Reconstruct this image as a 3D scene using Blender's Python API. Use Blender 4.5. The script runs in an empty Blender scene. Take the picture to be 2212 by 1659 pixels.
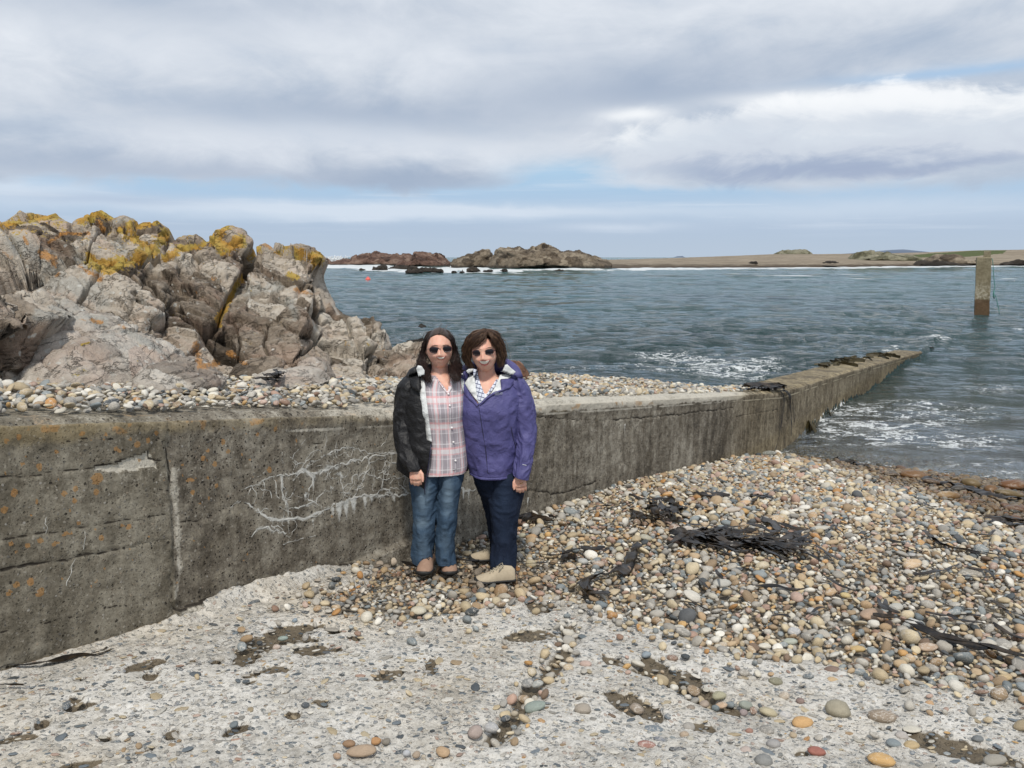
import bpy, math, random
import numpy as np
from mathutils import Vector
random.seed(7)
RNG = np.random.default_rng(11)
SC = bpy.context.scene
COL = SC.collection

# ------------------------------------------------------------------ node helper
class V:
    """socket wrapper with arithmetic"""
    def __init__(s, t, k): s.t, s.k = t, k
    def _m(s, op, *a, clamp=False): return s.t.math(op, s, *a, clamp=clamp)
    def __add__(s, o): return s._m('ADD', o)
    __radd__ = __add__
    def __sub__(s, o): return s._m('SUBTRACT', o)
    def __rsub__(s, o): return s.t.math('SUBTRACT', o, s)
    def __mul__(s, o): return s._m('MULTIPLY', o)
    __rmul__ = __mul__
    def __truediv__(s, o): return s._m('DIVIDE', o)
    def __neg__(s): return s._m('MULTIPLY', -1.0)
    def pow(s, e): return s._m('POWER', e)
    def abs(s): return s._m('ABSOLUTE')
    def frac(s): return s._m('FRACT')
    def max(s, o): return s._m('MAXIMUM', o)
    def min(s, o): return s._m('MINIMUM', o)
    def clamp(s): return s._m('ADD', 0.0, clamp=True)
    def sm(s, a, b): return s.t.smooth(s, a, b)

class NT:
    def __init__(s, tree):
        s.tree = tree; tree.nodes.clear(); s.n = tree.nodes; s.l = tree.links
    def put(s, sock, v):
        if v is None: return
        if isinstance(v, V): s.l.new(v.k, sock)
        elif isinstance(v, (tuple, list)):
            v = tuple(v)
            if sock.type == 'RGBA' and len(v) == 3: v = v + (1,)
            sock.default_value = v
        else:
            if sock.type == 'RGBA': v = (v, v, v, 1)
            elif sock.type == 'VECTOR': v = (v, v, v)
            sock.default_value = v
    def math(s, op, a, b=None, c=None, clamp=False):
        n = s.n.new('ShaderNodeMath'); n.operation = op; n.use_clamp = clamp
        for i, v in enumerate((a, b, c)):
            if v is not None: s.put(n.inputs[i], v)
        return V(s, n.outputs[0])
    def smooth(s, x, a, b, lo=0.0, hi=1.0):
        n = s.n.new('ShaderNodeMapRange'); n.interpolation_type = 'SMOOTHSTEP'
        if isinstance(a, (int, float)) and isinstance(b, (int, float)) and a > b:
            a, b, lo, hi = b, a, hi, lo
        s.put(n.inputs[0], x); s.put(n.inputs[1], a); s.put(n.inputs[2], b)
        n.inputs[3].default_value = lo; n.inputs[4].default_value = hi
        return V(s, n.outputs[0])
    def mix(s, f, a, b, mode='MIX'):
        n = s.n.new('ShaderNodeMix'); n.data_type = 'RGBA'; n.blend_type = mode; n.clamp_factor = True
        s.put(n.inputs[0], f); s.put(n.inputs[6], a); s.put(n.inputs[7], b)
        return V(s, n.outputs[2])
    def vec(s, x, y, z):
        n = s.n.new('ShaderNodeCombineXYZ')
        for i, v in enumerate((x, y, z)): s.put(n.inputs[i], v)
        return V(s, n.outputs[0])
    def sep(s, v):
        n = s.n.new('ShaderNodeSeparateXYZ'); s.put(n.inputs[0], v)
        return [V(s, o) for o in n.outputs]
    def vmul(s, v, k):
        n = s.n.new('ShaderNodeVectorMath'); n.operation = 'MULTIPLY'; s.put(n.inputs[0], v)
        s.put(n.inputs[1], k if isinstance(k, (tuple, V)) else (k, k, k)); return V(s, n.outputs[0])
    def vadd(s, v, k):
        n = s.n.new('ShaderNodeVectorMath'); n.operation = 'ADD'; s.put(n.inputs[0], v); s.put(n.inputs[1], k)
        return V(s, n.outputs[0])
    def noise(s, vec, scale=1.0, detail=4, rough=0.5, dist=0.0, color=False, w=None):
        n = s.n.new('ShaderNodeTexNoise')
        if w is not None: n.noise_dimensions = '4D'; s.put(n.inputs['W'], w)
        s.put(n.inputs['Vector'], vec); s.put(n.inputs['Scale'], scale); s.put(n.inputs['Detail'], detail)
        s.put(n.inputs['Roughness'], rough); s.put(n.inputs['Distortion'], dist)
        return V(s, n.outputs[1 if color else 0])
    def voro(s, vec, scale=1.0, feature='F1', out=0, rand=1.0, metric='EUCLIDEAN'):
        n = s.n.new('ShaderNodeTexVoronoi'); n.feature = feature; n.distance = metric
        s.put(n.inputs['Vector'], vec); s.put(n.inputs['Scale'], scale); s.put(n.inputs['Randomness'], rand)
        return V(s, n.outputs[out])
    def attr(s, name, out='Fac', typ='GEOMETRY'):
        n = s.n.new('ShaderNodeAttribute'); n.attribute_name = name; n.attribute_type = typ
        return V(s, n.outputs[out])
    def pos(s):
        n = s.n.new('ShaderNodeNewGeometry'); return V(s, n.outputs['Position'])
    def geo(s, o):
        n = s.n.new('ShaderNodeNewGeometry'); return V(s, n.outputs[o])
    def obj(s):
        n = s.n.new('ShaderNodeTexCoord'); return V(s, n.outputs['Object'])
    def uv(s):
        n = s.n.new('ShaderNodeTexCoord'); return V(s, n.outputs['UV'])
    def orand(s):
        n = s.n.new('ShaderNodeObjectInfo'); return V(s, n.outputs['Random'])
    def ramp(s, f, stops, interp='LINEAR'):
        n = s.n.new('ShaderNodeValToRGB'); r = n.color_ramp; r.interpolation = interp
        while len(r.elements) > 1: r.elements.remove(r.elements[-1])
        r.elements[0].position = stops[0][0]; r.elements[0].color = tuple(stops[0][1]) + (1,)
        for p, c in stops[1:]:
            e = r.elements.new(p); e.color = tuple(c) + (1,)
        s.put(n.inputs[0], f); return V(s, n.outputs[0])
    def bump(s, h, strength=0.5, dist=0.01, normal=None):
        n = s.n.new('ShaderNodeBump'); s.put(n.inputs['Height'], h)
        n.inputs['Strength'].default_value = strength; n.inputs['Distance'].default_value = dist
        if normal: s.put(n.inputs['Normal'], normal)
        return V(s, n.outputs[0])
    def bsdf(s, color, rough=0.8, normal=None, spec=0.5, **kw):
        n = s.n.new('ShaderNodeBsdfPrincipled')
        s.put(n.inputs['Base Color'], color); s.put(n.inputs['Roughness'], rough)
        s.put(n.inputs['Specular IOR Level'], spec)
        if normal: s.put(n.inputs['Normal'], normal)
        for k, v in kw.items(): s.put(n.inputs[k.replace('_', ' ')], v)
        return V(s, n.outputs[0])
    def mixsh(s, f, a, b):
        n = s.n.new('ShaderNodeMixShader'); s.put(n.inputs[0], f); s.put(n.inputs[1], a); s.put(n.inputs[2], b)
        return V(s, n.outputs[0])
    def out(s, sh):
        n = s.n.new('ShaderNodeOutputMaterial'); s.put(n.inputs[0], sh)

def mat(name):
    m = bpy.data.materials.new(name); m.use_nodes = True
    return m, NT(m.node_tree)

def srgb(*c):
    return tuple(((x/255)/12.92 if x <= 10 else (((x/255)+.055)/1.055)**2.4) for x in c)

# ------------------------------------------------------------------ camera
PITCH = math.radians(8.67); SP, CP = math.sin(PITCH), math.cos(PITCH)
FPX = 1800.0                       # focal length in pixels of a 2212 px wide picture
HC = 3.0                           # eye height above the sea; all z below are relative to the eye
cam_d = bpy.data.cameras.new('camera'); cam = bpy.data.objects.new('camera', cam_d); COL.objects.link(cam)
cam.location = (0, 0, 0); cam.rotation_euler = (math.radians(90) - PITCH, 0, 0)
cam_d.sensor_width = 36; cam_d.lens = FPX/2212*36; cam_d.clip_start = .05; cam_d.clip_end = 30000
SC.camera = cam
# ------------------------------------------------------------------ view
SC.view_settings.view_transform = 'Standard'; SC.view_settings.look = 'None'
SC.view_settings.exposure = 0.0; SC.view_settings.gamma = 1.0; SC.view_settings.use_curve_mapping = False
# ------------------------------------------------------------------ sun
SUN_EL, SUN_AZ = math.radians(54), math.radians(178)   # azimuth clockwise from +Y
sd = bpy.data.lights.new('sun', 'SUN'); sd.energy = 3.0; sd.angle = math.radians(5); sd.color = (1.0, .94, .85)
sun = bpy.data.objects.new('sun', sd); COL.objects.link(sun)
sdir = Vector((math.sin(SUN_AZ)*math.cos(SUN_EL), math.cos(SUN_AZ)*math.cos(SUN_EL), math.sin(SUN_EL)))
sun.rotation_euler = (-sdir).to_track_quat('-Z', 'Y').to_euler()
# ------------------------------------------------------------------ world
W_ = bpy.data.worlds.new('World'); SC.world = W_; W_.use_nodes = True
t = NT(W_.node_tree)
def build_world(t):
    sky = t.n.new('ShaderNodeTexSky'); sky.sky_type = 'NISHITA'; sky.sun_disc = False
    sky.sun_elevation = SUN_EL; sky.sun_rotation = SUN_AZ; sky.air_density = 1.0; sky.dust_density = 2.0; sky.ozone_density = 1.5
    skyc = V(t, sky.outputs[0])
    tc = t.n.new('ShaderNodeTexCoord'); d = V(t, tc.outputs['Generated'])
    x, y, z = t.sep(d)
    az = t.math('ARCTAN2', x, y) * (180/math.pi)
    el = t.math('ARCSINE', z) * (180/math.pi)
    zz = z.max(0.0) + 0.09
    px, py = x/zz, y/zz                       # the cloud deck, seen in perspective
    deck = t.vec(px, py, 0.0)
    e1 = t.vec(az*0.040, el*0.086, 0.0)        # softer forms laid out by bearing and height
    big = t.noise(deck, .55, 6, .55, .6)
    mid = t.noise(e1, 2.1, 8, .58, .8)
    mid2 = t.noise(t.vadd(e1, (7.3, 2.1, 4.0)), 1.1, 4, .5, .6)
    fine = t.noise(t.vadd(e1, (3.1, 9.7, 0)), 6.0, 8, .62, .6)
    warp = (mid - .5)*4.0 + (fine - .5)*1.6
    def blob(a0, h0, ra, rh, k=1.0, wa=2.6, wh=1.3, slope=0.0):
        a = (az - a0 + warp*wa)/ra
        h = (el - h0 - (az - a0)*slope + warp*wh*.45)/rh
        q = a*a + h*h
        return t.math('EXPONENT', q*-1.0)*k
    # base deck : soft greys with a lilac cast
    tone = (mid2 - .5)*1.5 + (big - .5)*.5 + (mid - .5)*1.1 + (fine-.5)*.5 + .55
    deckc = t.ramp(tone, [(0.0, srgb(168, 183, 205)), (.33, srgb(186, 199, 216)), (.6, srgb(209, 217, 228)), (1.0, srgb(232, 237, 244))])
    # dark belts in the deck
    dark = blob(-10, 9.2, 13, 1.3, .75) + blob(9, 10.6, 11, 1.5, .95) + blob(-22, 5.6, 16, 1.2, .85) + blob(-6, 4.6, 9, 1.0, .9) \
        + blob(-19, 15, 14, 1.5, .5) + blob(16, 12.5, 16, 1.2, .4)
    deckc = t.mix(dark.clamp()*.78, deckc, srgb(160, 176, 199))
    lite = blob(-15, 7.4, 12, 1.0, .7) + blob(-24, 12.2, 8, 1.2, .5) + blob(-4, 13.0, 10, 1.3, .4) + blob(9, 15.5, 10, 1.4, .45) + blob(-3, 7.0, 7, .8, .5)
    deckc = t.mix(lite.clamp()*.6, deckc, srgb(228, 234, 243))
    # clear air under the deck, pale to blue haze at the sea line
    low = t.ramp(t.math('MULTIPLY', el, 1/8.0), [(0.0, srgb(194, 210, 228)), (.25, srgb(186, 205, 228)), (.5, srgb(180, 208, 236)), (.8, srgb(176, 214, 243)), (1.0, srgb(170, 205, 240))])
    low = t.mix(.12, low, t.vmul(skyc, .055))
    strk = t.noise(t.vec(az*.016, el*.42, 0), 4.0, 6, .55, .5)
    belts = blob(-16, 3.3, 15, .45, .95, 1.5, .7) + blob(-2, 3.0, 12, .35, .8, 1.5, .6) + blob(6.5, 1.9, 4.0, .28, .8, 1.2, .5) + blob(-9, 2.6, 12, .3, .6, 1.2, .6) \
        + blob(22, 2.9, 13, .8, .55, 1.5, .7) + blob(-30, 4.0, 5, .6, .9, 1.5, .6) + (strk.sm(.52, .75))*.45*el.sm(.6, 2.0)
    low = t.mix(belts.clamp()*.85, low, srgb(216, 227, 240))
    low = t.mix((blob(-25, 3.5, 6, .35, .7, 1.5, .5) + blob(-12, 1.7, 20, .4, .15, 1.5, .4) + blob(16, 2.0, 22, .6, .2, 1.5, .5)).clamp(), low, srgb(180, 197, 219))
    # edge of the deck, ragged
    edge = 4.25 + (mid - .5)*2.4 + (fine - .5)*1.5
    cov = t.smooth(el - edge, -.35, .75)
    gap = blob(3.2, 5.1, 3.3, 1.0, 1.3, 1.6, 1.2) + blob(1.5, 4.2, 6, .5, .8, 1.6, .8) + blob(27, 10.6, 6.5, .35, .8, 1.5, .5)
    cov = (cov - gap.clamp()*.95).clamp()
    col = t.mix(cov, low, deckc)
    # the bright cumulus bank on the right, with a shadowed base
    def field(a0, h0, ra, rh, slope=0.0):
        a = (az - a0)/ra; h = (el - h0 - (az - a0)*slope)/rh
        return 1.0 - (a*a + h*h) + (mid - .5)*1.5 + (fine - .5)*1.2
    cu = field(21, 7.3, 17.5, 3.1, .03)
    cum = t.smooth(cu, .05, .5)
    hgt = (el - 7.1 - (az - 21)*.03)/3.0 + (mid - .5)*1.5 + (fine - .5)*.9
    cuc = t.ramp(hgt*.5 + .5, [(0.0, srgb(152, 166, 196)), (.2, srgb(167, 181, 205)), (.38, srgb(208, 216, 228)), (.58, srgb(217, 225, 235)), (.8, srgb(247, 250, 253)), (1.0, srgb(250, 252, 255))])
    cuc = t.mix((blob(14, 8.4, 5, .8, .5)+blob(24, 8.3, 7, .6, .5)).clamp(), cuc, srgb(196, 207, 222))
    col = t.mix(cum*.93, col, cuc)
    col = t.mix((blob(8.0, 9.1, 2.2, .45, .9, 1.0, .6) + blob(17.5, 9.7, 4.5, .5, .8, 1.0, .6)).clamp(), col, srgb(248, 251, 254))
    und = t.mix(el.sm(-.2, -6.0), srgb(150, 170, 190), srgb(90, 100, 105))
    col = t.mix(el.sm(0.0, -.3), col, und)
    bg = t.n.new('ShaderNodeBackground'); t.put(bg.inputs[0], t.vmul(col, 10.0)); bg.inputs[1].default_value = 0.1
    o = t.n.new('ShaderNodeOutputWorld'); t.l.new(bg.outputs[0], o.inputs[0])
build_world(t)

# ------------------------------------------------------------------ picture <-> place
def ray(xd, yd):
    u = (np.asarray(xd, float) - 1106)/FPX; v = (np.asarray(yd, float) - 829.5)/FPX
    u, v = np.broadcast_arrays(u, v)
    return np.stack([u, CP - v*SP, -SP - v*CP], -1)
def atY(xd, yd, Y):
    d = ray(xd, yd); return d*(np.asarray(Y, float)/d[..., 1])[..., None]
def atZ(xd, yd, z):
    d = ray(xd, yd); return d*(np.asarray(z, float)/d[..., 2])[..., None]
def proj(p):
    p = np.asarray(p, float); zc = p[..., 1]*CP - p[..., 2]*SP; yc = p[..., 1]*SP + p[..., 2]*CP
    zc = np.maximum(zc, 1e-3)
    return 1106 + FPX*p[..., 0]/zc, 829.5 - FPX*yc/zc, zc
def interp(x, pts):
    pts = np.asarray(pts, float); return np.interp(x, pts[:, 0], pts[:, 1])
def sstep(x, a, b):
    q = np.clip((np.asarray(x, float) - a)/(b - a), 0, 1); return q*q*(3 - 2*q)

# ------------------------------------------------------------------ vectorised noise
def _h(ix, iy, iz, seed):
    with np.errstate(over='ignore'):
        h = (ix.astype(np.uint32)*np.uint32(374761393)) ^ (iy.astype(np.uint32)*np.uint32(668265263)) ^ (iz.astype(np.uint32)*np.uint32(2147483629)) ^ np.uint32((seed*974634777 + 12345) & 0xffffffff)
        h = (h ^ (h >> np.uint32(15)))*np.uint32(0x85ebca6b)
        h = (h ^ (h >> np.uint32(13)))*np.uint32(0xc2b2ae35)
        return (h ^ (h >> np.uint32(16))).astype(np.float32)*np.float32(1/4294967296.0)
def vnoise(p, seed=0):
    p = np.asarray(p); fl = np.floor(p); i = fl.astype(np.int64); f = (p - fl).astype(np.float32); f = f*f*f*(f*(f*6 - 15) + 10)
    x0, y0, z0 = i[..., 0], i[..., 1], i[..., 2]; fx, fy, fz = f[..., 0], f[..., 1], f[..., 2]
    def L(z):
        a = _h(x0, y0, z, seed); b = _h(x0+1, y0, z, seed); c = _h(x0, y0+1, z, seed); d = _h(x0+1, y0+1, z, seed)
        a = a + (b-a)*fx; c = c + (d-c)*fx; return a + (c-a)*fy
    lo = L(z0)
    if not np.any(p[..., 2] != np.ravel(p[..., 2])[0]) and float(np.ravel(fz)[0]) == 0: return lo*2 - 1
    hi = L(z0+1); return (lo + (hi-lo)*fz)*2 - 1
def fbm(p, oct=4, seed=0, rough=.5, lac=2.03):
    a, r, n = 1.0, 0, 0
    for k in range(oct):
        r = r + a*vnoise(p, seed + k*17); n += a; a *= rough; p = p*lac + 3.7
    return r/n
def p3(x, y, z=0.0):
    x, y, z = np.broadcast_arrays(np.asarray(x, float), np.asarray(y, float), np.asarray(z, float)); return np.stack([x, y, z], -1)
def voronoi(p, seed=0, jit=.62):
    i = np.floor(p - .5).astype(np.int64); K = p.shape[:-1]
    F1 = np.full(K, 9.0); F2 = F1.copy(); C1 = np.zeros_like(p); C2 = np.zeros_like(p)
    for dx in (0, 1):
        for dy in (0, 1):
            for dz in (0, 1):
                cx, cy, cz = i[..., 0]+dx, i[..., 1]+dy, i[..., 2]+dz
                q = np.stack([cx + .5 + jit*(_h(cx, cy, cz, seed+1) - .5), cy + .5 + jit*(_h(cx, cy, cz, seed+2) - .5), cz + .5 + jit*(_h(cx, cy, cz, seed+3) - .5)], -1)
                e = q - p; dd = np.sqrt(e[..., 0]**2 + e[..., 1]**2 + e[..., 2]**2)
                m = dd < F1; m2 = (~m) & (dd < F2)
                F2 = np.where(m, F1, np.where(m2, dd, F2)); C2 = np.where(m[..., None], C1, np.where(m2[..., None], q, C2))
                F1 = np.where(m, dd, F1); C1 = np.where(m[..., None], q, C1)
    cd = C2 - C1; ln = np.maximum(np.sqrt((cd**2).sum(-1)), 1e-6)
    edge = np.abs(((p - (C1 + C2)/2)*cd).sum(-1))/ln
    ci = np.floor(C1*37.1).astype(np.int64)
    rnd = np.stack([_h(ci[..., 0], ci[..., 1], ci[..., 2], seed + k) for k in (11, 12, 13)], -1)
    return F1, edge, C1, rnd
def seg_dist(x, y, pts):
    """distance from points to a polyline, and the parameter along it"""
    best = np.full(np.shape(x), 1e9); par = np.zeros(np.shape(x)); L = 0.0
    pts = np.asarray(pts, float)
    tot = np.sqrt(((pts[1:] - pts[:-1])**2).sum(1)).sum()
    for a, b in zip(pts[:-1], pts[1:]):
        d = b - a; l2 = (d**2).sum(); l = math.sqrt(l2)
        tt = np.clip(((x - a[0])*d[0] + (y - a[1])*d[1])/l2, 0, 1)
        ds = np.hypot(x - a[0] - tt*d[0], y - a[1] - tt*d[1])
        m = ds < best; best = np.where(m, ds, best); par = np.where(m, (L + tt*l)/tot, par); L += l
    return best, par
def in_poly(x, y, poly):
    r = np.zeros(np.shape(x), bool); n = len(poly)
    for i in range(n):
        x1, y1 = poly[i]; x2, y2 = poly[(i+1) % n]
        if y1 == y2: continue
        c = ((y1 > y) != (y2 > y)) & (x < (x2-x1)*(y-y1)/(y2-y1) + x1); r ^= c
    return r

# ------------------------------------------------------------------ objects
def mesh_from(name, co, faces, smooth=True):
    me = bpy.data.meshes.new(name); co = np.asarray(co, np.float32).reshape(-1, 3)
    if isinstance(faces, np.ndarray):
        me.vertices.add(len(co)); me.vertices.foreach_set('co', co.ravel())
        nf, k = faces.shape
        me.loops.add(nf*k); me.loops.foreach_set('vertex_index', faces.ravel().astype(np.int32))
        me.polygons.add(nf); me.polygons.foreach_set('loop_start', (np.arange(nf)*k).astype(np.int32))
        me.polygons.foreach_set('loop_total', np.full(nf, k, np.int32))
        me.update(calc_edges=True)
    else:
        me.from_pydata([tuple(map(float, c)) for c in co], [], [tuple(map(int, f)) for f in faces]); me.update()
    if smooth: me.polygons.foreach_set('use_smooth', np.ones(len(me.polygons), bool))
    return me
def grid_faces(nr, nc, wrap=False, mask=None, flip=False):
    r = np.arange(nr-1)[:, None]; c = np.arange(nc if wrap else nc-1)[None, :]; c2 = (c+1) % nc
    f = np.stack([r*nc + c, r*nc + c2, (r+1)*nc + c2, (r+1)*nc + c], -1)
    if flip: f = f[..., ::-1]
    f = f.reshape(-1, 4)
    if mask is not None: f = f[mask.reshape(-1)]
    return f
def add_attr(me, name, vals, dom='POINT'):
    vals = np.asarray(vals, np.float32)
    if vals.ndim > 1 and vals.shape[-1] == 3:
        a = me.attributes.new(name, 'FLOAT_VECTOR', dom); a.data.foreach_set('vector', vals.reshape(-1))
    else:
        a = me.attributes.new(name, 'FLOAT', dom); a.data.foreach_set('value', vals.reshape(-1))
def add_uv(me, uvp):
    uvp = np.asarray(uvp, np.float32).reshape(-1, 2); idx = np.empty(len(me.loops), np.int32); me.loops.foreach_get('vertex_index', idx)
    u = me.uv_layers.new(name='UVMap'); u.data.foreach_set('uv', uvp[idx].ravel())
def link(name, me, m=None, parent=None, label=None, cat=None, group=None, kind=None, loc=None):
    o = bpy.data.objects.new(name, me); COL.objects.link(o)
    if m is not None and me is not None:
        for q in (m if isinstance(m, (list, tuple)) else [m]): me.materials.append(q)
    if parent is not None: o.parent = parent
    if loc is not None: o.location = loc
    if label: o['label'] = label
    if cat: o['category'] = cat
    if group: o['group'] = group
    if kind: o['kind'] = kind
    return o
def join_parts(parts):
    """[(co, faces)] with quads or tris lists -> one co, faces"""
    co, fa, n = [], [], 0
    for c, f in parts:
        c = np.asarray(c, float).reshape(-1, 3); co.append(c)
        fa += [tuple(int(i) + n for i in q) for q in f]; n += len(c)
    return np.concatenate(co), fa
# ================================================================== THE LIE OF THE LAND
WD = np.array([.552, .834]); WN = np.array([.834, -.552]); WC = 3.503     # sea wall: direction, face normal, offset
def sq(x, y): return x*WD[0] + y*WD[1], -(x*WN[0] + y*WN[1]) - WC          # along the wall, distance behind its face
def unsq(s, q):
    k = -(np.asarray(q) + WC); return s*WD[0] + k*WN[0], s*WD[1] + k*WN[1]
def wall_hit(xd, yd):
    d = ray(xd, yd); tt = -WC/(d[..., 0]*WN[0] + d[..., 1]*WN[1]); P = d*tt[..., None]
    return P[..., 0]*WD[0] + P[..., 1]*WD[1], P[..., 2]
ZTOP = [(-3, -.02), (1.593, -.638), (3.97, -.965), (5.58, -1.15), (7.3, -1.365), (10.8, -1.79), (12.8, -2.03), (18.2, -2.29), (24, -2.62), (28.6, -2.87), (29.8, -2.92), (30.0, -3.3), (40, -3.6)]
def ztop(s): return interp(s, ZTOP)
ZB = [(-5, -.9), (2.5, -1.75), (3.0, -1.81), (3.5, -1.89), (3.9, -1.985), (4.25, -2.02), (4.8, -2.06), (5.6, -2.11), (7.3, -2.22), (9, -2.42), (10.8, -2.67), (12.9, -3.03), (15, -3.3), (20, -3.8), (40, -5.5)]
def zbeach(x, y):
    s, q = sq(x, y)
    return interp(s, ZB) + .035*np.maximum(-q, 0)*(1 - sstep(s, 5, 10)) + .018*vnoise(p3(x*1.3, y*1.3), 5)
def zconc(x, y): return -1.45 - .029*x - .092*y
def zland(x, y):
    s, q = sq(x, y)
    z = -.42 - .13*np.minimum(s, 13) + .05*sstep(q, .15, .9) + .055*sstep(s, 6.5, 9)*sstep(q, .4, 1.6)
    z = z + .03*vnoise(p3(x*1.1, y*1.1), 9)
    qc = 1.9 - 1.5*sstep(s, 9.0, 12.3) + 1.2*(1-sstep(s, 4.5, 6.5))
    return z - .34*np.maximum(q - qc, 0) - .6*np.maximum(s-12.2, 0)
def concrete_point(xd, yd):
    d = ray(xd, yd); tt = -1.45/(d[..., 2] + .029*d[..., 0] + .092*d[..., 1]); return d*tt[..., None]
def march(xd, yd, f, t0=2.0, t1=25.0):
    d = ray(float(xd), float(yd)); a = t0; prev = t0
    while a < t1:
        P = d*a
        if P[2] < f(P[0], P[1]): break
        prev = a; a += .05
    lo, hi = prev, a
    for _ in range(14):
        m = (lo+hi)/2; P = d*m
        if P[2] < f(P[0], P[1]): hi = m
        else: lo = m
    return d*hi
EDGE_PX = [(905, 1150), (850, 1200), (800, 1238), (735, 1275), (706, 1298), (735, 1322), (800, 1334), (884, 1336), (988, 1325), (1066, 1308), (1166, 1297), (1233, 1302), (1290, 1316),
           (1368, 1347), (1478, 1373), (1530, 1399), (1623, 1415), (1764, 1420), (1842, 1451), (2013, 1482), (2212, 1492), (2500, 1530), (3000, 1560)]
EDGE = concrete_point(np.array([e[0] for e in EDGE_PX], float), np.array([e[1] for e in EDGE_PX], float))[:, :2]
CONC_POLY = [(-9, -3)] + [(-9, 1)] + [tuple(e) for e in EDGE] + [(9, 2.2), (9, -3)]
def conc_sd(x, y):
    """+ inside the concrete, - on the shingle"""
    d, _ = seg_dist(x, y, EDGE); ins = in_poly(x, y, CONC_POLY)
    return np.where(ins, d, -d)
GROOVE = [concrete_point(np.array([float(a[0]) for a in g]), np.array([float(a[1]) for a in g]))[:, :2] for g in (
    [(1230, 1350), (1222, 1400), (1185, 1450), (1150, 1475), (1128, 1520), (1095, 1555), (1060, 1590)],
    [(1385, 1440), (1460, 1475), (1520, 1510), (1590, 1530)])]
HOLLOWS = [(c[0]*.52, 1150.2 + c[1]*.52, c[2]*.52, c[3]*.52) for c in (
    (1020, 500, 60, 42), (1190, 400, 110, 30), (1100, 450, 60, 30), (1330, 482, 95, 26), (1230, 440, 100, 22), (600, 550, 55, 22), (325, 610, 35, 12), (340, 715, 65, 20), (310, 688, 40, 12),
    (325, 655, 25, 8), (170, 785, 55, 30), (60, 845, 60, 18), (710, 815, 32, 22), (970, 820, 50, 25), (1215, 755, 30, 14), (1150, 570, 50, 18), (1040, 590, 40, 12), (1045, 622, 25, 12),
    (620, 598, 40, 15), (1615, 595, 55, 28), (1790, 555, 25, 30), (1765, 630, 30, 13), (1330, 705, 30, 12), (320, 945, 90, 28), (905, 540, 25, 10), (460, 566, 20, 8), (1470, 425, 38, 14), (1385, 405, 35, 10), (800, 530, 16, 8), (1180, 668, 18, 6), (440, 840, 22, 12), (620, 885, 18, 9), (300, 1000, 60, 20))]
HOLLOWS += [(1061.8 + c[0]*.52, 929 + c[1]*.52, c[2]*.52, c[3]*.52) for c in (
    (155, 865, 85, 28), (690, 985, 70, 30), (790, 1040, 80, 34), (880, 1090, 60, 26), (580, 1140, 105, 42), (870, 1240, 70, 22), (1900, 1310, 170, 55), (2050, 1330, 120, 45), (740, 870, 40, 12), (510, 960, 40, 13),
    (1160, 940, 60, 12), (190, 745, 60, 20), (370, 1110, 25, 10), (565, 1063, 25, 8), (1320, 1090, 30, 8), (1610, 1060, 25, 8), (1290, 1335, 40, 12))]

# ================================================================== MATERIALS : mineral
def m_pebble():
    m, t = mat('pebble_stone')
    c = t.attr('pcol', 'Color', 'INSTANCER'); P = t.obj(); r = t.orand()
    P2 = t.vadd(P, t.vec(r*37.0, r*11.0, r*5.0))
    n1 = t.noise(P2, 1.3, 5, .6, .6); n2 = t.noise(P2, 9.0, 4, .7)
    k = (n1 - .5)*.55 + (n2 - .5)*.38 + 1.0
    col = t.mix(1.0, c, t.vec(k, k, k), 'MULTIPLY')
    vein = (t.noise(P2, 1.0, 3, .5, 1.2) - .5).abs().sm(.035, .0)*r.sm(.62, .7)
    col = t.mix(vein*.7, col, (.62, .58, .52))
    spk = t.noise(P2, 26.0, 2, .5).sm(.62, .72)*((r*7.0).frac()).sm(.55, .6)
    col = t.mix(spk*.7, col, (.09, .085, .08))
    x, y, z = t.sep(t.pos())
    pd_ = x*WN[0] + y*WN[1] + WC
    wet = (z - pd_.max(0.0)*.225 + (t.noise(t.pos(), 1.2, 3) - .5)*.30).sm(-2.93, -3.06)
    col = t.mix(wet, col, t.mix(1.0, col, (.37, .305, .235), 'MULTIPLY'))
    dmp = (z + pd_*.11 - (t.noise(t.pos(), 2.0, 3) - .5)*.3).sm(-1.74, -1.86)*(y).sm(5.6, 5.0)*x.sm(.5, .0)
    col = t.mix(dmp*.65, col, t.mix(1.0, col, (.55, .42, .30), 'MULTIPLY'))
    rough = .62 - wet*.40
    t.out(t.bsdf(col, rough, t.bump(n2*.6 + n1, .35, .02), spec=.4)); return m
M_PEB = m_pebble()

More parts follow.
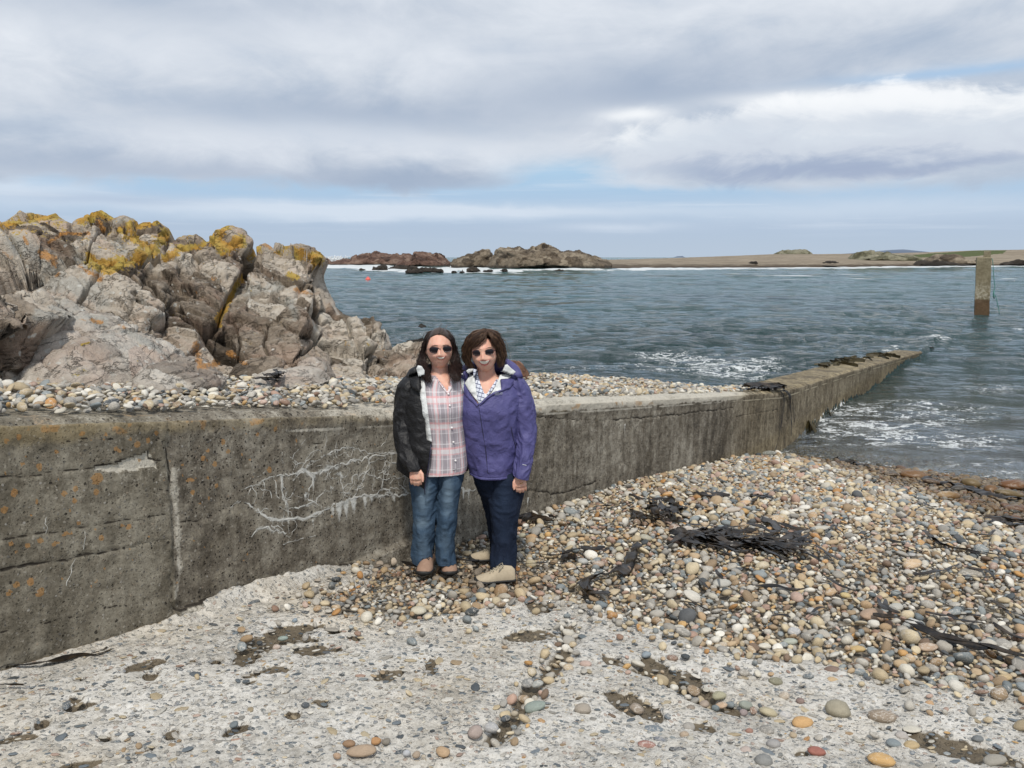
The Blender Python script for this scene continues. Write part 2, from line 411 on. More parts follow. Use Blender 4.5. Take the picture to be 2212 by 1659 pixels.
def m_concrete():
    m, t = mat('worn_aggregate_concrete')
    P = t.pos(); x, y, z = t.sep(P)
    hol = t.attr('hollow'); edge = t.attr('edgeband')
    W = t.vadd(P, t.vmul(t.noise(P, 7, 3, .5, color=True), .05))
    cellc = t.voro(W, 46, 'F1', 1); celld = t.voro(W, 46, 'F1', 0)
    cc = t.sep(cellc)
    cell2 = t.voro(W, 92, 'F1', 1); cd2 = t.voro(W, 92, 'F1', 0); c2 = t.sep(cell2)
    n = t.noise(P, 2.2, 6, .6); nf = t.noise(P, 60, 6, .7); nm = t.noise(P, 14, 5, .65)
    base = t.ramp(n*.45 + nf*.35 + nm*.35 - .07, [(.25, (.17, .16, .14)), (.41, (.37, .35, .31)), (.53, (.56, .54, .495)), (.72, (.74, .725, .69))])
    stone = t.ramp(cc[0], [(0, (.13, .145, .15)), (.16, (.30, .30, .29)), (.3, (.40, .37, .32)), (.45, (.22, .24, .25)), (.58, (.5, .43, .33)), (.7, (.36, .27, .22)), (.82, (.6, .57, .52)), (.93, (.17, .19, .22))], 'CONSTANT')
    stone = t.mix(.45, stone, t.mix(1.0, stone, t.vec(nf*1.6+.2, nf*1.6+.2, nf*1.6+.2), 'MULTIPLY'))
    sm = celld.sm(.42, .33)*cc[1].sm(.34, .42)
    pitn = t.noise(t.vadd(P, (4, 1, 0)), 48, 4, .7).sm(.60, .68); base = t.mix(pitn*.6, base, (.13, .115, .09))
    col = t.mix(sm*.72, base, stone)
    stone2 = t.ramp(c2[0], [(0, (.16, .16, .16)), (.25, (.55, .52, .46)), (.5, (.3, .27, .23)), (.75, (.62, .6, .57))], 'CONSTANT')
    sm2 = cd2.sm(.42, .3)*c2[1].sm(.5, .6)*(1.0 - sm)
    col = t.mix(sm2*.55, col, stone2)
    gr = t.mix(1.0, col, (.93, .84, .70), 'MULTIPLY')
    col = t.mix(t.noise(P, .9, 4, .55).sm(.5, .72)*.5, col, gr)
    brown = t.mix(nf, (.045, .034, .020), (.185, .145, .092))
    h = (hol + (nf - .5)*.35 + (nm-.5)*.5).sm(.36, .56)
    col = t.mix(h*.94, col, brown)
    hgt = nf*.30 + nm*.6 - cd2*.2*c2[1].sm(.5, .6) + (sm*.35) - t.noise(P, 30, 3).sm(.55, .7)*.6
    t.out(t.bsdf(col, .88 - h*.3, t.bump(hgt, 1.0, .016), spec=.25)); return m
M_CONC = m_concrete()

def m_wall():
    m, t = mat('weathered_wall_concrete')
    P = t.pos(); x, y, z = t.sep(P)
    s = x*WD[0] + y*WD[1]
    white = t.attr('white'); dark = t.attr('dark'); org = t.attr('orange'); pale = t.attr('pale'); wet = t.attr('wet'); left = t.attr('leftbay')
    n = t.noise(P, 1.5, 7, .6); nf = t.noise(P, 75, 5, .7); nm = t.noise(P, 12, 6, .65)
    str_ = t.noise(t.vec(s*9.0, z*1.1, 0.0), 1.0, 5, .6, .3)
    W = t.vadd(P, t.vmul(t.noise(P, 11, 2, .5, color=True), .03))
    pc = t.voro(W, 62, 'F1', 1); pd = t.voro(W, 62, 'F1', 0); pr = t.sep(pc)
    pit = pd.sm(.34, .18)*pr[0].sm(.60, .66)*(1.0 - left*.45)
    pd2 = t.voro(W, 130, 'F1', 0); pr2 = t.sep(t.voro(W, 130, 'F1', 1))
    pit2 = pd2.sm(.36, .2)*pr2[0].sm(.5, .56)
    pc3 = t.voro(W, 38, 'F1', 1); pd3 = t.voro(W, 38, 'F1', 0); pr3 = t.sep(pc3)
    pit = pit.max(pd3.sm(.3, .2)*pr3[0].sm(.90, .92))
    agg = pd.sm(.42, .28)*pr[1].sm(.72, .78)
    v = (n-.5)*.75 + nm*.5 + nf*.42 + (str_ - .5)*.5 + .03
    base = t.ramp(v, [(.27, (.055, .047, .036)), (.41, (.125, .108, .084)), (.52, (.205, .183, .146)), (.68, (.34, .315, .262))])
    base = t.mix(left*.55, base, t.ramp(v, [(.25, (.085, .075, .052)), (.45, (.155, .138, .103)), (.7, (.26, .235, .18))]))
    base = t.mix(agg*.5, base, t.ramp(pr[2], [(0, (.38, .35, .3)), (.4, (.12, .12, .12)), (.7, (.3, .24, .18)), (.85, (.45, .43, .4))], 'CONSTANT'))
    base = t.mix(t.noise(P, 3.3, 5, .6).sm(.56, .72)*.45, base, (.085, .068, .045))
    base = t.mix(t.noise(t.vadd(P, (9, 2, 1)), 40, 4, .7).sm(.62, .68)*.4, base, (.40, .37, .31))
    base = t.mix(pit*.85, base, (.018, .015, .012))
    base = t.mix(pit2*.4, base, (.045, .04, .033))
    gold = t.mix(nf, (.20, .145, .065), (.30, .24, .13))
    base = t.mix((t.attr('gold') + (nm - .5)*.8 + (nf-.5)*.5).sm(.35, .8)*.6, base, gold)
    pl = (pale + (nm - .5)*.55 + (nf - .5)*.6)
    base = t.mix(pl.sm(.35, .75)*.86, base, t.mix(nf, (.34, .315, .26), (.72, .68, .59)))
    org2 = (org + (nf - .5)*.5 + (nm - .5)*.5)
    base = t.mix(org2.sm(.38, .62)*.68, base, t.mix(nm, (.38, .17, .05), (.33, .21, .08)))
    base = t.mix((white + (nf - .5)*.55 + (nm-.5)*.3).sm(.28, .62)*.88, base, t.mix(nm, (.55, .56, .53), (.74, .74, .70)))
    base = t.mix((dark + (nf - .5)*.2).sm(.3, .7)*.9, base, (.022, .018, .014))
    wt = wet
    base = t.mix(wt*.8, base, t.mix(1.0, base, (.80, .66, .36), 'MULTIPLY'))
    hgt = nm*.5 + nf*.28 - pit*1.1 - pit2*.35 + agg*.12 + white*.25
    t.out(t.bsdf(base, .92 - wt*.35, t.bump(hgt, .8, .012), spec=.22)); return m
M_WALL = m_wall()

def m_rock(name, base_stops, lich=True, scale=1.0, wetz=None):
    m, t = mat(name)
    P = t.pos(); x, y, z = t.sep(P); Q = t.vmul(P, scale)
    nb = t.noise(Q, .9, 6, .6, .4); nm = t.noise(Q, 6, 7, .65); nf = t.noise(Q, 38, 5, .7); nff = t.noise(Q, 120, 3, .7)
    blk = t.attr('block')
    col = t.ramp(nb*.34 + nm*.36 + nf*.22 + (blk - .5)*.40 + .075, base_stops)
    pink = t.noise(t.vadd(Q, (5, 1, 2)), 2.4, 5, .6, .5).sm(.47, .66)
    if lich:
        fr = t.attr('fresh')
        col = t.mix((pink*.7 + fr*.9).clamp()*.40, col, t.mix(nf, (.36, .215, .155), (.55, .38, .29)))
        gl = (t.attr('grey') + (nm - .5)*1.1 + (nf - .5)*.5)
        col = t.mix(gl.sm(.45, .75)*.72, col, t.mix(nf, (.25, .25, .225), (.47, .46, .42)))
        vd = t.voro(t.vadd(Q, t.vmul(t.noise(Q, 25, 2, .5, color=True), .03)), 17, 'F1', 0); vc = t.sep(t.voro(t.vadd(Q, t.vmul(t.noise(Q, 25, 2, .5, color=True), .03)), 17, 'F1', 1))
        sp = (vd + (nff - .5)*.3).sm(.30, .22)*vc[0].sm(.62, .66)*t.noise(Q, 1.3, 3).sm(.38, .55)
        col = t.mix(sp*.75, col, t.mix(nff, (.42, .42, .39), (.66, .65, .60)))
        dk = t.noise(t.vadd(Q, (2, 8, 4)), 14, 5, .7).sm(.60, .68)
        col = t.mix(dk*.5, col, (.075, .07, .06))
        yl = (t.attr('yellow') + (nm - .5)*2.1 + (nf - .5)*1.7 + .06)
        ycol = t.mix(t.noise(Q, 5, 4).sm(.35, .65), t.mix(nf, (.34, .17, .02), (.54, .31, .05)), t.mix(nf, (.30, .21, .03), (.50, .38, .09)))
        col = t.mix(yl.sm(.48, .70)*.92, col, ycol)
        og = (t.attr('rust') + (nm - .5)*1.4 + (nf - .5)*.9)
        col = t.mix(og.sm(.48, .75)*.8, col, t.mix(nf, (.40, .17, .035), (.52, .26, .07)))
    cr = t.attr('crev')
    rgh = .9
    if wetz is not None:
        w = (z + (nm - .5)*1.6*wetz[2]).sm(wetz[0], wetz[1])
        col = t.mix(w*.88, col, t.mix(nf, (.022, .018, .014), (.05, .04, .028))); rgh = .9 - w*.4
    QA = t.vec(t.sep(Q)[0]*.75 + t.sep(Q)[2]*.45, t.sep(Q)[1], t.sep(Q)[2]*1.5 - t.sep(Q)[0]*.7)
    crk = (t.noise(QA, 3.1, 5, .62, .5) - .5).abs(); crk2 = (t.noise(t.vadd(QA, (7, 3, 1)), 8.0, 4, .6, .4) - .5).abs()
    crack = crk.sm(.016, .0)*.8 + crk2.sm(.03, .0)*.12
    col = t.mix((crk.sm(.012, .0)*.35).clamp(), col, (.06, .048, .036))
    hgt = nm*.75 + nf*.42 + nff*.14 - crack*.6
    t.out(t.bsdf(col, rgh, t.bump(hgt, .95, .045/scale), spec=.25)); return m
M_ROCK = m_rock('lichened_granite', [(.28, (.07, .056, .042)), (.40, (.195, .158, .120)), (.52, (.335, .282, .225)), (.66, (.47, .415, .345)), (.85, (.58, .54, .47))])
M_PALE = m_rock('pale_boulder_stone', [(.28, (.16, .14, .12)), (.42, (.31, .27, .23)), (.54, (.41, .37, .32)), (.72, (.54, .50, .44))])
M_ISLE = m_rock('red_brown_island_rock', [(.28, (.03, .02, .016)), (.42, (.095, .056, .043)), (.56, (.155, .096, .073)), (.75, (.24, .17, .13))], False, .16, (-2.2, -2.75, .5))
M_ISLE2 = m_rock('grey_brown_island_rock', [(.28, (.033, .026, .02)), (.42, (.11, .085, .06)), (.56, (.18, .145, .105)), (.75, (.28, .235, .175))], False, .16, (-1.9, -2.6, .6))
M_SKER = m_rock('wet_black_rock', [(.28, (.012, .010, .008)), (.5, (.03, .025, .02)), (.8, (.06, .05, .04))], False, .4)
M_MOUND = m_rock('grassy_grey_rock', [(.28, (.07, .065, .04)), (.42, (.14, .135, .085)), (.56, (.20, .19, .13)), (.75, (.28, .26, .19))], False, .12)
M_RUST = m_rock('red_sandstone', [(.28, (.07, .035, .022)), (.45, (.155, .078, .048)), (.7, (.25, .145, .095))], False, 2.0)

# ================================================================== GROUND SHEET (carries everything, runs out under the sea)
def build_ground():
    th = np.radians(np.linspace(-62, 62, 260)); r = np.concatenate([np.linspace(.6, 22, 260), 22*np.exp(np.linspace(.03, math.log(9000/22), 60))])
    R, T = np.meshgrid(r, th, indexing='ij'); x = R*np.sin(T); y = R*np.cos(T) - .5
    s, q = sq(x, y)
    zf = np.where(conc_sd(x, y) > -.02, np.minimum(zconc(x, y), zbeach(x, y)) - .12, zbeach(x, y) - .035)
    zf = np.where(y < 1.0, zconc(x, y) - .1, zf)
    zl = zland(x, y) - .03
    k = sstep(q, .18, .42); z = zf*(1-k) + np.where(s < 12.0, zl, np.minimum(zl, zf))*k
    zs = -4.2 - .015*np.minimum(R, 120)
    z = np.maximum(z, zs); z = np.where(R > 26, zs - .02*np.minimum(R-26, 60), z)
    me = mesh_from('ground', np.stack([x, y, z], -1), grid_faces(len(r), len(th)))
    m, t = mat('sandy_ground'); P = t.pos(); n = t.noise(P, 20, 6, .7); w = t.sep(P)[2].sm(-2.6, -2.75)
    c = t.ramp(n, [(.3, (.10, .085, .065)), (.5, (.2, .175, .14)), (.7, (.33, .29, .24))])
    c = t.mix(w, c, t.mix(n, (.05, .04, .03), (.17, .14, .09)))
    t.out(t.bsdf(c, .9, t.bump(n, .5, .02), spec=.2))
    return link('ground', me, m, kind='structure', label='sandy ground under the shingle, running out under the sea')
GROUND = build_ground()

# ================================================================== CONCRETE SLIPWAY
def slip_height(x, y, relief=True):
    z = zconc(x, y)
    sd_ = conc_sd(x, y)
    P = p3(x, y)
    z = z + .014*vnoise(P*1.6, 21) + .008*fbm(P*5, 3, 22)
    if relief:
        z = z + .008*fbm(P*20, 3, 23, .6) + .0032*vnoise(P*75, 24)
    wob = sd_ + .05*fbm(P*4, 3, 25)
    z = z - .30*sstep(wob, .05, -.22)*1.0 + .012*np.exp(-((wob - .10)/.09)**2)
    g = 0
    for G in GROOVE:
        d, _ = seg_dist(x, y, G); g = np.maximum(g, np.exp(-((d + .012*fbm(P*9, 2, 3))/.05)**2))
    return z - .045*g, g
def build_slip():
    xs = np.arange(-4.3, 4.3, .0078); ys = np.concatenate([np.arange(.9, 2.3, .03), np.arange(2.3, 5.75, .0098)])
    X, Y = np.meshgrid(xs, ys); s, q = sq(X, Y); X0, Y0 = X, Y
    hol = np.zeros_like(X)
    for i, (cx, cy, rx, ry) in enumerate(HOLLOWS):
        c = concrete_point(np.array(cx), np.array(cy)); e1 = concrete_point(np.array(cx + rx), np.array(cy)); e2 = concrete_point(np.array(cx), np.array(cy + ry))
        ax = abs(e1[0]-c[0]); ay = abs(e2[1]-c[1]); sl = ((-1)**i)*.2 if rx < 50 else -.25 if cx < 900 else .45
        u = (X - c[0])/ax; v = (Y - c[1] - (X-c[0])*-sl*ay/ax*2)/ay
        m = (np.abs(u) < 2.2) & (np.abs(v) < 2.8)
        if not m.any(): continue
        pp = p3(X[m]*11, Y[m]*11); dd = np.sqrt(u[m]**2 + v[m]**2)*.90 + .8*fbm(pp, 4, 40+i, .6)
        hol[m] = np.maximum(hol[m], 1 - sstep(dd, .55, 1.12))
    z, g = slip_height(X, Y)
    z = z - .024*hol
    keep_v = (q < .12) & (conc_sd(X, Y) > -.45) & (X > -3.9)
    # the plinth of rough concrete along the foot of the wall
    pw = np.clip(-q, 0, 1)
    fil = .05*np.exp(-(pw/.06)**2)*sstep(s, 2.2, 2.6)*(1-sstep(s, 3.0, 3.6)) + .02*np.exp(-(pw/.05)**2)*(1-sstep(s, 3.2, 3.8)) - .05*sstep(s, 3.3, 3.8)*np.exp(-(pw/.3)**2)
    z = z + fil + .022*fbm(p3(X*14, Y*14), 4, 8)*np.exp(-(pw/.14)**2)*sstep(s, 1.8, 2.5)
    hol = np.maximum(hol, .75*g); 
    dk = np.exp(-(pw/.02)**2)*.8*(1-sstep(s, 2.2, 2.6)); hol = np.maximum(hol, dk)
    km = keep_v[:-1, :-1] & keep_v[1:, 1:] & keep_v[1:, :-1] & keep_v[:-1, 1:]
    me = mesh_from('slipway', np.stack([X, Y, z], -1), grid_faces(len(ys), len(xs), mask=km))
    add_attr(me, 'hollow', hol); add_attr(me, 'edgeband', np.zeros_like(hol))
    print('slip tris', len(me.polygons)*2)
    return link('slipway', me, M_CONC, kind='structure', label='worn pale concrete slipway with exposed pebbles and damp hollows')
SLIP = build_slip()

# ================================================================== SEA WALL
C6 = lambda pts: [(a*.4, 840.5 + b*.4) for a, b in pts]
def to_wall(pts_px):
    a = np.array(pts_px, float); s, z = wall_hit(a[:, 0], a[:, 1]); return np.stack([s, z], -1)
WHITE = [(C6(p), w) for p, w in (
    ([(1410, 500), (1490, 470), (1560, 468), (1640, 440), (1660, 415), (1700, 390), (1760, 350), (1850, 315), (1940, 325), (2010, 350), (2080, 345), (2145, 340)], .006),
    ([(1580, 390), (1620, 400), (1660, 415)], .005), ([(1600, 460), (1650, 440), (1690, 470), (1760, 440), (1850, 400), (1940, 380), (2030, 355), (2145, 350)], .014),
    ([(1650, 440), (1690, 480), (1670, 560), (1665, 600), (1700, 610), (1720, 630)], .012),
    ([(1330, 615), (1400, 660), (1440, 695), (1500, 710), (1560, 700), (1650, 700), (1720, 665), (1790, 635), (1870, 610), (1940, 580), (2060, 575), (2200, 570)], .012),
    ([(1250, 640), (1300, 605), (1340, 570), (1360, 530), (1410, 500)], .005), ([(1560, 645), (1620, 635), (1700, 605)], .009), ([(1520, 470), (1525, 560), (1550, 620), (1560, 690)], .008),
    ([(1820, 450), (1840, 500), (1850, 540), (1900, 510), (1905, 470), (1990, 465), (2080, 490), (2160, 480)], .006), ([(2080, 395), (2070, 450), (2065, 500), (2060, 540), (2000, 590)], .009),
    ([(1990, 380), (1995, 430), (1960, 480), (1930, 540), (1905, 600)], .006), ([(1760, 540), (1720, 580), (1700, 620)], .005),
    ([(1360, 800), (1380, 770), (1440, 745), (1480, 770), (1530, 770), (1560, 800)], .008), ([(1440, 700), (1480, 745), (1530, 770)], .006), ([(1530, 840), (1620, 810), (1700, 790)], .004),
    ([(1555, 700), (1560, 780)], .005), ([(1310, 545), (1340, 530), (1380, 515)], .004), ([(1650, 700), (1700, 690), (1745, 660), (1750, 690)], .006), ([(1900, 600), (1880, 560), (1830, 560), (1780, 520)], .004),
    ([(2080, 395), (2140, 400)], .006), ([(2060, 545), (2120, 535), (2200, 545)], .006), ([(450, 760), (455, 800), (440, 880)], .005), ([(400, 915), (380, 985), (350, 1060)], .0045), ([(245, 690), (240, 780)], .003),
    ([(1600, 430), (1610, 400), (1590, 385)], .004), ([(1880, 390), (1890, 440), (1870, 470)], .004))]
WHITE += [([(900, 1060), (930, 1052), (960, 1060), (995, 1054), (1018, 1060), (1034, 1053)], .009), ([(860, 1040), (880, 1065), (900, 1060)], .006), ([(1030, 1054), (1060, 1050), (1120, 1048)], .006)]
DRIPS = [(a*.4, 840.5 + b*.4, 840.5 + c*.4, w) for a, b, c, w in (
    (1523, 472, 560, .010), (1690, 470, 600, .014), (1787, 527, 630, .010), (1990, 385, 430, .008), (1830, 610, 760, .03), (1870, 600, 730, .03), (1910, 590, 700, .03), (1795, 640, 720, .02), (1970, 585, 680, .02), (2010, 580, 640, .02),
    (1690, 700, 780, .012), (1555, 700, 770, .006), (1650, 560, 640, .016), (1945, 500, 560, .006), (1840, 450, 500, .006), (2100, 540, 590, .01), (1585, 480, 520, .008), (2130, 580, 640, .015), (1935, 390, 410, .01))]
DRIPS += [(1000, 1056, 1095, .014), (1012, 1058, 1125, .010), (985, 1058, 1085, .010), (1140, 1075, 1110, .015), (1350, 915, 960, .02)]
DARKC = [(C6(p), w) for p, w in (
    ([(960, 725), (1010, 710), (1060, 715), (1130, 690), (1220, 640), (1300, 615), (1350, 620)], .006),
    ([(0, 475), (150, 462), (300, 450), (480, 425), (640, 385), (720, 355), (800, 325)], .006), ([(0, 808), (240, 775), (450, 742), (700, 705), (910, 680)], .006),
    ([(0, 978), (200, 940), (400, 905), (620, 865), (780, 835), (910, 805)], .009), ([(630, 573), (740, 560), (900, 545)], .003),
    ([(840, 200), (845, 260), (885, 290), (900, 380), (920, 450), (922, 700), (932, 850), (925, 1100), (940, 1190)], .011), ([(845, 265), (800, 330), (805, 375), (850, 385), (890, 375)], .007),
    ([(1630, 297), (1700, 295), (1760, 290)], .004), ([(940, 1190), (1200, 1110), (1420, 1050), (1640, 1000), (1900, 940)], .012),
    ([(0, 300), (250, 285), (500, 270), (780, 262)], .003), ([(0, 1310), (220, 1262), (450, 1215)], .004), ([(450, 1215), (650, 1165), (850, 1130)], .003))]
DARKC += [([(1130, 1056), (1165, 1062), (1200, 1066), (1223, 1063), (1260, 1050), (1290, 1040)], .012), ([(1327, 907), (1380, 903), (1419, 902), (1450, 896), (1468, 898), (1500, 890), (1545, 887), (1583, 881)], .012),
          ([(1160, 900), (1220, 905), (1300, 909), (1327, 907)], .006), ([(1420, 870), (1421, 905)], .008), ([(1583, 850), (1585, 905), (1583, 940)], .010), ([(1790, 850), (1792, 890)], .012), ([(1590, 900), (1640, 892), (1680, 885)], .008), ([(1916, 797), (1918, 815)], .015)]
def jag(pl, amp, seed, step=.035):
    """subdivide a polyline and give it small random kinks"""
    r = np.random.default_rng(seed); out = [pl[0]]
    for a, b in zip(pl[:-1], pl[1:]):
        L = np.hypot(*(b-a)); n = max(1, int(L/step))
        for k in range(1, n+1):
            p = a + (b-a)*k/n; out.append(p + (r.normal(0, amp, 2) if k < n else 0))
    return np.array(out)
def build_wall():
    S = [-2.5]
    while S[-1] < 36: S.append(S[-1] + .00235*math.hypot(max(S[-1], 0)*1.0, 3.6))
    S = np.array(S); H = 150
    v = np.linspace(0, 1, H)
    zt = ztop(S) ; zb = np.where(S < 3.4, -2.05 + .0*S, -2.3 - .0*S); zb = np.minimum(zb, interp(S, ZB) - .35)
    low = np.minimum(-1.55 - .13*np.maximum(S, 0) , zb) * 0 + zb
    Zf = low[:, None] + (zt - .03 - low)[:, None]*v[None, :]
    Sg = np.repeat(S[:, None], H, 1)
    X = Sg; Z = Zf
    Pn = p3(Sg, Z, 0)
    # recess depth, white crust and other marks, all in wall coordinates (s, z)
    near = S < 14; Xi, Zi = Sg[near], Z[near]
    white = np.zeros_like(Z); dark = np.zeros_like(Z); dep = np.zeros_like(Z); pale = np.zeros_like(Z)
    wj = .004*fbm(p3(Xi*30, Zi*30), 3, 61)
    wsc = np.clip(Xi/3.2, .7, 3)
    def dist_local(P):
        d = np.full(Xi.shape, 9.0); a0, a1 = P[:, 0].min() - .12, P[:, 0].max() + .12
        m = (S[near] > a0) & (S[near] < a1)
        if m.any(): d[m] = seg_dist(Xi[m], Zi[m], P)[0]
        return d
    wh = np.zeros_like(Xi); dk = np.zeros_like(Xi); dp = np.zeros_like(Xi)
    for i, (pl, w) in enumerate(WHITE):
        P = jag(to_wall(pl), .009, 100+i, .028); d = np.abs(dist_local(P) + wj*.6); vv_ = .55 + .6*sstep(fbm(p3(Xi*6+i, Zi*6), 3, 900+i), -.35, .35); w = w*.62
        wh = np.maximum(wh, .50*vv_*np.exp(-(d/(w*(.9+.8*vv_)))**2)); wh = np.maximum(wh, .36*np.exp(-(d/(w*6))**2)*sstep(fbm(p3(Xi*9, Zi*9), 3, 200+i), -.25, .35))
        dp = np.maximum(dp, -.18*np.exp(-(d/(w*.8))**2))
    for i, (x0, y0, y1, w) in enumerate(DRIPS):
        (s0, z0), (s1, z1) = to_wall([(x0, y0), (x0, y1)]); s1 = s0
        zz = np.clip((z0 - Zi)/(z0 - z1), 0, 1); inside = (Zi < z0) & (Zi > z1 - .03)
        comb = .5 + .5*fbm(p3(Xi*75, Zi*3), 3, 300+i)
        k = np.exp(-((Xi - s0)/(w*(1.15 - zz*.7)))**2)*(1 - zz)**.6*inside
        wh = np.maximum(wh, k*(.38 + .75*comb))
    for i, (pl, w) in enumerate(DARKC):
        P = jag(to_wall(pl), .005 if i != 5 else .009, 400+i); d = np.abs(dist_local(P) + wj)
        on = .45 + .55*sstep(fbm(p3(Xi*7, Zi*7), 3, 500+i), -.3, .1)
        ww = w*(.25 + .42*on)
        dk = np.maximum(dk, on*np.exp(-(d/ww)**2)); dp = np.maximum(dp, np.exp(-(d/(ww*1.3))**2)*min(.8, .5*w/.006))
    white[near], dark[near], dep[near] = wh, dk, dp
    # orange lichen spots
    org = np.zeros_like(Z)
    spots = [(520, 480, 35), (400, 535, 16), (395, 600, 14), (340, 560, 14), (75, 560, 22), (195, 605, 12), (20, 650, 18), (210, 820, 16), (285, 835, 15), (655, 735, 14), (690, 742, 16), (540, 800, 18), (55, 830, 14), (345, 780, 14), (375, 778, 10),
             (155, 1040, 20), (80, 1055, 18), (40, 1100, 14), (210, 1095, 24), (140, 845, 15), (1205, 285, 20), (1120, 332, 12), (1230, 335, 16), (1095, 375, 16), (1160, 400, 18), (1455, 432, 22), (1170, 522, 15), (1120, 480, 10), (1040, 560, 15), (1015, 490, 14), (1130, 590, 12), (1080, 620, 10),
             (620, 320, 16), (640, 335, 12), (695, 270, 12), (790, 275, 16), (735, 300, 18), (560, 240, 14), (430, 240, 16), (300, 340, 14), (205, 415, 16), (115, 405, 12), (510, 555, 18), (555, 970, 12), (515, 1035, 10), (1480, 215, 14), (1390, 240, 18), (830, 235, 20), (1600, 275, 12), (985, 465, 10), (90, 255, 15), (25, 275, 12), (420, 720, 12), (160, 680, 8), (795, 797, 10), (330, 1020, 8)]
    for i, (a, b, r) in enumerate(spots):
        P = to_wall([(a*.4, 840.5+b*.4)])[0]; rr = r*.4*.0024*1.0
        m = S < 6; dd = np.hypot(Sg[m]-P[0], Z[m]-P[1])/rr + .5*fbm(p3(Sg[m]*60, Z[m]*60), 3, 600+i)
        org[m] = np.maximum(org[m], .95*(1 - sstep(dd, .5, 1.15)))
    rs = np.random.default_rng(5)
    for i in range(150):
        a = rs.uniform(.6, 5.2)**1.0; hh = rs.beta(2.2, 1.3); zt_ = ztop(a); P = (a, zt_ - (1-hh)*1.0); rr = rs.uniform(.003, .012)
        if a > 2.8 and rs.random() < .6: continue
        m = (S > a-.05) & (S < a+.05); dd = np.hypot(Sg[m]-P[0], Z[m]-P[1])/rr
        org[m] = np.maximum(org[m], .8*(1 - sstep(dd, .4, 1.2)))
    top_d = zt[:, None] - Z
    band = sstep(top_d, .16, .05); strip = np.exp(-((top_d - .105)/.012)**2)*sstep(fbm(Pn*4, 3, 71), -.7, .2)
    org = np.maximum(org, .56*sstep(fbm(Pn*13, 4, 72), .05, .35)*np.exp(-((top_d-.05)/.06)**2)*(S < 8)[:, None])
    gold = np.clip(band*.55*(S < 9)[:, None] + .35*sstep(fbm(Pn*1.2, 3, 73), .0, .4), 0, 1)
    jx = interp(Z[0], [(-3, 0), (0, 0)])
    sj = to_wall(C6([(922, 700)]))[0][0]
    left = 1 - sstep(Sg, sj - .01, sj + .01)
    # pale: lighter coping further along with top light painted in, white patch under the broken lift, rough mortar beside the joint, plinth
    pale = .55*strip*sstep(S, 2.4, 3.4)[:, None] + .30*strip
    pale = np.maximum(pale, sstep(top_d + .03*fbm(Pn*9, 3, 70), .12, .03)*(.34 + .95*sstep(S, 3.2, 4.8))[:, None]*(1 - .75*sstep(S, 10.5, 11.2))[:, None])
    pa = to_wall(C6([(480, 432), (640, 392), (800, 335), (825, 380), (840, 430), (700, 432), (560, 440)]))
    pale = np.maximum(pale, .95*in_poly(Sg + .012*fbm(Pn*14, 3, 74), Z + .012*fbm(Pn*17, 3, 75), [tuple(a) for a in pa]))
    pa2 = to_wall(C6([(560, 440), (840, 430), (905, 500), (900, 700), (840, 620), (760, 520)])); pale = np.maximum(pale, .38*in_poly(Sg + .03*fbm(Pn*9, 3, 76), Z + .03*fbm(Pn*9, 3, 77), [tuple(a) for a in pa2]))
    Ps = to_wall(C6([(938, 440), (940, 560), (955, 700), (965, 860), (970, 1000), (950, 1120)])); d = np.full(Z.shape, 9.0); m = S < 3.4; d[m] = seg_dist(Sg[m], Z[m], Ps)[0]
    pale = np.maximum(pale, .62*np.exp(-((d + .018*fbm(Pn*14, 3, 78))/.026)**2))
    pl2 = to_wall(C6([(940, 1190), (1200, 1110), (1420, 1050), (1640, 1000), (1900, 940)])); zline = np.interp(S, pl2[:, 0], pl2[:, 1])[:, None]
    plinth = sstep(zline - Z, -.012, .02)*(S > pl2[0, 0])[:, None]*(S < 4.6)[:, None]
    pale = np.maximum(pale, plinth*(.42 + .3*fbm(Pn*8, 3, 79)))
    pale = np.maximum(pale, .45*sstep(fbm(Pn*np.array([10, 2.5, 1]), 4, 80), .25, .5)*sstep(S, 4.6, 6)[:, None]*(1-sstep(S, 9.5, 12))[:, None])
    pale = np.maximum(pale, sstep(top_d + .025*fbm(Pn*11, 3, 69), .115, .06)*(sstep(S, 3.8, 5.2)*(1 - sstep(S, 10.4, 11.0)))[:, None]*.92)  # rounded coping brightened in colour, as lit from above
    wet = sstep(Z, -2.35, -2.75)*.8*np.ones_like(Z); wet = np.maximum(wet, (sstep(S, 9.8, 11.5)*.55)[:, None])
    # relief
    off = -.010*dep*np.clip(wsc.max(), 1, 1) + .006*fbm(Pn*3, 3, 81) + .004*fbm(Pn*25, 3, 82) + .0022*vnoise(Pn*80, 83)
    off = off + plinth*.035 + band*(.010 + .004*fbm(Pn*20, 2, 84)) + .010*left
    off = off - .012*(pale > .9)*(S < 3)[:, None]
    chip = sstep(top_d, .07, .0)*np.maximum(fbm(Pn*6, 4, 85), 0)*.05
    off = off - chip
    off = off - .018*sstep(top_d, .035, -.01)
    Xw, Yw = unsq(Sg, -off)
    front = np.stack([Xw, Yw, Z], -1)
    # top, from the rounded nose back
    T = np.array([.004, .018, .04, .07, .11, .16, .22, .3, .4, .5, .6, .68]); St = np.repeat(S[:, None], len(T), 1)
    Q = T[None, :] + chip[:, -1:]*1.0
    Ptop = p3(St*1.0, Q, 2.0)
    dz = -.03*np.exp(-((T-.0)/.022)**1.5)[None, :] + .010*fbm(Ptop*6, 3, 91) + .006*fbm(Ptop*30, 2, 92)
    Xt, Yt = unsq(St, Q + .012); Zt = zt[:, None] + dz
    top = np.stack([Xt, Yt, Zt], -1)
    Xk, Yk = unsq(np.repeat(S[:, None], 2, 1), np.repeat(np.array([[.72, .74]]), len(S), 0)); back = np.stack([Xk, Yk, np.stack([zt - .05, low - .6], -1)], -1)
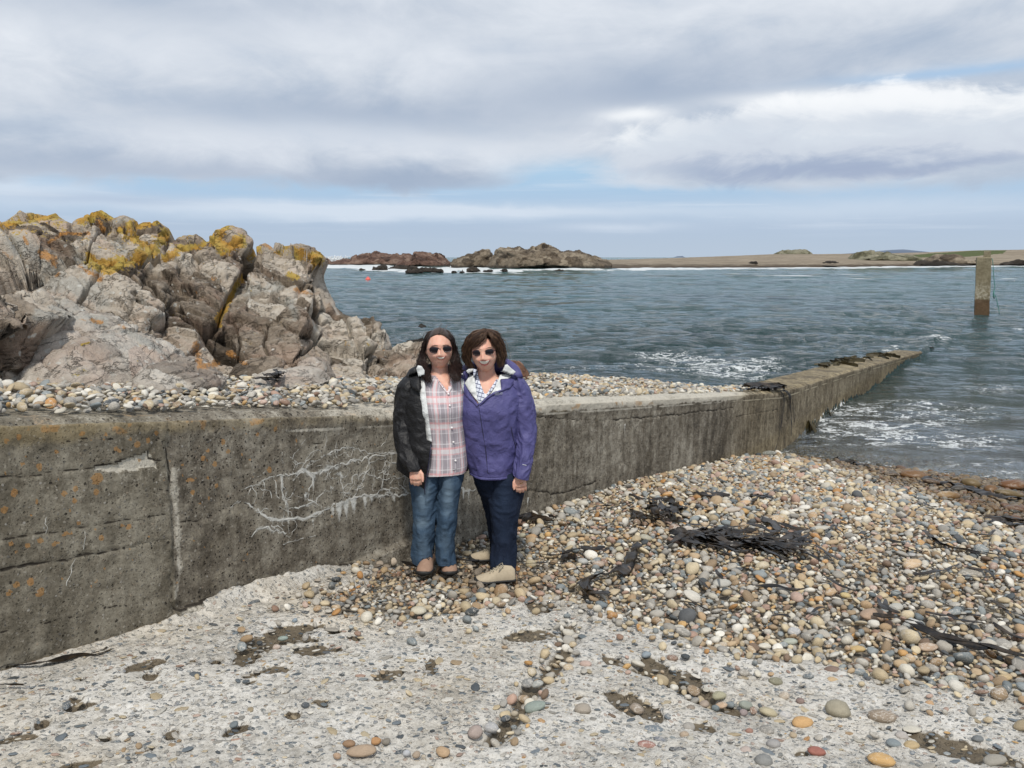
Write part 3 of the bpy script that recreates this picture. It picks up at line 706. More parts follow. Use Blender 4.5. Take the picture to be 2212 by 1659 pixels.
    co = np.concatenate([front, top, back], 1); nc = co.shape[1]
    def ext(a, tv): return np.concatenate([a, tv, tv[:, :2]*0], 1)
    fst = sstep(S, 3.0, 4.2)[:, None]*np.ones_like(Q)*(1 - .8*sstep(S, 10.6, 11.4))[:, None]
    me = mesh_from('sea_wall', co, grid_faces(len(S), nc, flip=True))
    z0 = np.zeros_like(Q)
    add_attr(me, 'white', ext(white, z0)); add_attr(me, 'dark', ext(dark*(1-.0), z0)); add_attr(me, 'orange', ext(org, .42*sstep(fbm(Ptop*11, 3, 93), .1, .4)*(St < 6)))
    add_attr(me, 'pale', ext(np.clip(pale, 0, 1), .35 + .4*fst + .2*fbm(Ptop*4, 3, 94))); add_attr(me, 'gold', ext(gold, .3 + z0)); add_attr(me, 'wet', ext(wet, (sstep(S, 10.5, 12.0)*.9)[:, None] + z0)); add_attr(me, 'leftbay', ext(left, (St < sj)*1.0))
    print('wall tris', len(me.polygons)*2)
    wall = link('sea_wall', me, M_WALL, label='long weathered concrete sea wall running down into the water behind the two women', cat='wall')
    # mineral crust along the cracks: thin raised veins
    def off_at(s_, z_):
        i = np.clip(np.searchsorted(S, s_), 0, len(S)-1); j = np.clip(((z_ - Z[i, 0])/np.maximum(Z[i, -1] - Z[i, 0], 1e-6)*(H-1)).astype(int), 0, H-1); return off[i, j]
    r = np.random.default_rng(77); co, fa = [], []; n0 = 0
    def vein(P, w, k):
        nonlocal n0
        P = np.asarray(P); T = np.gradient(P, axis=0); T /= np.maximum(np.linalg.norm(T, axis=1), 1e-9)[:, None]; Nn = np.stack([-T[:, 1], T[:, 0]], -1)
        ww = w*(.45 + .9*np.abs(vnoise(p3(P[:, 0]*30, P[:, 1]*30, k), 3)) + .5*np.maximum(vnoise(p3(P[:, 0]*7, P[:, 1]*7, k), 4), 0)); ww[0] = ww[-1] = .0006
        rows = []
        for a, h in ((-1, .0), (-.55, .0005), (.4, .0007), (1, .0)):
            q = P + Nn*(ww*a + .0006*r.normal(size=len(P)))[:, None]; X_, Y_ = unsq(q[:, 0], -(off_at(q[:, 0], q[:, 1]) + .0006 + h)); rows.append(np.stack([X_, Y_, q[:, 1]], -1))
        g = np.stack(rows, 1); co.append(g.reshape(-1, 3)); fa.append(grid_faces(len(P), 4) + n0); n0 += len(P)*4
    for i, (pl, w) in enumerate(WHITE):
        base = to_wall(pl); P = jag(base, .0060, 100+i, .020)
        lo = 0
        vein(P, w*(.44 if w > .0052 else .26), i)
        for b in range(int(len(P)/13)):
            a = r.integers(1, len(P)-1); L = r.uniform(.015, .045); ang = r.uniform(-2.6, 2.6); q = [P[a]]
            for k in range(int(L/.010)+2): ang += r.normal(0, .45); q.append(q[-1] + np.array([math.cos(ang), -abs(math.sin(ang))*.9])*.010)
            vein(np.array(q), w*.16 + .0007, i+50)
    for i in range(60):
        x0, y0 = r.uniform(600, 880), r.uniform(965, 1085); y0 += -(x0-600)*.06 + 10
        if i % 5 == 0: x0, y0 = r.uniform(540, 640), r.uniform(1010, 1120)
        s0, z0 = wall_hit(x0, y0); ang = r.choice([0, 0, 3.14, -1.57, -1.57, -1.2, .5]) + r.normal(0, .3); q = [np.array([s0, z0])]
        for k in range(int(r.uniform(4, 14))): ang += r.normal(0, .5); q.append(q[-1] + np.array([math.cos(ang), math.sin(ang)])*.016)
        vein(np.array(q), r.uniform(.0009, .0020), i+200)
    me2 = mesh_from('mineral_crust', np.concatenate(co), np.concatenate(fa)); mv, t = mat('white_mineral_crust'); nn = t.noise(t.pos(), 60, 4, .7)
    t.out(t.bsdf(t.mix(nn, (.40, .395, .36), (.72, .715, .68)), .9, t.bump(nn, .5, .003), spec=.2)); link('mineral_crust', me2, mv, wall, kind='stuff')
    return wall
WALL = build_wall()
# ================================================================== PEBBLES
def ico(sub):
    import bmesh
    bm = bmesh.new(); bmesh.ops.create_icosphere(bm, subdivisions=sub, radius=1.0)
    co = np.array([v.co[:] for v in bm.verts]); fa = np.array([[v.index for v in f.verts] for f in bm.faces]); bm.free(); return co, fa
ICO1, ICO2, ICO3 = ico(1), ico(2), ico(3)
def stone_co(unit, seed, angular):
    r = np.random.default_rng(seed); n = unit/np.linalg.norm(unit, axis=1)[:, None]
    co = n.copy()
    # a few planes cut the ball, then it is rounded again
    k = int(4 + angular*7)
    rad = np.ones(len(n))
    for i in range(k):
        d = r.normal(size=3); d /= np.linalg.norm(d); off = r.uniform(.62, .92) if angular > .3 else r.uniform(.78, .98)
        c = n@d; lim = off/np.maximum(c, 1e-3); w = 18 if angular > .3 else 7
        lim = np.where(c > .1, lim, 9); rad = -np.log(np.exp(-w*rad) + np.exp(-w*np.minimum(lim, 3)))/w
    co = n*rad[:, None]*(1 + .07*vnoise(n*1.4 + seed, 1)[:, None] + .03*vnoise(n*3.1 + seed, 2)[:, None])
    return co
PEB = []                       # shared shapes : mostly round ones, some knobbly, some broken
for i in range(12):
    co = stone_co(ICO2[0], 50+i, [0, .1, .2, .1, 0, .2, .35, .5, .8, .15, .1, .6][i])
    me = mesh_from('pebble_shape', co, ICO2[1]); me.materials.append(M_PEB); PEB.append(me)
COLS = {  # name: (weight, linear colours)
    'cream': (.25, [(.47, .385, .25), (.54, .455, .31), (.42, .34, .22)]),
    'white': (.14, [(.58, .545, .46), (.66, .63, .56)]),
    'pale grey': (.25, [(.36, .335, .29), (.43, .405, .355), (.30, .285, .255)]),
    'blue-grey': (.10, [(.20, .225, .23), (.26, .285, .285), (.15, .175, .185)]),
    'tan': (.145, [(.38, .265, .155), (.43, .32, .20), (.31, .225, .14)]),
    'orange': (.038, [(.48, .27, .10), (.42, .225, .085), (.52, .33, .14)]),
    'pink': (.05, [(.38, .255, .195), (.43, .31, .25)]),
    'brown': (.035, [(.21, .145, .10), (.25, .16, .115)]),
    'dark slate': (.03, [(.07, .08, .085), (.10, .105, .11)])}
CN = list(COLS); CW = np.array([COLS[c][0] for c in CN]); CW = CW/CW.sum()
def pick_cols(n, rng, pale=0.0):
    w = CW.copy()
    if pale: w = w*np.array([1.0, 1.7, 1.8, 1.3, .6, .5, .7, .5, 1.2]); w /= w.sum()
    k = rng.choice(len(CN), n, p=w); c = np.zeros((n, 3))
    for i, nme in enumerate(CN):
        m = k == i; o = np.array(COLS[nme][1]); c[m] = o[rng.integers(0, len(o), m.sum())]
    return k, c*rng.uniform(.78, 1.15, (n, 1))

class Darts:
    def __init__(s, cell): s.c = cell; s.g = {}
    def ok(s, x, y, r, slack):
        i, j = int(x//s.c), int(y//s.c); k = int((r+.12)//s.c)+1
        for a in range(i-k, i+k+1):
            for b in range(j-k, j+k+1):
                for (px, py, pr) in s.g.get((a, b), ()):
                    d = (r + pr)*slack
                    if (px-x)**2 + (py-y)**2 < d*d: return False
        return True
    def add(s, x, y, r): s.g.setdefault((int(x//s.c), int(y//s.c)), []).append((x, y, r))
def throw(cand, rad, slack, darts=None, cell=.05):
    """cand sorted big to small; keep those that find room"""
    d = darts or Darts(cell); keep = []
    # a fast dense grid of small cells would be costlier than this in practice
    for i, (x, y) in enumerate(cand):
        r = rad[i]; c = d.c; ii, jj = int(x//c), int(y//c); good = True
        k = 1 if r < .03 else 2 if r < .08 else 3
        for a in range(ii-k, ii+k+1):
            for b in range(jj-k, jj+k+1):
                for (px, py, pr) in d.g.get((a, b), ()):
                    q = (r + pr)*slack
                    if (px-x)**2 + (py-y)**2 < q*q: good = False; break
                if not good: break
            if not good: break
        if good: d.g.setdefault((ii, jj), []).append((x, y, r)); keep.append(i)
    return np.array(keep, int), d

BIGSTONES = []   # hand placed: (picture x, y, half w, half h, colour, label)
def c7(x, y, w, h, col, lab, ang=0): BIGSTONES.append((1061.8+.52*x, 929+.52*y, w*.26*1.9, h*.26*1.9, col, lab, ang))
c7(1440, 1165, 62, 48, (.30, .27, .20), 'round olive grey cobble with a speckled shoulder on the bare concrete', 0)
c7(1620, 1195, 62, 36, (.27, .215, .16), 'flattened brown-grey cobble with faint ridges, right of the speckled cobble')
c7(1290, 1217, 50, 28, (.50, .31, .14), 'orange angular stone at the front of the row of cobbles on the concrete')
c7(1150, 1175, 43, 30, (.42, .37, .25), 'blocky yellowish cobble between grey ones on the concrete')
c7(1170, 1305, 32, 30, (.30, .29, .28), 'smooth mid-grey round cobble alone on the concrete near the bottom edge')
c7(1130, 1378, 42, 34, (.22, .22, .21), 'darker grey cobble cut by the bottom edge of the view')
c7(1350, 1338, 40, 24, (.30, .12, .09), 'dark red speckled stone on the concrete')
c7(1618, 1374, 60, 36, (.52, .33, .14), 'big smooth orange cobble at the bottom right by the damp hollow')
c7(380, 1162, 40, 31, (.33, .29, .24), 'grey speckled round stone beside the groove in the concrete')
c7(1412, 1002, 35, 24, (.20, .14, .11), 'dark brown stone resting on a tan one on the concrete')
c7(1414, 1040, 30, 15, (.46, .34, .20), 'flat tan stone under the dark brown one')
c7(1180, 1045, 34, 20, (.21, .20, .14), 'olive flat pebble on the bare concrete')
c7(1055, 1145, 32, 25, (.26, .28, .24), 'green-grey round pebble in the row of cobbles')
c7(827, 1157, 22, 21, (.25, .21, .17), 'small brown-grey ball-shaped pebble left of the cobble row')
c7(945, 1107, 32, 22, (.34, .32, .22), 'yellow-green mossy pebble at the head of the cobble row')
c7(955, 1145, 28, 18, (.46, .33, .22), 'peach coloured pebble wedged in the cobble row')
c7(885, 1140, 24, 18, (.32, .26, .21), 'tan pebble at the left end of the cobble row')
c7(930, 1158, 18, 14, (.16, .19, .2), 'dark blue-grey pebble in the cobble row')
c7(1045, 1175, 22, 17, (.28, .23, .22), 'mauve-grey pebble in the cobble row')
c7(1215, 1105, 26, 26, (.40, .34, .27), 'upright cream stone leaning behind the cobble row')
c7(1220, 1185, 30, 18, (.40, .39, .38), 'pale blue-grey pebble in front of the blocky yellowish cobble')
c7(1282, 1128, 20, 16, (.22, .16, .14), 'small mauve-brown pebble right of the leaning cream stone')
c7(1745, 1313, 35, 23, (.42, .32, .18), 'tan egg-shaped cobble at the edge of the damp hollow')
c7(1670, 1305, 34, 24, (.20, .23, .24), 'blue-grey flat cobble at the edge of the damp hollow')
c7(1705, 1272, 32, 22, (.40, .37, .34), 'speckled pale stone behind the egg-shaped cobble')
c7(1070, 1255, 18, 15, (.30, .17, .13), 'small red-brown pebble alone on the concrete')
c7(1140, 1248, 40, 22, (.22, .21, .19), 'dark grey flat stone above the round grey cobble')
c7(1055, 1333, 28, 20, (.42, .35, .31), 'pinkish pale pebble left of the round grey cobble')
c7(1250, 1270, 20, 15, (.40, .32, .22), 'small tan pebble below the orange angular stone')
c7(2020, 1285, 28, 18, (.17, .18, .18), 'slate pebble above the damp hollow at the far right')
c7(2090, 1375, 50, 26, (.30, .28, .24), 'grey-brown flat cobble at the bottom right corner')
c7(1980, 1050, 8, 6, (.4, .3, .2), 'tiny tan pebble alone on the concrete at right')
c7(1820, 1138, 20, 15, (.46, .30, .17), 'small orange pebble alone on the pale concrete at right')
c7(1315, 1027, 25, 15, (.13, .15, .16), 'dark slate pebble left of the dark brown stone')
c7(162, 558, 31, 25, (.45, .41, .28), 'large smooth cream egg-shaped cobble beside the shoe of the woman in purple')
c7(165, 447, 27, 19, (.44, .29, .16), 'orange and white cobble at the foot of the wall right of the women')
c7(125, 440, 19, 18, (.45, .42, .31), 'cream ball-shaped pebble left of the orange and white cobble')
c7(1590, 775, 88, 36, (.38, .27, .19), 'long tan boulder-like stone with a strap of kelp across it', -28)
c7(1745, 560, 46, 28, (.52, .38, .24), 'blocky peach coloured stone in the shingle at right')
c7(1992, 598, 55, 24, (.27, .25, .21), 'large flat grey-brown cobble in the shingle near the right edge')
c7(1628, 868, 42, 34, (.42, .33, .23), 'chunky cream and tan stone just in front of the long tan stone')
c7(955, 640, 45, 26, (.42, .41, .37), 'angular white-grey stone with a thin band of kelp across it')
c7(1115, 305, 10, 8, (.5, .3, .15), 'small orange pebble by the short kelp blade')
c7(1050, 305, 32, 17, (.50, .33, .19), 'flat orange-tan cobble below the short kelp blade')
c7(1000, 333, 40, 15, (.45, .40, .34), 'long pale flat stone in the upper part of the shingle')
c7(975, 302, 28, 15, (.45, .38, .28), 'flat cream stone left of the orange-tan cobble')
c7(812, 415, 26, 20, (.44, .40, .36), 'pinkish white round stone above the big kelp heap')
c7(1400, 285, 22, 18, (.48, .42, .33), 'cream round stone in the upper shingle')
c7(1375, 410, 55, 15, (.45, .43, .37), 'long pale blade-shaped stone in the middle of the shingle')
c7(1415, 470, 30, 16, (.44, .33, .21), 'flat tan stone right of the kelp heap')
c7(1240, 465, 20, 14, (.30, .14, .09), 'brick-red pebble right of the kelp heap')
c7(530, 495, 20, 25, (.44, .40, .28), 'upright cream stone left of the kelp heap')
c7(640, 450, 36, 22, (.38, .36, .28), 'angular greenish-white stone left of the kelp heap')
c7(445, 560, 30, 20, (.38, .29, .22), 'light brown stone beside the curled kelp frond')
c7(380, 548, 26, 20, (.40, .40, .38), 'white-grey angular stone beside the curled kelp frond')
c7(1745, 520, 20, 13, (.40, .39, .38), 'pale grey pebble just above the blocky peach stone')
c7(1360, 705, 22, 18, (.50, .30, .13), 'round orange pebble in the near shingle')
c7(1470, 690, 24, 17, (.50, .40, .2), 'yellow pebble left of the long tan stone')
c7(1330, 755, 30, 22, (.44, .43, .42), 'angular white stone in the near shingle')
c7(1255, 840, 30, 26, (.40, .40, .40), 'angular grey-white stone near the edge of the concrete')
c7(1750, 805, 36, 26, (.48, .47, .44), 'white cobble right of the long tan stone')
c7(1680, 738, 33, 20, (.42, .41, .37), 'smooth pale cobble behind the long tan stone')
c7(1810, 905, 46, 24, (.42, .31, .22), 'broad tan stone beside the long kelp strand')
c7(1520, 912, 34, 18, (.50, .36, .17), 'flat yellow-orange stone near the edge of the concrete')
c7(1700, 975, 32, 22, (.45, .33, .20), 'tan cobble at the edge of the concrete')
c7(1910, 1040, 34, 22, (.34, .36, .33), 'grey-green cobble at the edge of the concrete at right')
c7(1707, 930, 28, 22, (.48, .28, .11), 'orange cobble just above the tan one at the concrete edge')
c7(2130, 1030, 34, 20, (.46, .35, .2), 'tan cobble at the far right by the concrete edge')
c7(1240, 880, 35, 18, (.36, .38, .32), 'grey-green flat stone near the edge of the concrete')
c7(960, 895, 22, 17, (.46, .38, .28), 'cream cobble left of the grey-green flat stone')
c7(643, 936, 22, 18, (.24, .28, .31), 'blue-grey pebble at the edge of the concrete')
c7(325, 955, 20, 26, (.48, .38, .25), 'upright cream pebble in the groove of the concrete')
c7(320, 990, 25, 24, (.46, .37, .25), 'tan pebble at the end of the groove pile')
c7(390, 975, 28, 18, (.44, .33, .28), 'pinkish pebble beside the groove pile')
c7(175, 1152, 60, 27, (.24, .28, .25), 'large flat teal-grey stone lying in the groove')
c7(62, 1195, 22, 35, (.08, .085, .085), 'black upright oval pebble in the groove')
c7(95, 1180, 18, 18, (.38, .33, .25), 'speckled tan pebble beside the black oval one')
c7(150, 1055, 30, 22, (.22, .22, .21), 'grey pebble at the bend of the groove')
c7(190, 1058, 28, 20, (.34, .35, .33), 'smooth pale grey pebble at the bend of the groove')
c7(940, 955, 24, 15, (.40, .30, .22), 'small blocky tan stone on the concrete close to the shingle')
c7(890, 1000, 20, 17, (.40, .28, .19), 'light brown wedge-shaped pebble on the concrete')
c7(750, 950, 26, 18, (.24, .16, .12), 'brown pebble at the upper end of the damp hollow')
c7(600, 1160, 38, 28, (.26, .21, .16), 'pointed brown stone standing in a damp hollow')
c7(820, 1235, 30, 24, (.32, .30, .27), 'grey pebble on top of a small pile on the concrete')
c7(800, 1265, 22, 24, (.38, .30, .22), 'brown upright pebble in the small pile on the concrete')
c7(825, 1285, 18, 17, (.40, .38, .32), 'cream pebble in front of the small pile on the concrete')
c7(645, 1310, 42, 20, (.30, .16, .13), 'dull red flat stone near the bottom edge')
c7(700, 1292, 30, 14, (.17, .18, .2), 'flat slate stone behind the dull red one')
SHORE = [(1755, 195, 52, 20, (.42, .25, .11), 'large wet orange boulder at the edge of the water'), (1990, 230, 36, 22, (.42, .36, .22), 'wet yellowish boulder at the water edge'),
    (2070, 252, 30, 18, (.40, .26, .13), 'wet tan boulder at the water edge'), (2165, 240, 60, 26, (.40, .22, .11), 'large red-orange boulder at the right end of the shoreline'),
    (1895, 275, 50, 20, (.42, .28, .13), 'wet orange-tan boulder lower on the shore'), (2150, 272, 60, 20, (.38, .33, .19), 'broad yellowish boulder below the red-orange one'),
    (2180, 332, 46, 17, (.28, .16, .10), 'brown wet stone near the right edge'), (1830, 222, 40, 15, (.20, .15, .11), 'dark flat stone behind the shore boulders'),
    (1250, 135, 24, 12, (.48, .42, .33), 'cream flat stone at the top of the shingle near the wall'), (1150, 103, 30, 12, (.17, .18, .16), 'dark grey flat stone where the wall meets the water'),
    (1700, 165, 28, 14, (.30, .22, .17), 'brown boulder behind the large orange one'), (1660, 190, 30, 12, (.20, .17, .14), 'dark stone left of the large orange boulder'),(1935, 248, 28, 14, (.17, .18, .19), 'slate-blue stone between the shore boulders')]
for a in SHORE: c7(a[0], a[1], a[2]*1.15, a[3]*1.35, *a[4:])
def c8(x, y, w, h, col, lab): BIGSTONES.append((.52*x, 1150.2+.52*y, w*.26*1.9, h*.26*1.9, col, lab, 0))
c8(1975, 833, 37, 32, (.33, .27, .24), 'rounded pinkish-grey cobble right of the middle of the bottom edge')
c8(2040, 815, 35, 31, (.36, .36, .36), 'rounded bluish-grey cobble beside the pinkish-grey one')
c8(1450, 880, 30, 20, (.27, .17, .10), 'brown pebble at the left of the little pile on the bottom edge')
c8(1505, 910, 72, 26, (.36, .27, .19), 'long flat tan stone in the little pile on the bottom edge')
c8(1400, 932, 19, 20, (.38, .26, .17), 'small tan pebble left of the long flat stone')
c8(1560, 868, 28, 18, (.40, .22, .10), 'orange-brown pebble behind the long flat stone')
c8(1605, 870, 22, 22, (.2, .18, .15), 'dark grey-brown pebble right of the orange-brown one')
c8(1840, 912, 35, 22, (.40, .28, .17), 'tan cobble cut by the bottom edge left of the groove')
c8(1730, 925, 20, 24, (.34, .27, .20), 'small upright beige pebble near the bottom edge')
c8(1690, 920, 18, 18, (.42, .43, .45), 'small white-blue pebble near the bottom edge')
c8(1740, 327, 37, 24, (.50, .46, .35), 'large cream angular cobble in front of the shoes on the concrete')
c8(1270, 722, 20, 14, (.07, .08, .09), 'black oval pebble beside a damp hollow')
c8(1400, 300, 34, 18, (.12, .125, .125), 'dark slate stone at the left corner of the shingle')
c8(1148, 478, 22, 13, (.40, .32, .27), 'pinkish pebble in the long damp hollow')
c8(1225, 368, 14, 10, (.24, .29, .33), 'blue-grey pebble at the top of the long damp hollow')
c8(1175, 442, 24, 12, (.26, .31, .28), 'green-grey pebble in the long damp hollow')
c8(358, 468, 17, 9, (.48, .33, .17), 'small orange pebble at the foot of the wall')
c8(2090, 775, 16, 34, (.09, .10, .11), 'black upright pebble wedged in the groove')

def surf_z(x, y):
    """walkable surface in front of the wall"""
    x = np.asarray(x, float); y = np.asarray(y, float)
    return np.where(conc_sd(x, y) > 0, zconc(x, y), zbeach(x, y))
def place_stone(name, parent, P, ax, rot, col, shape, label=None, cat=None, group=None):
    o = bpy.data.objects.new(name, PEB[shape]); COL.objects.link(o); o.location = P; o.scale = ax; o.rotation_euler = rot
    o['pcol'] = [float(c) for c in col]
    if parent is not None: o.parent = parent
    if label: o['label'] = label
    if cat: o['category'] = cat
    if group: o['group'] = group
    return o
big_xy = []
for i, (xd, yd, hw, hh, col, lab, ang) in enumerate(BIGSTONES):
    P = march(xd, yd + hh*.25, lambda x, y: float(surf_z(x, y)), 2.0, 16)
    depth = proj(P)[2]; a = hw/FPX*depth; v = hh/FPX*depth
    b = min(a*.85, v*1.25); c = min(v*.95, a*.8); c = max(c*.82, .012)
    sh = [0, 1, 2, 9, 10, 3, 5, 4][i % 8]
    if any(w in lab for w in ('angular', 'blocky', 'pointed', 'chunky', 'wedge', 'broad')): sh = [7, 8, 11][i % 3]
    P[2] = max(P[2], float(surf_z(P[0], P[1]))) + c*(.8 if P[2] < -2.55 else .55)
    place_stone('cobble' if a > .035 else 'pebble', None, P, (a, b, c), (RNG.normal(0, .12), math.radians(ang)*.15 + RNG.normal(0, .12), -math.radians(ang)*1.0 + RNG.normal(0, .2)), col, sh, lab, 'stone')
    big_xy.append((P[0], P[1], (a+b)/2))

def in_view(x, y, z, mar=260):
    px, py, zc = proj(np.stack([x, y, z], -1)); return (px > -mar) & (px < 2212+mar) & (py > 300) & (py < 1659+mar*.6) & (y > .5)
def gen_layer(n_c, box, accept, zf, rng, rmed, rsig, rmax, slack, zoff, seedpts=None, pale=0, grow=None, sort=True):
    x = rng.uniform(box[0], box[1], n_c); y = rng.uniform(box[2], box[3], n_c)
    m = accept(x, y); x, y = x[m], y[m]; z = zf(x, y); m = in_view(x, y, z); x, y, z = x[m], y[m], z[m]
    r = np.clip(rmed*np.exp(rng.normal(0, rsig, len(x))), .006, rmax)
    if grow is not None: r = r*grow(x, y)
    if sort: o = np.argsort(-r); x, y, z, r = x[o], y[o], z[o], r[o]
    d = Darts(.05)
    for p in (seedpts or []): d.add(*p)
    k, d = throw(list(zip(x, y)), r, slack, d)
    return x[k], y[k], z[k] + zoff*r[k], r[k]
def axes(r, rng, flat=.62):
    a = r*rng.uniform(.95, 1.3, len(r)); b = r*rng.uniform(.75, 1.0, len(r)); c = r*np.clip(rng.normal(flat, .13, len(r)), .35, .95)
    return np.stack([a, b, c], -1)

rng = np.random.default_rng(3)
def acc_front(x, y):
    s, q = sq(x, y); sd_ = conc_sd(x, y)
    jit = .05*fbm(p3(x*5, y*5), 3, 31)
    return (q < -.015) & (s < 14.6) & (sd_ < jit)
fg = lambda x, y: .78 + .36*sstep(np.hypot(x+.3, y-4.6), .5, 2.0) + .25*vnoise(p3(x*1.1, y*1.1), 77)
L = []
L.append(gen_layer(150000, (-1.4, 11, 2.6, 14.5), acc_front, zbeach, rng, .0146, .40, .050, .88, .35, big_xy, grow=fg))
L.append(gen_layer(90000, (-1.4, 11, 2.6, 14.5), acc_front, zbeach, rng, .0145, .22, .03, .80, -.75, grow=fg))
# the fringe and the strays on the concrete
def acc_str(x, y):
    s, q = sq(x, y); sd_ = conc_sd(x, y); pr = 1.0*np.exp(-sd_/.07) + .006*np.exp(-sd_/.9)
    gr = np.zeros_like(x)
    for G in GROOVE: d, _ = seg_dist(x, y, G); gr = np.maximum(gr, np.exp(-(d/.055)**2))
    return (q < -.05) & (sd_ > -.02) & (rng.random(len(x)) < np.maximum(pr, gr*.9))
xs_, ys_, zs_, rs_ = gen_layer(40000, (-2.8, 4.2, 2.2, 5.4), acc_str, lambda x, y: slip_height(x, y, False)[0], rng, .015, .35, .034, .95, .55, big_xy)
L.append((xs_, ys_, zs_ + .004, rs_))
FX = np.concatenate([l[0] for l in L]); FY = np.concatenate([l[1] for l in L]); FZ = np.concatenate([l[2] for l in L]); FR = np.concatenate([l[3] for l in L])
up = np.concatenate([np.zeros(len(L[0][0])), np.ones(len(L[1][0])), np.zeros(len(L[2][0]))]).astype(bool)
# shingle behind the wall
def acc_back(x, y):
    s, q = sq(x, y); lim = .09 + .12*sstep(s, 3.2, 5.0) + .09*fbm(p3(x*4, y*4), 3, 33)
    return (q > lim) & (q < 5.0) & (s < 12.9 - .0*q) & (s > .2)
def zland_top(x, y):
    s, q = sq(x, y); return np.maximum(zland(x, y), np.where((q < .7), ztop(s) + .004, -9))
gl = lambda x, y: .95 + .25*vnoise(p3(x*1.3, y*1.3), 78)
B = [gen_layer(90000, (-7, 6, 2.2, 15), acc_back, zland_top, rng, .021, .30, .055, .86, .35, pale=1, grow=gl),
     gen_layer(60000, (-7, 6, 2.2, 15), acc_back, zland_top, rng, .018, .22, .03, .80, -.6, grow=gl)]
BX, BY, BZ, BR = [np.concatenate([b[i] for b in B]) for i in range(4)]; bup = np.concatenate([np.zeros(len(B[0][0])), np.ones(len(B[1][0]))]).astype(bool)
def dress(X, Y, Z, R, under, flat, pale):
    n = len(X); k, c = pick_cols(n, rng, pale); ax = axes(R, rng, flat)
    rot = np.stack([rng.normal(0, .38, n), rng.normal(0, .38, n), rng.uniform(0, 6.28, n)], -1)
    sh = rng.choice(12, n, p=np.array([.10, .10, .10, .09, .08, .09, .10, .08, .07, .07, .05, .07]))
    px, py, zc = proj(np.stack([X, Y, Z], -1)); size = R/zc*FPX
    vis = (px > 0) & (px < 2212) & (py > 0) & (py < 1659) & ~under
    return dict(X=X, Y=Y, Z=Z, R=R, k=k, c=c, ax=ax, rot=rot, sh=sh, size=np.where(vis, size, 0), px=px, py=py)
DF = dress(FX, FY, FZ, FR, up, .60, 0); DB = dress(BX, BY, BZ, BR, bup, .52, 1)
print('pebbles', len(FX), len(BX))
# the 200 largest in view are things of their own, the rest is one mass
LAND = [(1075, 1262, 'beige shoe'), (943, 1240, 'brown shoes'), (1270, 1285, 'curled kelp frond'), (1147, 1218, 'large cream egg-shaped cobble'), (1420, 1090, 'spiky kelp heap'), (1560, 1180, 'large kelp heap'),
    (1970, 1220, 'blocky peach stone'), (2097, 1240, 'flat grey-brown cobble'), (1888, 1332, 'long tan stone'), (1558, 1262, 'angular white-grey stone'), (1520, 1072, 'short kelp blade'), (2050, 1430, 'long kelp strand'), (2020, 1195, 'thin kelp strand at the right'),
    (1707, 1402, 'broad chunky stone at the shingle edge'), (1180, 1400, 'groove in the concrete'), (1560, 1530, 'row of cobbles on the concrete'), (1905, 1550, 'ridged brown-grey cobble'), (1810, 1540, 'speckled olive cobble'), (905, 1320, 'cream angular cobble by the shoes'),
    (730, 1306, 'dark slate stone at the shingle corner'), (1480, 1620, 'bottom edge near the small pile'), (1960, 1010, 'waterline'), (1160, 1160, 'orange and white cobble'), (1795, 1297, 'yellow pebble'), (2150, 1340, 'right edge strips of kelp'), (1640, 1370, 'angular stone at the concrete edge'), (1400, 1240, 'light brown stone by the frond'), (1300, 1180, 'upright cream stone')]
LANDB = [(60, 870, 'left end of the wall top'), (250, 860, 'peaked boulder'), (430, 850, 'low sloping slab'), (600, 835, 'smooth grey slab'), (760, 850, 'shoulder of the woman in black'), (1200, 840, 'shoulder of the woman in purple'), (1400, 840, 'middle of the far bank'), (1680, 838, 'kelp draped over the wall')]
USED = {}
def near_words(px, py, back):
    L = LANDB if back else LAND; k = min(range(len(L)), key=lambda i: math.hypot((L[i][0]-px), (L[i][1]-py)*1.4)); dx, dy = px - L[k][0], (py - L[k][1])*1.4; d = math.hypot(dx, dy)
    w = ('right of' if dx > 0 else 'left of') if abs(dx) > abs(dy) else ('in front of' if dy > 0 else 'beyond')
    return ('close ' if d < 45 else '' if d < 110 else 'well ') + w + ' the ' + L[k][2]
def individuals(D, n, back):
    idx = np.argsort(-D['size'])[:n]; rows = []
    for i in idx:
        cn = CN[D['k'][i]]; shp = 'angular' if D['sh'][i] in (7, 8, 11) else ('flattish' if D['ax'][i][2] < .55*D['ax'][i][0] else 'rounded')
        rows.append((i, f"{shp} {cn} pebble {near_words(D['px'][i], D['py'][i], back)}"))
    cnt = {}
    for _, l in rows: cnt[l] = cnt.get(l, 0) + 1
    seen = {}
    for i, l in rows:
        lab = l; grp = 'larger pebbles of the shingle behind the wall' if back else 'larger pebbles of the shingle in front of the wall'
        if cnt[l] > 1:
            k = seen.get(l, 0); seen[l] = k+1; l = l if k < 3 else l.replace('pebble', 'pebble, least of its neighbours,')
            lab = ('larger ' if k == 0 else 'smaller ' if k == 1 else 'smallest ' if k == 2 else '') + l
        lab = ' '.join(lab.split()[:16]); place_stone('pebble', None, (D['X'][i], D['Y'][i], D['Z'][i]), D['ax'][i], D['rot'][i], D['c'][i], int(D['sh'][i]), lab, 'pebble', grp)
    m = np.ones(len(D['X']), bool); m[idx] = False; return m
mF = individuals(DF, 150, False); mB = individuals(DB, 45, True)

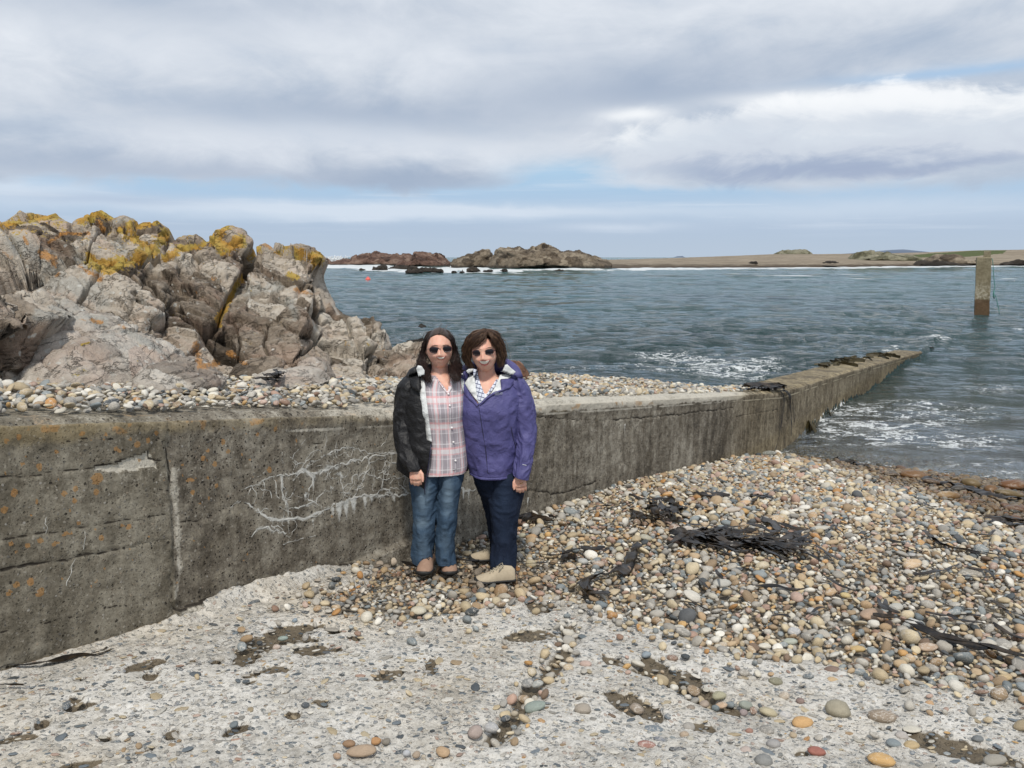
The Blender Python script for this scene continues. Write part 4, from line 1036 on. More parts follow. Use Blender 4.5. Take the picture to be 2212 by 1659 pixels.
def instancer(name, D, m, label, shapes, kindname, parent=None, cat=None):
    co = np.stack([D['X'][m], D['Y'][m], D['Z'][m]], -1)
    me = bpy.data.meshes.new(name); me.vertices.add(len(co)); me.vertices.foreach_set('co', co.astype(np.float32).ravel()); me.update()
    add_attr(me, 'scl', D['ax'][m]); add_attr(me, 'rot', D['rot'][m]); add_attr(me, 'pcol', D['c'][m])
    a = me.attributes.new('idx', 'INT', 'POINT'); a.data.foreach_set('value', (D['sh'][m] % len(shapes)).astype(np.int32))
    o = link(name, me, None, parent, label, cat, kind='stuff')
    ng = bpy.data.node_groups.new(kindname, 'GeometryNodeTree')
    ng.interface.new_socket('Geometry', in_out='INPUT', socket_type='NodeSocketGeometry'); ng.interface.new_socket('Geometry', in_out='OUTPUT', socket_type='NodeSocketGeometry')
    N, Lk = ng.nodes, ng.links
    gi, go = N.new('NodeGroupInput'), N.new('NodeGroupOutput'); iop = N.new('GeometryNodeInstanceOnPoints'); jn = N.new('GeometryNodeJoinGeometry')
    for so in shapes:
        oi = N.new('GeometryNodeObjectInfo'); oi.transform_space = 'ORIGINAL'; oi.inputs['Object'].default_value = so; oi.inputs['As Instance'].default_value = True
        Lk.new(oi.outputs['Geometry'], jn.inputs[0])
    def na(nm, ty):
        q = N.new('GeometryNodeInputNamedAttribute'); q.data_type = ty; q.inputs['Name'].default_value = nm; return q.outputs['Attribute']
    Lk.new(gi.outputs[0], iop.inputs['Points']); Lk.new(jn.outputs[0], iop.inputs['Instance']); iop.inputs['Pick Instance'].default_value = True
    Lk.new(na('idx', 'INT'), iop.inputs['Instance Index']); Lk.new(na('scl', 'FLOAT_VECTOR'), iop.inputs['Scale'])
    er = N.new('FunctionNodeEulerToRotation'); Lk.new(na('rot', 'FLOAT_VECTOR'), er.inputs[0]); Lk.new(er.outputs[0], iop.inputs['Rotation'])
    Lk.new(iop.outputs[0], go.inputs[0])
    md = o.modifiers.new('scatter', 'NODES'); md.node_group = ng
    return o
SHAPES = []
for me in PEB:
    SHAPES.append(next(o for o in COL.objects if o.data == me))
instancer('shingle', DF, mF, 'deep bank of mixed rounded shingle in front of the sea wall', SHAPES, 'front_shingle')
instancer('shingle', DB, mB, 'bank of pale rounded shingle behind the sea wall', SHAPES, 'back_shingle')

# ------------------------------------------------------------------ stones set flush in the concrete
rng2 = np.random.default_rng(9)
EB = []
for i in range(4):
    co = stone_co(ICO1[0], 150+i, .15); me = mesh_from('embedded_shape', co, ICO1[1]); me.materials.append(M_PEB); EB.append(me)
def acc_e(x, y):
    s, q = sq(x, y); return (q < -.06) & (conc_sd(x, y) > .03)
ex, ey, ez, er_ = gen_layer(15000, (-3.6, 3.6, 2.0, 5.4), acc_e, lambda x, y: slip_height(x, y, False)[0], rng2, .0095, .42, .034, 1.0, 0, big_xy)
n = len(ex); k, c = pick_cols(n, rng2, 1); flat = np.stack([er_*rng2.uniform(1, 1.5, n), er_*rng2.uniform(.6, .95, n), np.maximum(er_*.22, .003)], -1)
dk_ = rng2.random(n) < .3; c[dk_] = np.array([.13, .15, .165])*rng2.uniform(.6, 1.5, (dk_.sum(), 1)); c = c*.85
px, py, zc = proj(np.stack([ex, ey, ez], -1)); vis = (px > 0) & (px < 2212) & (py < 1659)
E = dict(X=ex, Y=ey, Z=ez + .0005, R=er_, c=c, ax=flat, rot=np.stack([rng2.normal(0, .06, n)-.08, rng2.normal(0, .06, n), rng2.normal(0, .8, n)], -1), sh=rng2.integers(0, 4, n))
idx = np.argsort(-np.where(vis, er_/zc, 0))[:220]; esh = []
for i in idx:
    o = bpy.data.objects.new('embedded_stone', EB[int(E['sh'][i])]); COL.objects.link(o); o.location = (ex[i], ey[i], E['Z'][i]); o.scale = E['ax'][i]; o.rotation_euler = E['rot'][i]; o['pcol'] = [float(q) for q in c[i]]; o.parent = SLIP
em = np.ones(n, bool); em[idx] = False
ESH = [next(o for o in COL.objects if o.data == me) for me in EB]
instancer('embedded_gravel', E, em, None, ESH, 'set_gravel', SLIP)
# ================================================================== ROCKS
def rotm(a, b, c):
    ca, sa, cb, sb, cc, sc_ = math.cos(a), math.sin(a), math.cos(b), math.sin(b), math.cos(c), math.sin(c)
    return np.array([[1, 0, 0], [0, ca, -sa], [0, sa, ca]])@np.array([[cb, 0, sb], [0, 1, 0], [-sb, 0, cb]])@np.array([[cc, -sc_, 0], [sc_, cc, 0], [0, 0, 1]])
def fracture(P, levels, seed, R):
    """blocky relief: each level splits the rock into tilted facets with open joints between"""
    disp = np.zeros(P.shape[:-1]); crev = np.zeros(P.shape[:-1]); blk = None
    for i, (L, amp, st, cw) in enumerate(levels):
        q = (P + .18*L*np.stack([fbm(P/L*1.1 + 9*k, 3, seed + 5 + k) for k in range(3)], -1))@R.T/L*np.array(st)
        F1, edge, C1, rnd = voronoi(q, seed + 31*i)
        tilt = np.clip(((q - C1)*(rnd - .5)).sum(-1)*2.2, -.7, .7)
        e = np.exp(-(edge/cw)**2)
        disp = disp + amp*((rnd[..., 0] - .5)*1.1 + tilt) - amp*.55*e*(rnd[..., 1]*.8 + .35)
        crev = np.maximum(crev, e*min(1, amp/.02))
        if i == 1 or blk is None: blk = rnd[..., 2]
    return disp, crev, blk
def grid_normals(P, flip=False):
    du = np.gradient(P, axis=0); dv = np.gradient(P, axis=1); n = np.cross(du, dv); n /= np.maximum(np.linalg.norm(n, axis=-1), 1e-9)[..., None]
    return -n if flip else n
def smooth_grid(A, k=6):
    for _ in range(k):
        B = A.copy(); B[1:-1] = (A[:-2] + A[2:] + 2*A[1:-1])/4; A = B.copy(); B[:, 1:-1] = (A[:, :-2] + A[:, 2:] + 2*A[:, 1:-1])/4; A = B
    return A
K3 = lambda pts: [(a*.4, 424.7 + b*.4) for a, b in pts]
YEL = [(K3(p), w) for p, w in (([(20, 165), (100, 130), (180, 112), (300, 100)], 10), ([(440, 130), (520, 85), (600, 110)], 11), ([(640, 175), (700, 150), (780, 150), (880, 125)], 10), ([(900, 200), (820, 290), (700, 345), (600, 380), (500, 360)], 16),
       ([(890, 330), (960, 300)], 8), ([(960, 290), (1100, 260)], 7), ([(1210, 170), (1150, 240), (1220, 275), (1300, 235)], 15), ([(1520, 290), (1600, 305), (1720, 320), (1700, 380)], 12), ([(1390, 270), (1350, 330)], 8),
       ([(1310, 430), (1260, 510), (1220, 600), (1170, 660), (1190, 700)], 6), ([(480, 320), (520, 380), (570, 400)], 8), ([(700, 200), (760, 250), (830, 300)], 11), ([(1180, 300), (1240, 290)], 8), ([(1560, 420), (1600, 440)], 6), ([(440, 800), (480, 790)], 3))]
RUS = [(K3(p), w) for p, w in (([(220, 300), (290, 340), (310, 420)], 16), ([(430, 380), (540, 440)], 12), ([(1410, 250), (1460, 270)], 11), ([(1600, 500), (1680, 530)], 11), ([(640, 690), (690, 720)], 8), ([(1060, 800), (1080, 920), (1180, 900)], 13),
       ([(1230, 840), (1320, 900)], 12), ([(130, 220), (150, 260)], 8), ([(260, 250), (340, 200), (480, 200)], 8), ([(1150, 440), (1200, 460)], 7), ([(530, 130), (560, 180)], 9), ([(2040, 780), (2070, 820)], 7), ([(200, 980), (240, 1000)], 9), ([(0, 280), (60, 330)], 14), ([(430, 660), (550, 680)], 8), ([(1040, 510), (1060, 520)], 6))]
GRY = [(K3(p), w) for p, w in (([(60, 250), (250, 330), (330, 430)], 30), ([(250, 450), (420, 480), (560, 560)], 40), ([(300, 590), (430, 600)], 25), ([(400, 300), (470, 400)], 18), ([(620, 250), (700, 330)], 18), ([(1300, 510), (1500, 490)], 20),
       ([(200, 640), (380, 640), (560, 680)], 18), ([(560, 740), (700, 730), (860, 830)], 12), ([(760, 560), (860, 640)], 14), ([(1560, 560), (1600, 650)], 12), ([(620, 130), (700, 120)], 10))]
JOINT = [(K3(p), w) for p, w in (([(0, 470), (120, 540), (260, 650)], 6), ([(380, 130), (330, 200), (190, 250), (60, 230)], 2.5), ([(460, 330), (620, 410), (730, 420), (830, 500), (900, 590)], 4), ([(900, 330), (820, 345), (740, 380)], 4),
         ([(940, 220), (890, 310)], 3.5), ([(1370, 290), (1330, 400), (1230, 540), (1180, 680), (1100, 690)], 5.5), ([(830, 590), (960, 600), (1090, 690), (1200, 790)], 4), ([(900, 590), (960, 530), (1090, 470), (1240, 480)], 3),
         ([(1260, 500), (1350, 480), (1560, 560), (1640, 640), (1800, 660)], 2.5), ([(1760, 560), (1830, 610), (1900, 720), (2050, 830)], 3), ([(1500, 460), (1740, 450)], 3), ([(1440, 660), (1420, 780), (1470, 900)], 2.5),
         ([(720, 420), (560, 430), (420, 560), (560, 640)], 3), ([(1000, 890), (1040, 830), (1110, 780)], 5), ([(1080, 690), (1150, 760), (1200, 800), (1330, 880)], 6), ([(1600, 870), (1700, 790), (1760, 700)], 2.5), ([(560, 150), (500, 230), (460, 330)], 2),
         ([(1880, 760), (1960, 820), (2040, 830)], 2), ([(1240, 640), (1300, 760), (1280, 820)], 2), ([(980, 420), (1010, 470)], 1.6), ([(700, 560), (800, 640), (900, 680)], 2))]
def paint(P, lst, soft=1.0):
    px, py, _ = proj(P); r = np.zeros(px.shape)
    for pl, w in lst:
        pl = np.array(pl); m = (px > pl[:, 0].min()-w*3) & (px < pl[:, 0].max()+w*3) & (py > pl[:, 1].min()-w*3) & (py < pl[:, 1].max()+w*3)
        if m.any():
            d, _ = seg_dist(px[m], py[m], pl); r[m] = np.maximum(r[m], np.exp(-(d/(w*soft))**2))
    return r
def rock_attrs(me, P, N, blk, crev, extra=None, freshpoly=None):
    y = paint(P, YEL, 1.15); px, py, _ = proj(P)
    up = sstep(N[..., 2], .15, .75)
    y = np.maximum(y*1.0, .30*up*sstep(py, 610, 500)) ; y = y*.85 + .1*up*(y > .15)
    fr = np.zeros(px.shape)
    if freshpoly is not None: fr = in_poly(px, py, K3(freshpoly))*1.0
    add_attr(me, 'yellow', y + .02); add_attr(me, 'rust', paint(P, RUS, 1.1)*.8 - .1); add_attr(me, 'grey', np.maximum(paint(P, GRY, 1.2)*.75, .42*up)); add_attr(me, 'fresh', fr)
    add_attr(me, 'block', blk); add_attr(me, 'crev', crev)
RIDGE = [(-320, 600), (-250, 520), (-120, 470), (0, 485), (48, 467), (108, 459), (140, 475), (160, 471), (216, 452), (252, 475), (276, 471), (296, 481), (340, 471), (360, 485), (372, 511), (400, 501), (424, 497), (444, 515), (464, 491), (500, 491), (520, 503), (540, 521),
         (548, 541), (572, 524), (596, 531), (608, 537), (640, 535), (680, 541), (694, 556), (699, 605), (712, 633), (732, 665), (760, 672), (784, 675), (812, 685), (824, 705), (828, 730), (838, 760), (850, 800), (858, 830)]
RLEV = [(1.25, .25, (.5, 1, 1.3), .03), (.48, .12, (.5, 1, 1.35), .035), (.18, .040, (.65, 1, 1.2), .045), (.065, .010, (.8, 1, 1), .07)]
RROT = rotm(.35, math.radians(-27), .3)
def gy(x, y): return float(march(x, y, lambda a, b: float(zland(a, b)) + .02, 2, 16)[1])
def build_massif():
    xs = np.concatenate([np.arange(-320, 0, 2.6), np.arange(0, 858, 1.35)]); nf, nb = 270, 36
    top = interp(xs, RIDGE); Yr = interp(xs, [(-320, 8.4), (0, 8.6), (400, 9.2), (690, 9.8), (780, 9.5), (858, 8.6)])
    base = []
    for x in xs[::8]: base.append(march(x, 836, lambda a, b: float(zland(a, b)), 2, 16))
    base = np.array(base); bx = np.stack([np.interp(xs, xs[::8], base[:, k]) for k in range(3)], -1)
    sh = interp(xs, [(-320, 1.5), (380, 1.4), (520, .9), (700, .55), (858, .3)]); bx[:, 0] -= sh*WN[0]*.7; bx[:, 1] -= sh*WN[1]*1.2
    bx[:, 2] = -.25 + np.minimum(bx[:, 2], -.7)
    rid = atY(xs, top, Yr)
    v = np.linspace(0, 1, nf)[None, :, None]
    h = np.concatenate([(v**1.55)*.9 + .1*v, (v**1.55)*.9 + .1*v, v**.93], -1)      # leans back more the higher it goes
    front = bx[:, None] + (rid - bx)[:, None]*h
    w = np.linspace(0, 1, nb+1)[1:][None, :, None]
    bk = rid[:, None] + np.concatenate([rid[:, None, :1]*.12*w, 2.3*w**.8 + 0*rid[:, None, :1], (bx[:, None, 2:] - .8 - rid[:, None, 2:])*w**1.5], -1)
    P = np.concatenate([front, bk], 1)
    n = grid_normals(smooth_grid(P, 10)); n = np.where(n[..., 1:2]*1 + 0 > 9, n, n)
    if n[len(xs)//2, nf//2, 1] > 0: n = -n
    hb = np.array([.15, -.85, .5]); fw = (1 - sstep(np.arange(P.shape[1]), nf*.93, nf*1.08))[None, :, None]
    n = n*.45 + (hb*fw + np.array([0, .2, 1.0])*(1-fw))*.55; n /= np.linalg.norm(n, axis=-1, keepdims=True)
    d, cr, blk = fracture(P, RLEV, 3, RROT)
    px, py, zc = proj(P); j = np.zeros(px.shape)
    wob = 3*fbm(P*2.2, 3, 55)
    for pl, w_ in JOINT:
        pl = np.array(pl); m = (px > pl[:, 0].min()-w_*4) & (px < pl[:, 0].max()+w_*4) & (py > pl[:, 1].min()-w_*4) & (py < pl[:, 1].max()+w_*4)
        m[:, nf:] = False
        if m.any(): dd, _ = seg_dist(px[m]+wob[m], py[m]+wob[m], pl); j[m] = np.maximum(j[m], np.exp(-(dd/w_)**2)*min(1.3, w_/3.5))
    fade = sstep(np.linspace(0, 1, len(xs)), 1.0, .985)[:, None]
    ridge_soft = 1 - .68*np.exp(-((np.arange(P.shape[1]) - nf)/9.0)**2)[None, :]
    d = d*ridge_soft - .15*j + .010*fbm(P*14, 4, 12) + .09*fbm(P*.9, 3, 13)
    P = P + n*(d*fade)[..., None]
    N = grid_normals(P); N = N*np.sign((N*n).sum(-1, keepdims=True).mean())
    me = mesh_from('rock_outcrop', P, grid_faces(P.shape[0], P.shape[1]), smooth=False)
    rock_attrs(me, P, N, blk, np.maximum(cr, j))
    print('massif', len(me.polygons)*2)
    return link('rock_outcrop', me, M_ROCK, label='big jointed granite outcrop with yellow and orange lichen along its top', cat='rock')
build_massif()

def lump(name, poly, Y, thick, m, label, cat, levels, nth=260, nph=150, seed=1, lean=.35, back=None, attrs=None, fresh=None, centre=None, group=None, R=None, flat=1.0, yskew=0.0, kind=None, parent=None, ground=None):
    """closed rock body: its outline stands at distance Y, it swells towards the viewer by thick"""
    poly = np.array(poly, float); c = np.array(centre if centre else (poly[:, 0].mean(), (poly[:, 1].min()*.3 + poly[:, 1].max()*.7)))
    ang = np.arctan2(poly[:, 1]-c[1], poly[:, 0]-c[0]); th = np.linspace(-math.pi, math.pi, nth, endpoint=False)
    # ray / polygon hit for each direction
    rad = np.full(nth, 1.0)
    for i, a in enumerate(th):
        dx, dy = math.cos(a), math.sin(a); best = 0
        for p, q in zip(poly, np.roll(poly, -1, 0)):
            ex, ey = q-p; den = dx*ey - dy*ex
            if abs(den) < 1e-9: continue
            tt = ((p[0]-c[0])*ey - (p[1]-c[1])*ex)/den; uu = ((p[0]-c[0])*dy - (p[1]-c[1])*dx)/den
            if tt > 0 and -1e-6 <= uu <= 1+1e-6: best = max(best, tt)
        rad[i] = best
    ph = np.linspace(.02, math.pi-.02, nph)
    s = np.sin(ph)**.8; dep = -np.cos(ph)*thick
    dep = np.where(dep > 0, dep*(back if back else 1.0), dep)
    X = c[0] + rad[:, None]*np.cos(th)[:, None]*s[None, :]; Yp = c[1] + rad[:, None]*np.sin(th)[:, None]*s[None, :]
    Q0 = atY(X, Yp, Y); zc0 = atY(np.array(c[0]), np.array(c[1]), Y)
    P = Q0.copy(); P[..., 1] += dep[None, :] + lean*(Q0[..., 2] - zc0[2]); P[..., 0] += yskew*(Q0[..., 0]-zc0[0])
    P[..., 1] -= 0
    n = grid_normals(smooth_grid(P, 4)); 
    cen = P.reshape(-1, 3).mean(0); sg = np.sign(((P - cen)*n).sum(-1).mean()); n = n*sg
    d, cr, blk = fracture(P + seed*3.7, levels, seed, R if R is not None else RROT)
    a0 = levels[0][1]; d = d + a0*.25*fbm(P/levels[0][0]*1.3, 3, seed+2) + levels[-1][1]*fbm(P/levels[-1][0]*2.5, 3, seed+4)
    d = d*flat*np.sin(ph)[None, :]**.35
    P = P + n*d[..., None]
    N = n
    me = mesh_from(name, P, grid_faces(nth, nph, flip=sg > 0))
    # close the seam in theta
    f = np.stack([np.full(nph-1, nth-1)*nph + np.arange(nph-1), np.full(nph-1, nth-1)*nph + np.arange(1, nph), np.arange(1, nph), np.arange(nph-1)], -1)
    allf = np.concatenate([grid_faces(nth, nph, flip=False), f]);
    allf = allf if sg < 0 else allf[:, ::-1]
    bpy.data.meshes.remove(me); me = mesh_from(name, P, np.ascontiguousarray(allf))
    if attrs: rock_attrs(me, P, N, blk, cr, freshpoly=fresh)
    else: add_attr(me, 'block', blk); add_attr(me, 'crev', cr)
    return link(name, me, m, parent, label, cat, group, kind)
BL = [(.9, .10, (.55, 1, 1.25), .035), (.3, .045, (.7, 1, 1.1), .06), (.11, .014, (1, 1, 1), .07)]
BL2 = [(.6, .045, (.8, 1, 1), .05), (.25, .022, (.8, 1, 1), .06), (.09, .009, (1, 1, 1), .08)]
lump('boulder', K3([(-60, 1010), (-80, 520), (0, 500), (60, 560), (150, 600), (262, 655), (200, 720), (150, 760), (150, 1010)]), gy(30, 822) + .25, .5, M_ROCK, 'pinkish brown boulder at the left edge under the lichened outcrop', 'rock', BL, 240, 130, 21, attrs=True)
lump('boulder', K3([(120, 1010), (125, 800), (190, 700), (300, 655), (400, 635), (520, 650), (600, 705), (640, 800), (600, 1010)]), gy(150, 820) + .55, .6, M_PALE, 'domed pale grey lichened boulder behind the peaked one', 'rock', BL, 260, 140, 22, attrs=True)
lump('boulder', K3([(160, 1030), (170, 950), (300, 850), (440, 785), (560, 720), (655, 708), (760, 765), (880, 845), (930, 900), (1000, 1030)]), gy(250, 822) + .3, .7, M_PALE, 'broad peaked boulder with a fresh orange face at the front of the outcrop', 'rock', BL2, 300, 150, 23, attrs=True, fresh=[(690, 830), (740, 800), (830, 810), (910, 880), (880, 900), (800, 900), (710, 980)])
lump('boulder', K3([(690, 1040), (720, 970), (800, 915), (900, 888), (1010, 915), (1090, 965), (1170, 1015), (1150, 1040)]), gy(380, 828) + .1, .4, M_PALE, 'low sloping grey slab of rock leaning against the peaked boulder', 'rock', BL2, 220, 110, 24, attrs=True)
lump('boulder', K3([(1340, 1010), (1370, 985), (1440, 955), (1520, 935), (1620, 930), (1710, 945), (1770, 985), (1780, 1010)]), gy(620, 824) + .1, .4, M_PALE, 'smooth flat grey slab lying on the shingle at the foot of the outcrop', 'rock', [(.9, .02, (1, 1, 1), .05), (.3, .01, (1, 1, 1), .06), (.09, .005, (1, 1, 1), .08)], 200, 110, 25, attrs=True)
lump('boulder', K3([(1590, 960), (1600, 920), (1650, 890), (1695, 874), (1745, 900), (1790, 960), (1815, 1005), (1720, 1010)]), gy(680, 820) + .35, .25, M_PALE, 'small pale wedge-shaped rock behind the smooth grey slab', 'rock', BL2, 180, 90, 26, attrs=True)
lump('boulder', K3([(1300, 1010), (1280, 960), (1330, 900), (1400, 880), (1520, 900), (1560, 1010)]), gy(570, 818) + .5, .35, M_ROCK, 'low reddish boulder tucked behind the smooth grey slab', 'rock', BL, 180, 100, 29, attrs=True)
lump('rock_ledge', [(770, 850), (775, 800), (800, 768), (830, 752), (850, 748), (890, 750), (925, 752), (955, 765), (975, 790), (985, 815), (980, 850)], 8.6, .8, M_ROCK, 'low fissured rock ledge running out behind the woman in black', 'rock', [(.7, .14, (.6, 1, 1.2), .05), (.26, .06, (.6, 1, 1.2), .06), (.1, .018, (1, 1, 1), .07)], 300, 150, 27, attrs=True)
lump('boulder', [(1090, 830), (1092, 790), (1104, 778), (1120, 780), (1130, 790), (1141, 803), (1146, 822), (1140, 830)], 9.6, .2, M_RUST, 'red-brown cracked rock just behind the shoulder of the woman in purple', 'rock', [(.35, .012, (1, 1, 1), .05), (.1, .006, (1, 1, 1), .06)], 140, 80, 28)

# ---- islands and skerries
K4 = lambda pts: [(690 + a*.312, 495.5 + b*.312) for a, b in pts]
IL = [(9, .75, (.9, 1, 1.3), .06), (3.4, .5, (.8, 1, 1.3), .07), (1.3, .18, (1, 1, 1), .08)]
IR = rotm(.2, math.radians(-38), .2)
lump('rock_island', K4([(-60, 275), (-50, 225), (-20, 210), (10, 200), (35, 205), (55, 232), (60, 275)]), 330, 12, M_ISLE, 'small dark rock at the left end of the islands beside the outcrop', 'rock island', IL, 120, 60, 31, lean=.2, R=IR)
lump('rock_island', K4([(60, 265), (70, 238), (130, 215), (180, 205), (222, 211), (250, 190), (270, 181), (340, 175), (362, 172), (385, 154), (400, 153), (430, 169), (480, 180), (560, 180), (620, 182), (655, 190), (700, 240), (690, 265)]), 320, 18, M_ISLE, 'low red-brown rocky island farthest out, leftmost of the long ones', 'rock island', IL, 360, 90, 32, lean=.2, R=IR)
lump('rock_island', K4([(510, 275), (530, 252), (560, 225), (620, 207), (655, 203), (662, 158), (675, 150), (700, 152), (750, 160), (800, 170), (830, 182), (850, 192), (885, 208), (920, 240), (935, 275)]), 270, 14, M_ISLE, 'reddish rock island with a steep left shoulder behind the surf', 'rock island', IL, 320, 90, 33, lean=.2, R=IR)
lump('rock_island', K4([(880, 285), (900, 250), (930, 215), (960, 205), (1000, 185), (1060, 175), (1085, 160), (1130, 140), (1160, 140), (1192, 155), (1197, 190), (1240, 230), (1250, 285)]), 240, 12, M_ISLE2, 'brown rock island with a pointed crest left of the largest one', 'rock island', IL, 300, 90, 34, lean=.2, R=IR)
lump('rock_island', K4([(1165, 290), (1180, 240), (1200, 210), (1226, 192), (1235, 140), (1262, 132), (1300, 134), (1350, 130), (1385, 108), (1400, 114), (1412, 130), (1435, 134), (1470, 116), (1500, 124), (1550, 117), (1600, 128), (1640, 140), (1682, 158), (1750, 160), (1800, 172), (1830, 182), (1880, 184), (1930, 204), (1980, 222), (2020, 245), (2030, 290)]), 225, 18, M_ISLE2, 'largest rocky island, brown with slanting cracks, in the middle of the view', 'rock island', IL, 460, 110, 35, lean=.2, R=IR)
SK = [((372, 283), (376, 262), (392, 268), (410, 252), (445, 245), (470, 262), (476, 283)), ((470, 272), (520, 252), (560, 262), (555, 276)), ((598, 303), (606, 290), (650, 284), (680, 280), (702, 292), (704, 305)), ((695, 299), (700, 272), (720, 262), (740, 268), (790, 268), (840, 272), (860, 290), (850, 300)),
      ((1020, 296), (1028, 270), (1060, 262), (1090, 260), (1104, 280), (1112, 296)), ((1130, 296), (1140, 284), (1190, 284), (1205, 294)), ((1256, 295), (1270, 282), (1296, 280), (1310, 294)), ((918, 301), (925, 293), (940, 291), (946, 301)), ((965, 301), (975, 295), (995, 293), (1000, 301)), ((1620, 292), (1640, 284), (1680, 286), (1690, 292)), ((510, 280), (530, 255), (600, 248), (680, 255), (700, 280)), ((280, 286), (286, 279), (306, 279), (314, 286))]
SKL = ['jagged black skerry in the surf, leftmost of the larger ones', 'low black skerry joining the leftmost one to the islands', 'flat black skerry nearest the camera in the surf', 'spiky black skerry right of the flat one', 'humped black skerry in front of the pointed island', 'thin dark reef right of the humped skerry', 'small dark rock below the foot of the largest island', 'tiny black rock between the spiky and the humped skerries', 'tiny black rock just left of the humped skerry', 'small dark reef at the right foot of the largest island', 'broad dark shelf at the foot of the steep reddish island', 'tiny black rock alone in the water at far left']
for i, (p, lb) in enumerate(zip(SK, SKL)):
    yb = 495.5 + max(b for a, b in p)*.312; Yd = 3.0/((yb - 555)/FPX)*1.0
    lump('skerry', K4([(a, b+3 if b == max(q[1] for q in p) else b) for a, b in p]), min(Yd, 260), 2.5, M_SKER, lb, 'skerry', [(3, .35, (1, 1, 1), .07), (1.2, .2, (1, 1, 1), .08)], 90, 40, 60+i, lean=.1)
# a dark weedy rock awash near the outcrop
lump('skerry', [(872, 741), (880, 735), (900, 733), (925, 737), (960, 735), (975, 741), (940, 746)], 16.4, .4, M_SKER, 'low weedy rock awash left of the woman in black', 'skerry', [(.5, .05, (1, 1, 1), .07), (.2, .03, (1, 1, 1), .08)], 90, 40, 80, lean=.1)
lump('skerry', [(903, 705), (908, 701), (914, 704), (920, 706), (912, 708)], 20.0, .2, M_SKER, 'tiny black rock tip in the open water above the woman in black', 'skerry', [(.5, .03, (1, 1, 1), .07)], 60, 30, 81, lean=.1)

# ---- far shore
def build_far():
    pxs = np.linspace(1290, 2900, 560); topy = interp(pxs, [(1290, 562), (1327, 560.5), (1447, 557.5), (1567, 553.5), (1667, 549.5), (1767, 549.5), (1927, 547.5), (2007, 545.5), (2111, 541.5), (2212, 540.3), (2900, 536)])
    shy = interp(pxs, [(1290, 583), (1500, 580.5), (1700, 578.5), (2000, 576), (2212, 575), (2900, 574)])
    rows = np.linspace(0, 1, 90); d0 = 3.0*FPX/(shy-555.3)*1.0; D = d0[:, None] + rows[None, :]**1.4*260
    tz_ = (555 - topy)/FPX*(d0 + 260); hz = -3.3 + (tz_[:, None] + 3.3)*(1-(1-rows[None, :])**1.6)
    dd = ray(pxs, 555.0); X = dd[:, 0:1]/dd[:, 1:2]*D
    P = np.stack([X, D, hz], -1)
    P[..., 2] += .28*fbm(P*np.array([.06, .12, 0]), 4, 5)*sstep(rows, .03, .2)[None, :] + .35*np.maximum(fbm(P*np.array([.22, .3, 0]), 3, 6), 0)*(rows[None, :] < .16)
    me = mesh_from('far_shore', P, grid_faces(len(pxs), 90))
    px, py, _ = proj(P)
    g = in_poly(px, py + 1.2*fbm(P*.03, 3, 8), [(1327+a*.4, 495.5+b*.4) for a, b in ((1600, 140), (1750, 128), (1960, 114), (2120, 112), (2100, 132), (1900, 150), (1650, 152))])*1.0
    add_attr(me, 'grass', g)
    m, t = mat('shingle_bar'); Q = t.pos(); n = t.noise(t.vmul(Q, (.03, .12, 1.0)), 2.0, 6, .65); n2 = t.noise(t.vmul(Q, (.15, .3, 1.0)), 2.0, 5, .7); z = t.sep(Q)[2]
    c = t.ramp(n*.6 + n2*.4, [(.3, (.11, .088, .062)), (.48, (.24, .20, .15)), (.62, (.33, .285, .22)), (.8, (.39, .35, .285))])
    weed = (z + (n2 - .5)*2.2).sm(-1.9, -2.6)
    c = t.mix(weed*.85, c, (.045, .032, .022)); c = t.mix((n-.5).abs().sm(.02, .0)*.5, c, (.08, .055, .045))
    c = t.mix((t.attr('grass') + (n2 - .5)*.8).sm(.4, .6), c, t.mix(n2, (.05, .07, .025), (.11, .12, .05)))
    t.out(t.bsdf(c, .95, spec=.1))
    link('far_shore', me, m, kind='structure', label='low tan shingle bar with dark weed at the far side of the bay')
build_far()
K5 = lambda pts: [(1327 + a*.4, 495.5 + b*.4) for a, b in pts]
ML = [(12, .8, (.9, 1, 1.3), .06), (4, .45, (.8, 1, 1.3), .07)]
lump('mound', K5([(850, 145), (880, 130), (920, 117), (980, 110), (1020, 113), (1045, 125), (1060, 145)]), 620, 20, M_MOUND, 'small green-brown mound on top of the far shingle bar', 'hill', ML, 120, 50, 41, lean=.1)
lump('rock_outcrop', K5([(1265, 182), (1285, 158), (1310, 140), (1380, 126), (1450, 128), (1520, 134), (1580, 138), (1640, 155), (1650, 182)]), 300, 12, M_MOUND, 'rounded grey-green rock outcrop on the far shore', 'rock', ML, 200, 60, 42, lean=.1)
lump('rock_outcrop', K5([(1690, 190), (1720, 150), (1760, 135), (1800, 136), (1850, 158), (1880, 175), (1960, 182), (1960, 196), (1700, 198)]), 275, 10, M_ISLE2, 'brown rock outcrop at the water on the far shore, left of the pillar', 'rock', ML, 180, 60, 43, lean=.1)
lump('reef', K5([(1590, 199), (1640, 178), (1720, 170), (1880, 176), (1920, 190), (1930, 200)]), 268, 5, M_SKER, 'long low dark weedy reef in front of the brown outcrop on the far shore', 'reef', ML, 140, 40, 44, lean=.1)
lump('reef', K5([(2080, 194), (2120, 176), (2180, 168), (2240, 170), (2330, 176), (2330, 196)]), 272, 5, M_SKER, 'dark reef at the water right of the pillar', 'reef', ML, 120, 40, 45, lean=.1)
